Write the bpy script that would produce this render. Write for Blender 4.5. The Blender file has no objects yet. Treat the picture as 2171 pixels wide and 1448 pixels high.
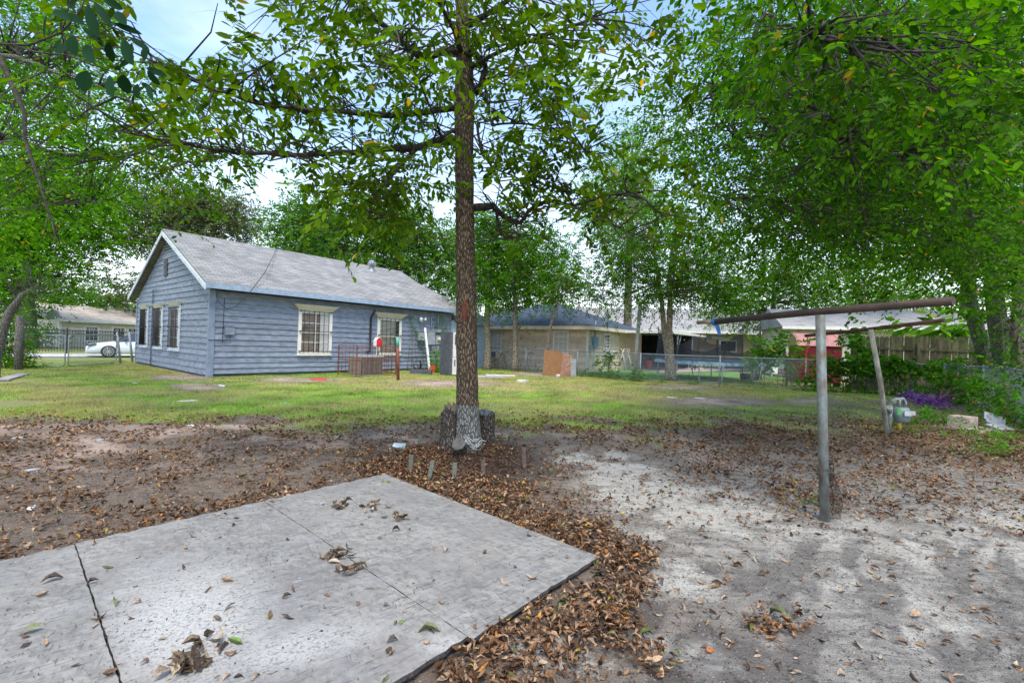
import bpy, math, random
import numpy as np
from mathutils import Vector, Matrix
random.seed(7)
RNG = np.random.default_rng(11)
C = bpy.context.scene.collection
S = bpy.context.scene
R = math.radians
PI = math.pi
# ---------------------------------------------------------------- camera
FPX = 950.0; EYE = 1.45; ROLL = math.atan(.0315); PITCH = math.atan(5/950.)
cam_d = bpy.data.cameras.new('camera'); cam = bpy.data.objects.new('camera', cam_d); C.objects.link(cam)
cam_d.sensor_width = 36; cam_d.lens = FPX/2171*36; cam_d.clip_end = 2000; cam_d.clip_start = .05
CM = Matrix.Rotation(PI/2+PITCH, 4, 'X') @ Matrix.Rotation(ROLL, 4, 'Z')
cam.matrix_world = Matrix.Translation((0, 0, EYE)) @ CM
S.camera = cam
# ---------------------------------------------------------------- world, sun, exposure
SUN_EL, SUN_AZ = R(62), R(172)
w = bpy.data.worlds.new("World"); S.world = w; w.use_nodes = True
nt = w.node_tree; nt.nodes.clear()
def wn(t, **k):
    n = nt.nodes.new(t)
    for a, b in k.items(): setattr(n, a, b)
    return n
sky = wn('ShaderNodeTexSky', sky_type='NISHITA', sun_disc=False, sun_elevation=SUN_EL, sun_rotation=SUN_AZ, air_density=1.3, dust_density=.7, ozone_density=3.0)
tc = wn('ShaderNodeTexCoord')
mp = wn('ShaderNodeMapping'); mp.inputs['Scale'].default_value = (1, 1, 2.2)
ns = wn('ShaderNodeTexNoise'); ns.inputs['Scale'].default_value = 2.3; ns.inputs['Detail'].default_value = 5; ns.inputs['Roughness'].default_value = .55
rp = wn('ShaderNodeValToRGB'); rp.color_ramp.elements[0].position = .46; rp.color_ramp.elements[1].position = .74
rp.color_ramp.elements[0].color = (0, 0, 0, 1); rp.color_ramp.elements[1].color = (.5, .5, .5, 1)
sx = wn('ShaderNodeSeparateXYZ')
el = wn('ShaderNodeMapRange'); el.inputs[1].default_value = .02; el.inputs[2].default_value = .42; el.inputs[3].default_value = .95; el.inputs[4].default_value = 0
mx = wn('ShaderNodeMath', operation='MAXIMUM')
mix = wn('ShaderNodeMix', data_type='RGBA'); mix.inputs[7].default_value = (4.9, 5.2, 5.5, 1)
bg = wn('ShaderNodeBackground'); bg.inputs['Strength'].default_value = .15
out = wn('ShaderNodeOutputWorld')
L = nt.links.new
L(tc.outputs['Generated'], mp.inputs[0]); L(mp.outputs[0], ns.inputs['Vector']); L(ns.outputs[0], rp.inputs[0])
L(tc.outputs['Generated'], sx.inputs[0]); L(sx.outputs[2], el.inputs[0])
L(rp.outputs[0], mx.inputs[0]); L(el.outputs[0], mx.inputs[1]); L(mx.outputs[0], mix.inputs[0])
L(sky.outputs[0], mix.inputs[6]); L(mix.outputs[2], bg.inputs[0]); L(bg.outputs[0], out.inputs[0])
sd = bpy.data.lights.new('sun', 'SUN'); sd.energy = 1.75; sd.angle = R(22); sd.color = (1, .91, .79)
so = bpy.data.objects.new('sun', sd); C.objects.link(so)
sdir = Vector((math.sin(SUN_AZ)*math.cos(SUN_EL), math.cos(SUN_AZ)*math.cos(SUN_EL), math.sin(SUN_EL)))
so.rotation_euler = sdir.to_track_quat('Z', 'Y').to_euler()
S.view_settings.view_transform = 'Standard'; S.view_settings.look = 'None'; S.view_settings.gamma = 1
S.view_settings.exposure = 1.28
S.cycles.transparent_max_bounces = 12; S.cycles.max_bounces = 8
S.cycles.transmission_bounces = 6

# ---------------------------------------------------------------- geometry helpers
def ray(px, py):
    v = CM.to_3x3() @ Vector(((px-1085.5)/FPX, (724-py)/FPX, -1)); return v
def G(px, py, z=0):          # point of the photograph -> point on the ground
    r = ray(px, py); t = (z-EYE)/r.z; return (r.x*t, r.y*t)
def H(px, py, Y):            # point of the photograph at distance Y
    r = ray(px, py); t = Y/r.y; return (r.x*t, Y, EYE+r.z*t)
_CI = np.array(CM.to_3x3().inverted())
def PX(x, y, z=0):
    p = np.stack([x, y, np.zeros_like(x)+z-EYE], -1) @ _CI.T
    d = np.maximum(-p[..., 2], .05)
    return 1085.5+FPX*p[..., 0]/d, 724-FPX*p[..., 1]/d

def _hash(ix, iy, s):
    n = (ix*374761393 + iy*668265263 + s*1442695041) & 0xffffffff
    n = ((n ^ (n >> 13))*1274126177) & 0xffffffff
    return ((n ^ (n >> 16)) & 0xffff)/65535.
def vn(x, y, s=0):
    x = np.asarray(x, float); y = np.asarray(y, float)
    ix = np.floor(x).astype(np.int64); iy = np.floor(y).astype(np.int64); fx = x-ix; fy = y-iy
    fx = fx*fx*(3-2*fx); fy = fy*fy*(3-2*fy)
    a = _hash(ix, iy, s); b = _hash(ix+1, iy, s); c = _hash(ix, iy+1, s); d = _hash(ix+1, iy+1, s)
    return (a*(1-fx)+b*fx)*(1-fy)+(c*(1-fx)+d*fx)*fy
def fbm(x, y, s=0, o=4):
    r = 0; a = .5; t = 0
    for i in range(o):
        r = r+a*vn(x*2**i, y*2**i, s+i); t += a; a *= .5
    return r/t
TREE = G(992, 958)
def hfun(x, y):
    x = np.asarray(x, float); y = np.asarray(y, float)
    h = .05*(fbm(x*.7, y*.7, 3)-.5)+.02*(fbm(x*4, y*4, 5, 3)-.5)
    d2 = ((x-TREE[0]-.0)/.62)**2+((y-TREE[1]+.35)/.72)**2
    h = h+.15*np.exp(-d2**1.4)*(1+.5*(fbm(x*9, y*9, 8, 2)-.5))
    near = np.clip((3.9-np.hypot(x+1.2, y-3.0))/1.2, 0, 1)
    return h*(1-near)+near*.012*(fbm(x*4, y*4, 5, 3)-.5)
def hz(x, y): return float(hfun(np.array([x]), np.array([y]))[0])

class MB:
    def __init__(s): s.v = []; s.f = []; s.m = []; s.sm = []
    def add(s, vs, fs, mi=0, smooth=False):
        o = len(s.v); s.v += [tuple(p) for p in vs]
        for f in fs: s.f.append(tuple(i+o for i in f)); s.m.append(mi); s.sm.append(smooth)
        return s
    def box(s, c, d, rz=0, mi=0, rot=None, taper=1.0):
        hx, hy, hh = d[0]/2, d[1]/2, d[2]/2
        M = rot if rot is not None else Matrix.Rotation(rz, 3, 'Z')
        vs = []
        for k in (-1, 1):
            t = taper if k > 0 else 1
            for (i, j) in ((-1, -1), (1, -1), (1, 1), (-1, 1)):
                p = M @ Vector((i*hx*t, j*hy*t, k*hh)); vs.append((p.x+c[0], p.y+c[1], p.z+c[2]))
        return s.add(vs, [(3, 2, 1, 0), (4, 5, 6, 7), (0, 1, 5, 4), (1, 2, 6, 5), (2, 3, 7, 6), (3, 0, 4, 7)], mi)
    def b2(s, x0, x1, y0, y1, z0, z1, mi=0):
        return s.box(((x0+x1)/2, (y0+y1)/2, (z0+z1)/2), (abs(x1-x0), abs(y1-y0), abs(z1-z0)), 0, mi)
    def bar(s, p0, p1, w_, h_, mi=0):
        p0 = Vector(p0); p1 = Vector(p1); d = p1-p0
        q = d.to_track_quat('X', 'Z').to_matrix()
        return s.box((p0+p1)/2, (d.length, w_, h_), rot=q, mi=mi)
    def tube(s, pts, rs, n=8, mi=0, cap=True, smooth=True, rough=0, seed=0):
        pts = [Vector(p) for p in pts]
        if not hasattr(rs, '__len__'): rs = [rs]*len(pts)
        vs = []; fs = []; rr = random.Random(seed)
        up = Vector((0, 0, 1)); prev = None
        for i, p in enumerate(pts):
            d = (pts[min(i+1, len(pts)-1)]-pts[max(i-1, 0)]).normalized()
            if prev is None:
                a = d.orthogonal().normalized()
            else:
                a = (prev-d*prev.dot(d))
                a = a.normalized() if a.length > 1e-6 else d.orthogonal().normalized()
            prev = a; b = d.cross(a)
            for k in range(n):
                t = 2*PI*k/n; r = rs[i]*(1+rough*(rr.random()-.5))
                vs.append(p+(a*math.cos(t)+b*math.sin(t))*r)
        for i in range(len(pts)-1):
            for k in range(n):
                k2 = (k+1) % n; fs.append((i*n+k, i*n+k2, (i+1)*n+k2, (i+1)*n+k))
        s.add(vs, fs, mi, smooth)
        if cap:
            m = len(pts)-1; o = len(s.v)-len(vs)
            s.f.append(tuple(o+k for k in reversed(range(n)))); s.m.append(mi); s.sm.append(False)
            s.f.append(tuple(o+m*n+k for k in range(n))); s.m.append(mi); s.sm.append(False)
        return s
    def prism(s, poly, axis, a0, a1, mi=0):
        # poly: list of 2-D points; axis 'x': (y,z) extruded over x; 'y': (x,z) over y; 'z': (x,y) over z
        n = len(poly); vs = []
        for a in (a0, a1):
            for (p, q) in poly: vs.append({'x': (a, p, q), 'y': (p, a, q), 'z': (p, q, a)}[axis])
        fs = [tuple(range(n)), tuple(reversed(range(n, 2*n)))]
        for i in range(n):
            j = (i+1) % n; fs.append((i, i+n, j+n, j))
        return s.add(vs, fs, mi)
    def lathe(s, prof, c=(0, 0, 0), n=16, mi=0, smooth=True):
        vs = []; fs = []
        for (r, z) in prof:
            for k in range(n): t = 2*PI*k/n; vs.append((c[0]+r*math.cos(t), c[1]+r*math.sin(t), c[2]+z))
        for i in range(len(prof)-1):
            for k in range(n): k2 = (k+1) % n; fs.append((i*n+k, i*n+k2, (i+1)*n+k2, (i+1)*n+k))
        return s.add(vs, fs, mi, smooth)
    def xf(s, M, start=0):
        for i in range(start, len(s.v)): s.v[i] = tuple(M @ Vector(s.v[i]))
        return s

def link(o, parent=None):
    C.objects.link(o)
    if parent is not None: o.parent = parent
    return o
def obj(name, mb, mats, parent=None, recalc=True):
    me = bpy.data.meshes.new(name); me.from_pydata(mb.v, [], mb.f)
    if not isinstance(mats, (list, tuple)): mats = [mats]
    for m in mats: me.materials.append(m)
    me.polygons.foreach_set('material_index', mb.m); me.polygons.foreach_set('use_smooth', mb.sm)
    if recalc:
        import bmesh
        b = bmesh.new(); b.from_mesh(me); bmesh.ops.recalc_face_normals(b, faces=b.faces); b.to_mesh(me); b.free()
    me.update()
    return link(bpy.data.objects.new(name, me), parent)
def npobj(name, v, f, mat, parent=None, attrs=None, smooth=False):
    # v (n,3), f (m,k) numpy
    me = bpy.data.meshes.new(name); m, k = f.shape
    me.vertices.add(len(v)); me.vertices.foreach_set('co', v.astype(np.float32).ravel())
    me.loops.add(m*k); me.loops.foreach_set('vertex_index', f.astype(np.int32).ravel())
    me.polygons.add(m); me.polygons.foreach_set('loop_start', np.arange(m, dtype=np.int32)*k)
    me.polygons.foreach_set('loop_total', np.full(m, k, np.int32))
    if smooth: me.polygons.foreach_set('use_smooth', np.ones(m, bool))
    me.materials.append(mat)
    for an, av in (attrs or {}).items():
        a = me.attributes.new(an, 'FLOAT', 'POINT'); a.data.foreach_set('value', av.astype(np.float32))
    me.update(calc_edges=True); me.validate()
    return link(bpy.data.objects.new(name, me), parent)
def tag(o, label, cat, group=None, kind=None):
    if label: o['label'] = label
    if cat: o['category'] = cat
    if group: o['group'] = group
    if kind: o['kind'] = kind
    return o
def thing(name, label, cat, loc=(0, 0, 0), rz=0, group=None):
    o = bpy.data.objects.new(name, None); link(o); o.location = loc; o.rotation_euler = (0, 0, rz)
    o.empty_display_size = .2
    return tag(o, label, cat, group)
def struct(o):
    o['kind'] = 'structure'; return o

# ---------------------------------------------------------------- materials
def mat(name, col=(.5, .5, .5), rough=.7, metal=0, var=.12, scale=6, detail=5, bump=0, bscale=40, col2=None, spec=.4, trans=0, alpha=1, emis=None, stretch=None, streak=0, coord='Object'):
    m = bpy.data.materials.new(name); m.use_nodes = True
    t = m.node_tree; n = t.nodes; l = t.links.new; bs = n['Principled BSDF']
    bs.inputs['Roughness'].default_value = rough; bs.inputs['Metallic'].default_value = metal
    bs.inputs['Specular IOR Level'].default_value = spec
    tcn = n.new('ShaderNodeTexCoord'); mpn = n.new('ShaderNodeMapping'); l(tcn.outputs[coord], mpn.inputs[0])
    if stretch: mpn.inputs['Scale'].default_value = stretch
    no = n.new('ShaderNodeTexNoise'); no.inputs['Scale'].default_value = scale; no.inputs['Detail'].default_value = detail; no.inputs['Roughness'].default_value = .65
    l(mpn.outputs[0], no.inputs['Vector'])
    mi = n.new('ShaderNodeMix'); mi.data_type = 'RGBA'
    c2 = col2 if col2 else tuple(max(0, c*(1-var*2)) for c in col)
    c1 = col if col2 else tuple(min(1, c*(1+var)) for c in col)
    mi.inputs[6].default_value = (*c1, 1); mi.inputs[7].default_value = (*c2, 1)
    r_ = n.new('ShaderNodeMapRange'); r_.inputs[1].default_value = .35; r_.inputs[2].default_value = .68
    l(no.outputs[0], r_.inputs[0]); l(r_.outputs[0], mi.inputs[0])
    outc = mi.outputs[2]
    if streak:
        ri = n.new('ShaderNodeNewGeometry'); hs = n.new('ShaderNodeHueSaturation')
        mr = n.new('ShaderNodeMapRange'); mr.inputs[3].default_value = 1-streak; mr.inputs[4].default_value = 1+streak
        l(ri.outputs['Random Per Island'], mr.inputs[0]); l(mr.outputs[0], hs.inputs['Value']); l(outc, hs.inputs['Color']); outc = hs.outputs[0]
    l(outc, bs.inputs['Base Color'])
    if bump:
        nb = n.new('ShaderNodeTexNoise'); nb.inputs['Scale'].default_value = bscale; nb.inputs['Detail'].default_value = 4
        l(mpn.outputs[0], nb.inputs['Vector'])
        bn = n.new('ShaderNodeBump'); bn.inputs['Strength'].default_value = bump; bn.inputs['Distance'].default_value = .02
        l(nb.outputs[0], bn.inputs['Height']); l(bn.outputs[0], bs.inputs['Normal'])
    if alpha < 1: bs.inputs['Alpha'].default_value = alpha
    if emis: bs.inputs['Emission Color'].default_value = (*emis[0], 1); bs.inputs['Emission Strength'].default_value = emis[1]
    return m
def ramp_island(name, stops, rough=.6, trans=.0, spec=.3, bump=0, noise=.15, mottle=0):
    m = bpy.data.materials.new(name); m.use_nodes = True
    t = m.node_tree; n = t.nodes; l = t.links.new; bs = n['Principled BSDF']; bs.inputs['Roughness'].default_value = rough
    bs.inputs['Specular IOR Level'].default_value = spec
    ge = n.new('ShaderNodeNewGeometry'); cr = n.new('ShaderNodeValToRGB'); e = cr.color_ramp.elements
    while len(e) < len(stops): e.new(.5)
    for q, (p, c) in zip(e, stops): q.position = p; q.color = (*c, 1)
    l(ge.outputs['Random Per Island'], cr.inputs[0])
    tcn = n.new('ShaderNodeTexCoord'); no = n.new('ShaderNodeTexNoise'); no.inputs['Scale'].default_value = 1.1; no.inputs['Detail'].default_value = 2
    l(tcn.outputs['Object'], no.inputs['Vector'])
    mr = n.new('ShaderNodeMapRange'); mr.inputs[1].default_value = .3; mr.inputs[2].default_value = .7; mr.inputs[3].default_value = 1-noise*1.6; mr.inputs[4].default_value = 1+noise*1.6
    l(no.outputs[0], mr.inputs[0]); hs = n.new('ShaderNodeHueSaturation'); l(mr.outputs[0], hs.inputs['Value']); l(cr.outputs[0], hs.inputs['Color'])
    if mottle:
        n2 = n.new('ShaderNodeTexNoise'); n2.inputs['Scale'].default_value = 90; n2.inputs['Detail'].default_value = 4; l(tcn.outputs['Object'], n2.inputs['Vector'])
        m2 = n.new('ShaderNodeMapRange'); m2.inputs[1].default_value = .3; m2.inputs[2].default_value = .7; m2.inputs[3].default_value = 1-mottle; m2.inputs[4].default_value = 1+mottle; l(n2.outputs[0], m2.inputs[0])
        h3 = n.new('ShaderNodeHueSaturation'); l(m2.outputs[0], h3.inputs['Value']); l(hs.outputs[0], h3.inputs['Color']); hs = h3
    l(hs.outputs[0], bs.inputs['Base Color'])
    if trans:
        tr = n.new('ShaderNodeBsdfTranslucent'); ms = n.new('ShaderNodeMixShader'); ms.inputs[0].default_value = trans
        h2 = n.new('ShaderNodeHueSaturation'); h2.inputs['Saturation'].default_value = 1.25; h2.inputs['Value'].default_value = 1.7
        l(hs.outputs[0], h2.inputs['Color']); l(h2.outputs[0], tr.inputs[0])
        l(bs.outputs[0], ms.inputs[1]); l(tr.outputs[0], ms.inputs[2])
        l(ms.outputs[0], n['Material Output'].inputs['Surface'])
    return m
def leafmat(name, c0, c1, c2, yellow=.02, trans=.4):
    return ramp_island(name, [(0, c0), (.45, c1), (.993-yellow, c2), (.9935-yellow, (.42, .30, .03)), (1, (.36, .2, .03))], rough=.7, trans=trans, spec=.05, noise=.3)

M = {}
M['leaf_pecan'] = leafmat('leaf_pecan', (.032, .072, .003), (.065, .13, .005), (.115, .2, .008), .003, .45)
M['leaf_elm'] = leafmat('leaf_elm', (.014, .062, .003), (.044, .135, .006), (.10, .235, .01), .0015, .45)
M['leaf_left'] = leafmat('leaf_left', (.022, .085, .003), (.055, .165, .006), (.12, .28, .01), .006, .45)
M['leaf_oak'] = leafmat('leaf_oak', (.06, .085, .035), (.095, .125, .055), (.14, .17, .07), .01, .3)
M['leaf_far'] = leafmat('leaf_far', (.032, .085, .018), (.07, .16, .03), (.125, .24, .04), .003, .38)
M['leaf_bright'] = leafmat('leaf_bright', (.05, .13, .012), (.09, .22, .018), (.16, .32, .03), .003, .42)
M['leaf_dark'] = leafmat('leaf_dark', (.006, .022, .010), (.010, .035, .014), (.018, .06, .022), .0, .12)
M['leaf_vine'] = leafmat('leaf_vine', (.03, .11, .01), (.07, .2, .018), (.13, .3, .03), .004, .38)
M['leaf_crape'] = leafmat('leaf_crape', (.02, .075, .005), (.05, .145, .01), (.1, .24, .016), .004, .42)
M['purple'] = ramp_island('purple_leaves', [(0, (.07, .025, .13)), (.5, (.14, .05, .24)), (1, (.24, .10, .35))], trans=.2)
M['litter'] = ramp_island('litter', [(0, (.04, .022, .013)), (.25, (.10, .052, .028)), (.5, (.185, .10, .052)), (.74, (.29, .17, .095)), (.9, (.40, .27, .165)), (.945, (.40, .29, .19)), (.946, (.36, .12, .03)), (.975, (.4, .2, .05)), (.976, (.08, .11, .03)), (.992, (.12, .15, .04)), (.993, (.5, .36, .05))], rough=.85, spec=.12, trans=.06, noise=.12, mottle=.45)
M['litter_pale'] = ramp_island('litter_pale', [(0, (.16, .1, .06)), (.3, (.3, .2, .13)), (.6, (.45, .33, .24)), (1, (.55, .43, .33))], rough=.8, spec=.2, trans=.1, noise=.1)
M['heap'] = ramp_island('heap_leaves', [(0, (.03, .022, .018)), (.4, (.11, .08, .055)), (.8, (.22, .165, .115)), (1, (.36, .28, .2))], rough=.85, spec=.1, noise=.15, mottle=.5)
M['grass'] = ramp_island('grass_blades', [(0, (.08, .22, .015)), (.4, (.16, .36, .03)), (.8, (.26, .47, .05)), (.94, (.36, .42, .09)), (1, (.5, .42, .2))], rough=.6, trans=.3, noise=.4)
M['straw'] = ramp_island('dry_grass', [(0, (.28, .27, .07)), (.5, (.42, .36, .12)), (1, (.52, .42, .2))], rough=.7, trans=.2)

def barkmat(name, c1, c2, sc=14, band=None):
    m = bpy.data.materials.new(name); m.use_nodes = True
    t = m.node_tree; n = t.nodes; l = t.links.new; bs = n['Principled BSDF']; bs.inputs['Roughness'].default_value = .9; bs.inputs['Specular IOR Level'].default_value = .15
    tcn = n.new('ShaderNodeTexCoord'); mpn = n.new('ShaderNodeMapping'); mpn.inputs['Scale'].default_value = (1, 1, .28)
    l(tcn.outputs['Object'], mpn.inputs[0])
    no = n.new('ShaderNodeTexNoise'); no.inputs['Scale'].default_value = sc*.7; no.inputs['Detail'].default_value = 3
    mixv = n.new('ShaderNodeMix'); mixv.data_type = 'VECTOR'; mixv.inputs[0].default_value = .035
    l(mpn.outputs[0], no.inputs['Vector']); l(mpn.outputs[0], mixv.inputs[4]); l(no.outputs['Color'], mixv.inputs[5])
    vo = n.new('ShaderNodeTexVoronoi'); vo.feature = 'DISTANCE_TO_EDGE'; vo.inputs['Scale'].default_value = sc*2.9
    l(mixv.outputs[1], vo.inputs['Vector'])
    n2 = n.new('ShaderNodeTexNoise'); n2.inputs['Scale'].default_value = sc*3; n2.inputs['Detail'].default_value = 6; l(mpn.outputs[0], n2.inputs['Vector'])
    r1 = n.new('ShaderNodeMapRange'); r1.inputs[1].default_value = 0; r1.inputs[2].default_value = .22; l(vo.outputs['Distance'], r1.inputs[0])
    mu = n.new('ShaderNodeMath'); mu.operation = 'MULTIPLY'; l(r1.outputs[0], mu.inputs[0]); l(n2.outputs[0], mu.inputs[1])
    cr = n.new('ShaderNodeValToRGB'); e = cr.color_ramp.elements
    e[0].color = (*[c*.4 for c in c2], 1); e[0].position = .0; e[1].position = .62; e[1].color = (*c1, 1)
    q = e.new(.3); q.color = (*c2, 1)
    l(mu.outputs[0], cr.inputs[0]); oc = cr.outputs[0]
    if band:    # lime-washed / weathered grey band below a height
        sx_ = n.new('ShaderNodeSeparateXYZ'); l(tcn.outputs['Object'], sx_.inputs[0])
        nn = n.new('ShaderNodeTexNoise'); nn.inputs['Scale'].default_value = 25; l(tcn.outputs['Object'], nn.inputs['Vector'])
        ad = n.new('ShaderNodeMath'); ad.operation = 'MULTIPLY_ADD'; ad.inputs[1].default_value = .06; l(nn.outputs[0], ad.inputs[0]); l(sx_.outputs[2], ad.inputs[2])
        lt = n.new('ShaderNodeMath'); lt.operation = 'LESS_THAN'; lt.inputs[1].default_value = band; l(ad.outputs[0], lt.inputs[0])
        cr2 = n.new('ShaderNodeValToRGB'); f = cr2.color_ramp.elements; f[0].position = .0; f[0].color = (.02, .02, .018, 1); f[1].position = .42; f[1].color = (.27, .265, .245, 1)
        l(mu.outputs[0], cr2.inputs[0]); mm = n.new('ShaderNodeMix'); mm.data_type = 'RGBA'; l(lt.outputs[0], mm.inputs[0]); l(oc, mm.inputs[6]); l(cr2.outputs[0], mm.inputs[7]); oc = mm.outputs[2]
    l(oc, bs.inputs['Base Color'])
    bn = n.new('ShaderNodeBump'); bn.inputs['Strength'].default_value = .9; bn.inputs['Distance'].default_value = .02; l(mu.outputs[0], bn.inputs['Height']); l(bn.outputs[0], bs.inputs['Normal'])
    return m
M['bark'] = barkmat('rough_bark', (.27, .20, .14), (.10, .072, .05), 15, band=.66)
M['bark_grey'] = barkmat('grey_bark', (.36, .34, .30), (.13, .12, .105), 16)
M['bark_pale'] = barkmat('pale_bark', (.5, .43, .34), (.26, .21, .16), 8)
M['bark_far'] = mat('far_bark', (.17, .13, .10), .9, var=.3, scale=5)
M['bark_limb'] = mat('limb_bark', (.055, .044, .036), .9, var=.35, scale=20, bump=.5, bscale=60)
M['deadwood'] = mat('dead_wood', (.32, .2, .12), .9, var=.3, scale=12)
# ---------------------------------------------------------------- ground, masks, litter, grass
def blob(px, py, cx, cy, rx, ry, ang=0):
    a = R(ang); dx = px-cx; dy = py-cy
    u = dx*math.cos(a)+dy*math.sin(a); v = -dx*math.sin(a)+dy*math.cos(a)
    return np.clip(1.35-np.sqrt((u/rx)**2+(v/ry)**2), 0, 1)
def sm(x, a, b):
    t = np.clip((x-a)/(b-a), 0, 1); return t*t*(3-2*t)
def masks(x, y):
    px, py = PX(x, y)
    n1 = fbm(x*.9, y*.9, 21); n2 = fbm(x*2.6, y*2.6, 31); n3 = fbm(x*6, y*6, 41, 3)
    # lawn: behind a wavy line that runs across the yard, bare spots near the house and the fence
    edge = 905+(px-1085)*.012+ (n1-.5)*90+(n2-.5)*40
    edge = np.where(px > 1300, edge+6, edge)
    gr = sm(edge-py, -14, 34)*(.62+.55*sm(n2, .3, .62))
    inside = (y > 0)
    bare = np.zeros_like(x)
    for a in ((615, 806, 75, 7), (950, 814, 120, 7), (690, 806, 30, 4), (1150, 792, 70, 7), (420, 820, 70, 8), (1520, 852, 120, 12), (1720, 850, 60, 8), (380, 800, 70, 8), (1450, 822, 90, 6)):
        bare = np.maximum(bare, blob(px, py, *a))
    gr = gr*(1-np.clip(bare*1.5, 0, 1)*.9)
    gr = np.where((px > 1750) & (py > 835), gr*.6, gr)
    gr = np.where((px > 1250) & (py > 850), gr*(1-.5*sm(px, 1250, 1500)), gr)
    gr = np.where(~inside, 1, gr)
    # dry / yellow
    dry = np.clip(sm(n1, .42, .62)*.55+blob(px, py, 950, 812, 300, 16)*.8+blob(px, py, 1500, 830, 300, 22)*.6+blob(px, py, 330, 790, 160, 22)*.5+blob(px, py, 120, 850, 200, 40)*.35, 0, 1)
    # sand
    sa = np.zeros_like(x)
    for a in ((1290, 990, 130, 34, 8), (1400, 1060, 210, 62, 18), (1560, 1090, 200, 50, 12), (1700, 1125, 220, 45, 4), (2080, 1150, 260, 75, -5), (1420, 1140, 180, 30, 5), (1250, 1390, 200, 60), (1450, 1230, 130, 50), (1800, 1250, 200, 50, 15), (1580, 1400, 260, 50), (2000, 1350, 200, 40, 10)):
        sa = np.maximum(sa, blob(px, py, *a))
    sa = np.clip(sa*1.3, 0, 1)*sm(n2*.7+.6*n3, .5, .74)
    sa = np.where(px < 1085, sa*.4, sa)
    # dark humus streaks
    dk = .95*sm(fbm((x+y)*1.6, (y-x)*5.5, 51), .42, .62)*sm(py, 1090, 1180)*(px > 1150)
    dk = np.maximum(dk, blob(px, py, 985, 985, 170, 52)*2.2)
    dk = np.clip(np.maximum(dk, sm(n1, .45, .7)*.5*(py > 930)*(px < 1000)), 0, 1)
    pink = np.clip(sm(fbm(x*1.1, y*1.1, 61), .5, .68)*(py < 1000)*(py > 900)+bare, 0, 1)
    return px, py, gr, dry, sa, dk, pink
def litter_density(x, y):
    px, py, gr, dry, sa, dk, pink = masks(x, y)
    n = fbm(x*3.2, y*3.2, 71); ns_ = fbm((x*.5+y)*2.2, (y-x*.5)*5, 75)
    d = np.zeros_like(x)
    band = sm(py, 862, 915)*(1-sm(py, 1060, 1180))
    d += 420*band*sm(n, .34, .56)
    d += 10+95*sm(fbm(x*2.1, y*2.1, 77), .5, .62)*sm(n, .35, .5)*(py > 960)
    d += 330*sm(py, 930, 980)*(px < 860)*sm(ns_, .45, .62)
    pl = [(870, 1010, 95), (960, 1050, 90), (1060, 1070, 90), (1150, 1120, 88), (1240, 1150, 85), (1320, 1190, 75), (1330, 1250, 65), (1270, 1290, 85), (1190, 1330, 90), (1110, 1390, 110), (1050, 1440, 120)]
    q = np.zeros_like(x)
    for (a, b, r) in pl: q = np.maximum(q, blob(px, py, a, b, r*1.05, r*.62))
    d += 1900*sm(q, .25, .55)*(.35+.65*sm(n, .28, .5))
    for (a, b, rx, ry, an, k) in ((1320, 1350, 120, 45, 38, 1500), (1420, 1410, 70, 40, 30, 1300), (1655, 1325, 85, 38, 0, 1500), (1250, 1170, 90, 30, 20, 500), (1345, 1160, 90, 18, 0, 400), (1200, 1400, 130, 60, 0, 500), (1530, 1195, 60, 14, 5, 120), (1830, 1110, 130, 22, 8, 130), (1700, 1060, 90, 22, 10, 160), (1230, 1420, 60, 40, 0, 200)):
        d += k*sm(blob(px, py, a, b, rx, ry, an), .2, .6)*sm(n, .25, .5)
    d += 300*(px > 1400)*sm(n1_(x, y), .3, .55)*sm(py, 890, 930)*(1-sm(py, 1040+(px-1400)*.09, 1080+(px-1400)*.13))
    # left rim of the boards
    ed = (1190-(px)*.219); d += 420*((px < 830) & (py < ed+8))*np.exp(-np.clip((ed-py), 0, 999)/22.)*sm(n, .3, .5)
    d = d*(1-.8*sa*(q < .2))
    d = np.where(py < 860, 9*sm(n, .45, .6), d)
    return d, px, py, gr, sa
def n1_(x, y): return fbm(x*1.5, y*1.5, 81)

gx = np.concatenate([-15-np.cumsum(1.25**np.arange(24))[::-1]*.3, np.arange(-15, -4, .16), np.arange(-4, 5, .045), np.arange(5, 16, .16), 16+np.cumsum(1.25**np.arange(24))*.3])
gy = np.concatenate([-np.cumsum(1.4**np.arange(14))[::-1]*.5, np.arange(0, 1.3, .15), np.arange(1.3, 7.5, .045), np.arange(7.5, 26, .16), 26+np.cumsum(1.25**np.arange(26))*.3])
X, Y = np.meshgrid(gx, gy); fx, fy = X.ravel(), Y.ravel()
far = np.clip((np.hypot(fx, fy)-28)/10, 0, 1)
Z = hfun(fx, fy)*(1-far)
_, _, gr, dry, sa, dk, pink = masks(fx, fy)
gr = gr*(1-far)+far*1.0
nx, ny = len(gx), len(gy); ii = np.arange(nx*ny).reshape(ny, nx)
faces = np.stack([ii[:-1, :-1], ii[:-1, 1:], ii[1:, 1:], ii[1:, :-1]], -1).reshape(-1, 4)

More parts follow.
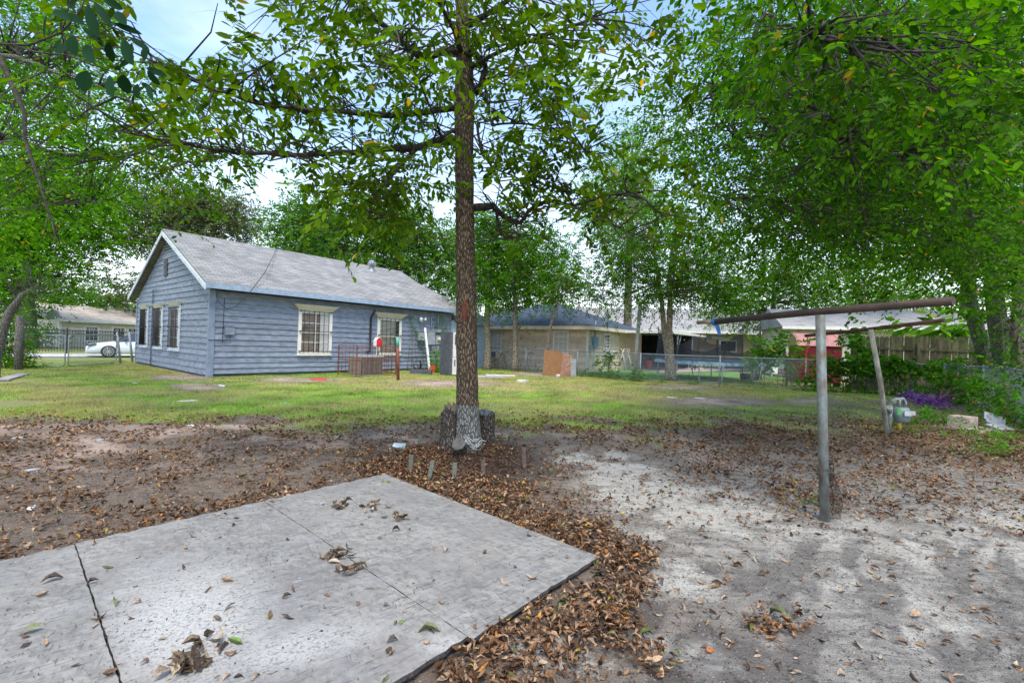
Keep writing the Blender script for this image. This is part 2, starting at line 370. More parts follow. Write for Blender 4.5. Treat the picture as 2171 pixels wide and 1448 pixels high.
def ground_mat():
    m = bpy.data.materials.new('yard_soil'); m.use_nodes = True
    t = m.node_tree; n = t.nodes; l = t.links.new; bs = n['Principled BSDF']; bs.inputs['Roughness'].default_value = .92; bs.inputs['Specular IOR Level'].default_value = .2
    tcn = n.new('ShaderNodeTexCoord')
    def noise(sc, de=5, st=None, ro=.6):
        q = n.new('ShaderNodeTexNoise'); q.inputs['Scale'].default_value = sc; q.inputs['Detail'].default_value = de; q.inputs['Roughness'].default_value = ro
        if st:
            mp_ = n.new('ShaderNodeMapping'); mp_.inputs['Scale'].default_value = st; mp_.inputs['Rotation'].default_value = (0, 0, .5); l(tcn.outputs['Object'], mp_.inputs[0]); l(mp_.outputs[0], q.inputs['Vector'])
        else: l(tcn.outputs['Object'], q.inputs['Vector'])
        return q
    def mixc(fac, a, b):
        q = n.new('ShaderNodeMix'); q.data_type = 'RGBA'
        for inp, v in ((0, fac), (6, a), (7, b)):
            if isinstance(v, tuple): q.inputs[inp].default_value = (*v, 1)
            elif isinstance(v, (int, float)): q.inputs[inp].default_value = v
            else: l(v, q.inputs[inp])
        return q.outputs[2]
    def rng(src, a, b, c=0, d=1):
        q = n.new('ShaderNodeMapRange'); l(src, q.inputs[0])
        for i, v in ((1, a), (2, b), (3, c), (4, d)): q.inputs[i].default_value = v
        return q.outputs[0]
    def at(nm):
        q = n.new('ShaderNodeAttribute'); q.attribute_name = nm; return q.outputs['Fac']
    def math_(op, a, b):
        q = n.new('ShaderNodeMath'); q.operation = op; q.use_clamp = True
        for i, v in ((0, a), (1, b)):
            if isinstance(v, (int, float)): q.inputs[i].default_value = v
            else: l(v, q.inputs[i])
        return q.outputs[0]
    fine = noise(38, 6, ro=.7); med = noise(7, 6); big = noise(1.3, 4); strk = noise(5, 6, (1, 3.2, 1), .7); grit = noise(160, 3)
    def msk(nm, k):
        q = n.new('ShaderNodeMath'); q.operation = 'MULTIPLY_ADD'; l(fine.outputs[0], q.inputs[0]); q.inputs[1].default_value = k*1.7; q.inputs[2].default_value = -k*.85
        q2 = n.new('ShaderNodeMath'); q2.operation = 'MULTIPLY_ADD'; l(med.outputs[0], q2.inputs[0]); q2.inputs[1].default_value = k*1.3; l(q.outputs[0], q2.inputs[2])
        q3 = n.new('ShaderNodeMath'); q3.operation = 'ADD'; l(q2.outputs[0], q3.inputs[0]); l(at(nm), q3.inputs[1])
        return rng(q3.outputs[0], .5+k*.65-.3, .5+k*.65+.3)
    dirt = mixc(rng(med.outputs[0], .35, .65), (.265, .20, .15), (.16, .12, .09))
    dirt = mixc(rng(fine.outputs[0], .42, .7, 0, .6), dirt, (.30, .25, .2))
    dirt = mixc(math_('MULTIPLY', at('pink'), rng(big.outputs[0], .3, .6)), dirt, (.58, .43, .34))
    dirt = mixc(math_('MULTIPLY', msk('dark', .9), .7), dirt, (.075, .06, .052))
    sand = mixc(rng(strk.outputs[0], .4, .66), (.66, .615, .54), (.40, .365, .31))
    sand = mixc(rng(grit.outputs[0], .52, .64, 0, .45), sand, (.26, .235, .20))
    sand = mixc(rng(fine.outputs[0], .5, .66, 0, .75), sand, (.78, .73, .65))
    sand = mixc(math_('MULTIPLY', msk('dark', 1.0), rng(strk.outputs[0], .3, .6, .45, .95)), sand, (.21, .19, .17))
    base = mixc(rng(strk.outputs[0], .36, .62, .0, .8), (.225, .20, .175), (.58, .54, .475))
    base = mixc(rng(grit.outputs[0], .5, .62, 0, .5), base, (.15, .13, .11))
    # on the right half the bare clay is paler
    sx_ = n.new('ShaderNodeSeparateXYZ'); l(tcn.outputs['Object'], sx_.inputs[0])
    rt = math_('MULTIPLY', rng(sx_.outputs[0], .3, 1.6), rng(sx_.outputs[1], 7.5, 4.5))
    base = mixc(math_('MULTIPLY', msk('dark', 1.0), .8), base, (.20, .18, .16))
    dirt = mixc(rt, dirt, base)
    vo = n.new('ShaderNodeTexVoronoi'); vo.feature = 'DISTANCE_TO_EDGE'; vo.inputs['Scale'].default_value = 9
    mv = n.new('ShaderNodeMix'); mv.data_type = 'VECTOR'; mv.inputs[0].default_value = .12; l(tcn.outputs['Object'], mv.inputs[4]); l(fine.outputs['Color'], mv.inputs[5]); l(mv.outputs[1], vo.inputs['Vector'])
    crack = math_('MULTIPLY', rng(vo.outputs['Distance'], .0, .022, 1, 0), rng(med.outputs[0], .5, .56))
    sand = mixc(crack, sand, (.10, .09, .08))
    c = mixc(msk('sand', .8), dirt, sand)
    soil = mixc(rng(med.outputs[0], .35, .65), (.20, .28, .05), (.34, .35, .11))
    soil = mixc(at('dry'), soil, (.46, .37, .19))
    gm = rng(math_('ADD', at('grass'), rng(fine.outputs[0], .3, .7, -.25, .25)), .25, .7)
    c = mixc(gm, c, soil)
    peb = n.new('ShaderNodeTexVoronoi'); peb.inputs['Scale'].default_value = 75; l(tcn.outputs['Object'], peb.inputs['Vector'])
    spc = n.new('ShaderNodeSeparateColor'); l(peb.outputs['Color'], spc.inputs[0])
    c = mixc(math_('MULTIPLY', rng(spc.outputs[0], .86, .88), rng(peb.outputs['Distance'], .42, .3)), c, (.085, .065, .05))
    c = mixc(math_('MULTIPLY', rng(spc.outputs[1], .93, .94), rng(peb.outputs['Distance'], .4, .3, 0, .6)), c, (.62, .56, .48))
    l(c, bs.inputs['Base Color'])
    ad = n.new('ShaderNodeMath'); ad.operation = 'MULTIPLY_ADD'; ad.inputs[1].default_value = .5; l(grit.outputs[0], ad.inputs[0]); l(fine.outputs[0], ad.inputs[2])
    ad2 = n.new('ShaderNodeMath'); ad2.operation = 'MULTIPLY_ADD'; ad2.inputs[1].default_value = -.6; l(crack, ad2.inputs[0]); l(ad.outputs[0], ad2.inputs[2])
    bn = n.new('ShaderNodeBump'); bn.inputs['Strength'].default_value = 1; bn.inputs['Distance'].default_value = .035; l(ad2.outputs[0], bn.inputs['Height']); l(bn.outputs[0], bs.inputs['Normal'])
    return m
ground = npobj('ground', np.stack([fx, fy, Z], -1), faces, ground_mat(), attrs={'grass': gr, 'dry': dry, 'sand': sa, 'dark': dk, 'pink': pink}, smooth=True)
struct(ground)
# driveway strip beyond the gate
mb = MB(); a = G(20, 757); b = G(300, 757)
dv = Vector((math.cos(R(45)), math.sin(R(45)), 0)); nv = Vector((-dv.y, dv.x, 0))
o = Vector((-24.2, 24.4, .035))
mb.add([o-dv*9-nv*1.2, o+dv*40-nv*1.2, o+dv*40+nv*3.2, o-dv*9+nv*3.2], [(0, 1, 2, 3)])
struct(obj('driveway', mb, mat('gravel_drive', (.55, .54, .52), .9, var=.25, scale=4)))
mb = MB(); p = [(1.2, 26.5), (8.5, 20.7), (12.5, 22.5), (20, 28), (14, 36), (6, 36)]
mb.add([(6.3, 20.6, .03), (15.5, 25.6, .03), (11.5, 35, .03), (1.5, 28.5, .03)], [(0, 1, 2, 3)])
struct(obj('lawn', mb, mat('neighbour_turf', (.11, .27, .05), .9, var=.3, scale=5, bump=.5, bscale=60)))
mb = MB(); mb.add([(9.2, 26.2, .06), (19, 34.5, .06), (14, 40, .06), (5.4, 31.5, .06)], [(0, 1, 2, 3)])
struct(obj('patio', mb, mat('patio_concrete', (.42, .35, .33), .9, var=.2, scale=2)))

def quads_leaf(pos, d, nrm, Ln, Wd, six=True, fold=.12, tipdroop=.0):
    # pos,d,nrm: (n,3); returns v,f (a leaf is two quads about the midrib, or one quad)
    n = len(pos); s = np.cross(d, nrm); s /= np.linalg.norm(s, axis=1, keepdims=True)+1e-9
    L1 = Ln[:, None]; W1 = Wd[:, None]
    if six:
        P = [pos, pos+d*L1*.33+s*W1*.46+nrm*W1*fold, pos+d*L1*.7+s*W1*.38+nrm*W1*fold-nrm*L1*tipdroop*.4, pos+d*L1-nrm*L1*tipdroop,
             pos+d*L1*.7-s*W1*.38+nrm*W1*fold-nrm*L1*tipdroop*.4, pos+d*L1*.33-s*W1*.46+nrm*W1*fold]
        v = np.stack(P, 1).reshape(-1, 3); b = np.arange(n)[:, None]*6
        f = np.concatenate([b+np.array([[0, 1, 2, 3]]), b+np.array([[0, 3, 4, 5]])], 1).reshape(-1, 4)
    else:
        P = [pos, pos+d*L1*.45+s*W1*.5, pos+d*L1, pos+d*L1*.45-s*W1*.5]
        v = np.stack(P, 1).reshape(-1, 3); b = np.arange(n)[:, None]*4; f = b+np.array([[0, 1, 2, 3]])
    return v, f

def curled(n, px_, py_, pz, Ln, Wd, curl, rng):
    # dry curled leaves: 3 x 4 grid
    ang = rng.uniform(0, 2*PI, n); lift = rng.uniform(-.35, .35, n); roll = rng.normal(0, .45, n)
    tt = np.array([0, .33, .68, 1.]); ww = np.array([.12, .95, .75, .03])
    V = np.zeros((n, 4, 3, 3))
    cu = curl*rng.uniform(-1, 1.3, n); fo = curl*rng.uniform(.1, 1.4, n); tw = rng.normal(0, .5, n)
    for i in range(4):
        for j in range(3):
            sgn = j-1; x = (tt[i]-.5)*Ln; yy = sgn*ww[i]*Wd*.5
            z = cu*Ln*1.6*(tt[i]-.5)**2+fo*np.abs(yy)*.9
            yy = yy*np.cos(np.clip(fo, 0, 1.3)*.7)
            a = tw*(tt[i]-.5)*1.5
            y2 = yy*np.cos(a)-z*np.sin(a); z2 = yy*np.sin(a)+z*np.cos(a)
            V[:, i, j, 0] = x; V[:, i, j, 1] = y2; V[:, i, j, 2] = z2
    # roll about x, lift about y, rotate about z
    c, s = np.cos(roll)[:, None, None], np.sin(roll)[:, None, None]
    y, z = V[..., 1]*c-V[..., 2]*s, V[..., 1]*s+V[..., 2]*c
    c, s = np.cos(lift)[:, None, None], np.sin(lift)[:, None, None]
    x, z = V[..., 0]*c-z*s, V[..., 0]*s+z*c
    c, s = np.cos(ang)[:, None, None], np.sin(ang)[:, None, None]
    x, y = x*c-y*s, x*s+y*c
    z = z-z.min(axis=(1, 2))[:, None, None]
    V = np.stack([x+px_[:, None, None], y+py_[:, None, None], z+pz[:, None, None]], -1).reshape(-1, 3)
    q = []
    for i in range(3):
        for j in range(2): q.append((i*3+j, i*3+j+1, i*3+j+4, i*3+j+3))
    f = (np.arange(n)[:, None, None]*12+np.array(q)[None]).reshape(-1, 4)
    return V, f

# boards: local frame
A0 = Vector((*G(815, 1015), 0)); B0 = Vector((*G(1270, 1195), 0))
U = (B0-A0).normalized(); Wv = Vector((U.y, -U.x, 0)).normalized()
if Wv.x > 0: Wv = -Wv
BL = (B0-A0).length
def on_boards(x, y, pad=0.0):
    rx, ry = x-A0.x, y-A0.y; u = rx*U.x+ry*U.y; v = rx*Wv.x+ry*Wv.y
    return (u > -pad) & (u < BL+pad) & (v > -pad)

# litter (stuff)
rg = np.random.default_rng(5)
def scatter(x0, x1, y0, y1, dmax, fn):
    n = int((x1-x0)*(y1-y0)*dmax); x = rg.uniform(x0, x1, n); y = rg.uniform(y0, y1, n)
    k = rg.uniform(0, dmax, n) < fn(x, y); return x[k], y[k]
def lit(x, y):
    d, px, py, gr, sa = litter_density(x, y)
    d = d*np.where(d > 60, 1.35, 1)
    d = np.where(on_boards(x, y, -.01), 0, d); d = np.where((px < -60) | (px > 2240) | (py > 1500), 0, d)
    return d
x1, y1 = scatter(-4, 5.5, 1.2, 6.2, 2800, lit); x2, y2 = scatter(-14, 14, 6.2, 11, 750, lit); x3, y3 = scatter(-14, 13, 11, 24, 14, lit)
x4, y4 = scatter(-8, -4, 3.5, 6.2, 750, lit); x5, y5 = scatter(5.5, 10, 3, 6.2, 750, lit)
xs = np.concatenate([x1, x2, x3, x4, x5]); ys = np.concatenate([y1, y2, y3, y4, y5]); n = len(xs)
Ln = np.where(rg.random(n) < .35, rg.uniform(.012, .03, n), rg.uniform(.025, .062, n))*np.where(ys > 6.2, 1.2, np.where(ys < 3.3, 1.05, 1)); Wd = Ln*rg.uniform(.3, .6, n)
dens = lit(xs, ys); pile = np.clip(dens/650, 0, 1)*.045*rg.random(n)
v, f = curled(n, xs, ys, hfun(xs, ys)+pile+.001, Ln, Wd, 1.25, rg)
LIT_ = (v, f)
tag(npobj('leaf_litter', v, f, M['litter']), 'dry brown curled leaf litter spread over the bare soil', 'leaf litter', kind='stuff')
n = 15000; xm = rg.uniform(-4.5, 6, n*2); ym = rg.uniform(1.3, 6.5, n*2); kk_ = (~on_boards(xm, ym, -.01)) & (rg.random(n*2) < .25+.75*sm(fbm(xm*2.4, ym*2.4, 97), .42, .62)); xm, ym = xm[kk_], ym[kk_]; n = len(xm)
v, f = curled(n, xm, ym, hfun(xm, ym)+.0005, rg.uniform(.005, .024, n)*np.where(rg.random(n) < .07, 2.5, 1), rg.uniform(.003, .009, n), .7, rg)
tag(npobj('soil_crumbs', v, f, ramp_island('soil_crumbs', [(0, (.04, .028, .02)), (.6, (.14, .09, .06)), (.9, (.3, .21, .14)), (1, (.5, .42, .33))], .9, 0, .1)), 'broken leaf crumbs and twig bits strewn over the bare soil', 'debris', kind='stuff')
print('litter', n)
n = 5200; a_ = rg.uniform(0, 2*PI, n); q_ = rg.random(n)**.6; xm = TREE[0]+np.cos(a_)*q_*.85; ym = TREE[1]-.35+np.sin(a_)*q_*.95
v, f = curled(n, xm, ym, hfun(xm, ym)+.001+rg.random(n)*.02, rg.uniform(.03, .09, n), rg.uniform(.004, .012, n), .8, rg)
tag(npobj('bark_mulch', v, f, ramp_island('mulch', [(0, (.03, .02, .015)), (.6, (.085, .05, .035)), (.9, (.17, .1, .07)), (1, (.28, .2, .14))], .9, 0, .1)), 'dark shredded mulch mounded round the foot of the trunk', 'mulch', kind='stuff')

# grass
def gd(x, y):
    _, px, py, g, s_ = litter_density(x, y); _, _, g2, dr, _, _, pk = masks(x, y)
    return np.where((px > -40) & (px < 2220), g2, 0)
def blades(x, y, h0, h1, w_):
    n = len(x); a = rg.uniform(0, 2*PI, n); h = rg.uniform(h0, h1, n); ww = w_*rg.uniform(.7, 1.3, n)
    z = hfun(x, y); la = rg.uniform(0, 2*PI, n); ln = h*rg.uniform(.2, .9, n)
    dx, dy = np.cos(a)*ww, np.sin(a)*ww
    v = np.stack([np.stack([x-dx, y-dy, z-.005], -1), np.stack([x+dx, y+dy, z-.005], -1), np.stack([x+np.cos(la)*ln, y+np.sin(la)*ln, z+h], -1)], 1).reshape(-1, 3)
    return v, np.arange(n*3).reshape(-1, 3)
def inhouse(x, y):
    a = R(51.5); dx, dy = x+10.2, y-15.1; u = dx*math.cos(a)+dy*math.sin(a); v_ = -dx*math.sin(a)+dy*math.cos(a)
    a2 = R(54); ex, ey = x-4.13, y-24.6; p_ = ex*math.cos(a2)+ey*math.sin(a2); q_ = -ex*math.sin(a2)+ey*math.cos(a2)
    return ((u > -.1) & (u < 13.6) & (v_ > -.05)) | ((p_ > -.2) & (q_ > -.2))
bx_, by_ = [], []
for (a0, a1, b0, b1, dm) in ((-9, 9, 5.5, 9, 2200), (-13, 12, 9, 13, 1300), (-20, 15, 13, 26, 550)):
    gxx, gyy = scatter(a0, a1, b0, b1, dm, lambda x, y: dm*np.where(inhouse(x, y), 0, gd(x, y))); bx_.append(gxx); by_.append(gyy)
gxx = np.concatenate(bx_); gyy = np.concatenate(by_)
_, _, g_, dr_, _, _, _ = masks(gxx, gyy); isdry = rg.random(len(gxx)) < .08+dr_*.75
for nm, kk, mt in (('grass', ~isdry, 'grass'), ('dry_grass', isdry, 'straw')):
    far_ = gyy[kk] > 13; v, f = blades(gxx[kk], gyy[kk], .02, .062, np.where(gyy[kk] > 13, .008, .0042))
    tag(npobj(nm, v, f, M[mt]), {'grass': 'short green lawn grass growing across the back yard', 'dry_grass': 'straw coloured dry grass mixed through the back yard lawn'}[nm], 'grass', kind='stuff')
print('grass', len(gxx))
# ---------------------------------------------------------------- building materials
def shingle(name, c1, c2, sc=1.0):
    m = bpy.data.materials.new(name); m.use_nodes = True
    t = m.node_tree; n = t.nodes; l = t.links.new; bs = n['Principled BSDF']; bs.inputs['Roughness'].default_value = .95; bs.inputs['Specular IOR Level'].default_value = .15
    tcn = n.new('ShaderNodeTexCoord'); br = n.new('ShaderNodeTexBrick'); br.inputs['Scale'].default_value = sc
    br.inputs['Brick Width'].default_value = .33; br.inputs['Row Height'].default_value = .135; br.inputs['Mortar Size'].default_value = .009; br.inputs['Mortar Smooth'].default_value = .3; br.inputs['Bias'].default_value = 0
    br.inputs['Color1'].default_value = (*c1, 1); br.inputs['Color2'].default_value = (*c2, 1); br.inputs['Mortar'].default_value = (*[c*.42 for c in c2], 1)
    l(tcn.outputs['Object'], br.inputs['Vector'])
    no = n.new('ShaderNodeTexNoise'); no.inputs['Scale'].default_value = 1.2; no.inputs['Detail'].default_value = 6; l(tcn.outputs['Object'], no.inputs['Vector'])
    n2 = n.new('ShaderNodeTexNoise'); n2.inputs['Scale'].default_value = 60; n2.inputs['Detail'].default_value = 3; l(tcn.outputs['Object'], n2.inputs['Vector'])
    hs = n.new('ShaderNodeHueSaturation'); mr = n.new('ShaderNodeMapRange'); mr.inputs[1].default_value = .3; mr.inputs[2].default_value = .7; mr.inputs[3].default_value = .8; mr.inputs[4].default_value = 1.12
    ad = n.new('ShaderNodeMath'); ad.operation = 'ADD'; l(no.outputs[0], ad.inputs[0]); a2 = n.new('ShaderNodeMath'); a2.operation = 'MULTIPLY_ADD'; a2.inputs[1].default_value = .5; a2.inputs[2].default_value = -.25; l(n2.outputs[0], a2.inputs[0]); l(a2.outputs[0], ad.inputs[1])
    l(ad.outputs[0], mr.inputs[0]); l(mr.outputs[0], hs.inputs['Value']); l(br.outputs[0], hs.inputs['Color']); l(hs.outputs[0], bs.inputs['Base Color'])
    bn = n.new('ShaderNodeBump'); bn.inputs['Strength'].default_value = .6; bn.inputs['Distance'].default_value = .01; bn.invert = True; l(br.outputs['Fac'], bn.inputs['Height']); l(bn.outputs[0], bs.inputs['Normal'])
    return m
M['siding_blue'] = mat('siding_blue_grey', (.235, .272, .35), .65, var=.2, scale=3.5, detail=8, bump=.35, bscale=18, streak=.1, stretch=(1, 1, 3))
M['trim_blue'] = mat('trim_pale_blue', (.33, .42, .54), .6, var=.12, scale=5, bump=.15)
M['soffit'] = mat('soffit', (.26, .27, .27), .8, var=.15)
M['rake_white'] = mat('rake_white', (.62, .68, .76), .6, var=.12, scale=6)
M['foundation'] = mat('foundation', (.25, .25, .27), .95, var=.25, scale=6, bump=.4)
M['shingle_grey'] = shingle('shingle_grey', (.335, .325, .31), (.225, .22, .215))
M['shingle_blue'] = shingle('shingle_blue', (.085, .11, .15), (.055, .07, .10), 1)
M['shingle_tan'] = shingle('shingle_tan', (.66, .58, .51), (.52, .46, .41), 1)
M['shingle_pale'] = shingle('shingle_pale', (.40, .385, .38), (.30, .29, .29), 1)
M['white_paint'] = mat('white_paint', (.78, .76, .70), .6, var=.08, scale=9, bump=.15)
M['cream_paint'] = mat('cream_paint', (.62, .58, .46), .6, var=.08, scale=9)
M['glass'] = mat('window_glass', (.035, .04, .045), .06, var=.4, scale=1.5, spec=.8)
M['board_brown'] = mat('cardboard_behind_glass', (.19, .15, .125), .35, var=.3, scale=3, spec=.6)
M['curtain'] = mat('curtain_cloth', (.55, .54, .52), .6, var=.2, scale=20, stretch=(8, 8, 1))
M['blind'] = mat('blind_slats', (.62, .62, .56), .5)
M['iron'] = mat('black_iron', (.03, .028, .03), .55, metal=.3, var=.3)
M['rust'] = mat('rusty_iron', (.22, .075, .05), .85, var=.35, scale=12, bump=.3)
M['rust_dark'] = mat('rusty_steel_pipe', (.085, .052, .038), .7, metal=.2, var=.5, scale=9, detail=8, bump=.3, stretch=(1, 1, 1), col2=(.035, .027, .023))
M['galv'] = mat('galvanised', (.33, .37, .39), .5, metal=.35, var=.2, scale=14, bump=.15)
M['galv_pole'] = mat('weathered_galvanised_pole', (.20, .25, .245), .55, metal=.2, var=.35, scale=9, detail=11, bump=.35, col2=(.13, .085, .05), stretch=(2, 2, .9))
M['alu'] = mat('aluminium', (.62, .63, .64), .35, metal=.6, var=.1)
M['box_grey'] = mat('grey_utility_box', (.34, .37, .41), .6, var=.1)
M['plastic_white'] = mat('white_plastic', (.78, .78, .76), .4, var=.08)
M['plastic_red'] = mat('red_plastic', (.62, .03, .035), .45, var=.15)
M['plastic_blue'] = mat('blue_plastic', (.03, .14, .42), .45, var=.2)
M['black'] = mat('black_rubber', (.02, .02, .022), .7, var=.3)
M['dark_grey'] = mat('dark_grey_steel', (.09, .095, .11), .5, var=.2)
M['ac_fin'] = mat('condenser_fins', (.24, .21, .19), .6, metal=.3, var=.25, scale=3, stretch=(1, 1, 25))
M['carport_shade'] = mat('painted_carport_shade', (.03, .028, .026), .9, var=.3)  # near-black colour standing in for the shade under the carport roof

class Frame:
    def __init__(s, ox, oy, deg): s.o = (ox, oy); s.a = R(deg); s.c = math.cos(s.a); s.s = math.sin(s.a)
    def w(s, u, v, z=0): return (s.o[0]+u*s.c-v*s.s, s.o[1]+u*s.s+v*s.c, z)
HF = Frame(-10.2, 15.1, 51.5)
rs = random.Random(3)

def lap(mb, x0f, x1f, z0, z1, pitch, axis, sgn, thick=.028, wob=.012, mi=0, at0=0.):
    """lap siding: each board its own wedge; axis 'x' runs along x on the plane y=0 (faces sgn*y)"""
    z = z0
    while z < z1-.02:
        ze = min(z+pitch*rs.uniform(.9, 1.1), z1); j0, j1 = rs.uniform(-wob, wob), rs.uniform(-wob, wob)
        a0, b0, a1, b1 = x0f(z), x1f(z), x0f(ze), x1f(ze)
        if b0-a0 < .05: break
        if b1-a1 < .02: a1 = b1 = (a1+b1)/2
        cuts = [0, 1]
        if b0-a0 > 5: cuts = [0, rs.uniform(.3, .7), 1]
        for c0, c1 in zip(cuts[:-1], cuts[1:]):
            q0 = a0+(b0-a0)*c0; q1 = a0+(b0-a0)*c1; p0 = a1+(b1-a1)*c0; p1 = a1+(b1-a1)*c1
            zl0 = z+j0*(1-c0)+j1*c0; zl1 = z+j0*(1-c1)+j1*c1; g = .004 if c0 > 0 else 0
            t = thick*rs.uniform(.85, 1.2); vs = []
            for (xx, zz, dd) in ((q0+g, zl0-.012, t), (q1, zl1-.012, t), (p1, ze, .004), (p0+g, ze, .004), (q0+g, zl0-.012, -.02), (q1, zl1-.012, -.02), (p1, ze, -.02), (p0+g, ze, -.02)):
                yy = at0+dd*sgn
                vs.append((xx, yy, zz) if axis == 'x' else (yy, xx, zz))
            mb.add(vs, [(0, 1, 2, 3), (4, 7, 6, 5), (0, 4, 5, 1), (1, 5, 6, 2), (2, 6, 7, 3), (3, 7, 4, 0)], mi)
        z = ze

# ---------------------------------------------------------------- grey house
house = thing('grey_house', 'blue grey lap sided one storey house with a pale shingle gable roof and barred windows', 'house', (*HF.o, 0), HF.a)
UL, VW, EZ, RZ, VM = 11.15, 9.3, 2.93, 5.42, 4.65
wl = MB(); lap(wl, lambda z: .02, lambda z: UL, .12, EZ, .2, 'x', -1, wob=.007, thick=.034); obj('long_wall', wl, M['siding_blue'], house)
def gz(v): return EZ+.1+(RZ-EZ-.1)*(1-abs(v-VM)/VM)
wg = MB()
lap(wg, lambda z: .02 if z < EZ+.1 else VM*(z-EZ-.1)/(RZ-EZ-.1)+.02, lambda z: VW-.02 if z < EZ+.1 else VW-VM*(z-EZ-.1)/(RZ-EZ-.1)-.02, .10, RZ-.25, .21, 'y', -1, thick=.035, wob=.02)
obj('gable_wall', wg, M['siding_blue'], house)
core = MB(); core.prism([(.03, .0), (VW, .0), (VW, EZ+.02), (VM, RZ-.1), (.03, EZ+.02)], 'x', .03, UL); obj('wall', core, M['siding_blue'], house)
fd = MB(); fd.b2(.05, UL, .03, .2, -.35, .14); fd.b2(.03, .2, .05, VW, -.35, .12); obj('foundation', fd, M['foundation'], house)
cb = MB(); cb.b2(-.05, .02, -.06, .07, -.05, EZ+.02); cb.b2(.02, .13, -.06, -.03, -.05, EZ+.02); cb.b2(-.05, -.0, VW-.06, VW+.05, -.02, EZ); obj('corner_board', cb, mat('corner_board_blue', (.235, .28, .375), .6, var=.12, scale=5), house)
rf = MB(); OV, RK = .5, .28; sl = (RZ-EZ)/VM
def slab(mb, u0, u1, v0, v1, vr, zr, s_, th=.07, mi=0):
    # both pitches of a gable roof with its ridge at vr
    for (va, sg) in ((v0, 1), (v1, -1)):
        za = zr-abs(vr-va)*s_
        vs = [(u0, va, za), (u1, va, za), (u1, vr, zr), (u0, vr, zr)]; vs += [(a, b, c-th) for a, b, c in vs]
        mb.add(vs, [(0, 1, 2, 3), (7, 6, 5, 4), (0, 4, 5, 1), (1, 5, 6, 2), (2, 6, 7, 3), (3, 7, 4, 0)], mi)
slab(rf, -RK, UL+.2, -OV*.75, VW+OV, VM, RZ+.14, .475); obj('roof', rf, M['shingle_grey'], house)
cap = MB(); cap.prism([(VM-.16, RZ+.075), (VM, RZ+.165), (VM+.16, RZ+.075), (VM+.16, RZ+.06), (VM-.16, RZ+.06)], 'x', -RK-.02, UL+.22); obj('ridge_cap', cap, M['shingle_grey'], house)
ze = RZ+.14-(VM+OV*.75)*.475-.07
fa = MB()
for (a, b, dz) in ((-RK, 4.3, 0), (4.303, 6.9, .004), (6.903, 9.3, -.004), (9.303, UL+.2, .002)): fa.b2(a, b, -OV*.75-.03, -OV*.75, ze-.13+dz, ze+.055+dz)
obj('fascia', fa, M['trim_blue'], house)
sf = MB(); sf.b2(-RK, UL+.2, -OV*.75, -.03, ze-.05, ze-.03); obj('soffit', sf, M['soffit'], house)
rk = MB(); zt = RZ+.14-.072
for sg in (-1, 1):
    va = VM-sg*(VM+.42); zz = zt-(VM+.42)*.475
    vs = [(-RK-.03, VM, zt), (-RK-.03, va, zz), (-RK-.03, va, zz-.17), (-RK-.03, VM, zt-.17)]; vs += [(-RK+.0, b, c) for a, b, c in vs]
    rk.add(vs, [(0, 1, 2, 3), (7, 6, 5, 4), (0, 4, 5, 1), (1, 5, 6, 2), (2, 6, 7, 3), (3, 7, 4, 0)])
obj('rake_board', rk, M['rake_white'], house)
# slatted gable vents
ve = MB(); ve.b2(-.05, -.02, 4.82, 5.22, 3.75, 4.42)
vt = obj('gable_vent', ve, M['iron'], house); vs_ = MB()
for k in range(9): vs_.box((-.07, 5.02, 3.8+k*.07), (.05, .42, .012), rot=Matrix.Rotation(.5, 3, 'Y'))
obj('slat', vs_, M['siding_blue'], vt)
tv = MB(); tv.prism([(VM-.75, RZ-.62), (VM+.75, RZ-.62), (VM, RZ+.02)], 'x', -.045, -.02); t2 = obj('peak_vent', tv, M['iron'], house); ts = MB()
for k in range(5):
    hw = .72*(1-k/5.2); ts.box((-.07, VM, RZ-.58+k*.12), (.06, 2*hw, .014), rot=Matrix.Rotation(.5, 3, 'Y'))
obj('slat', ts, M['siding_blue'], t2)

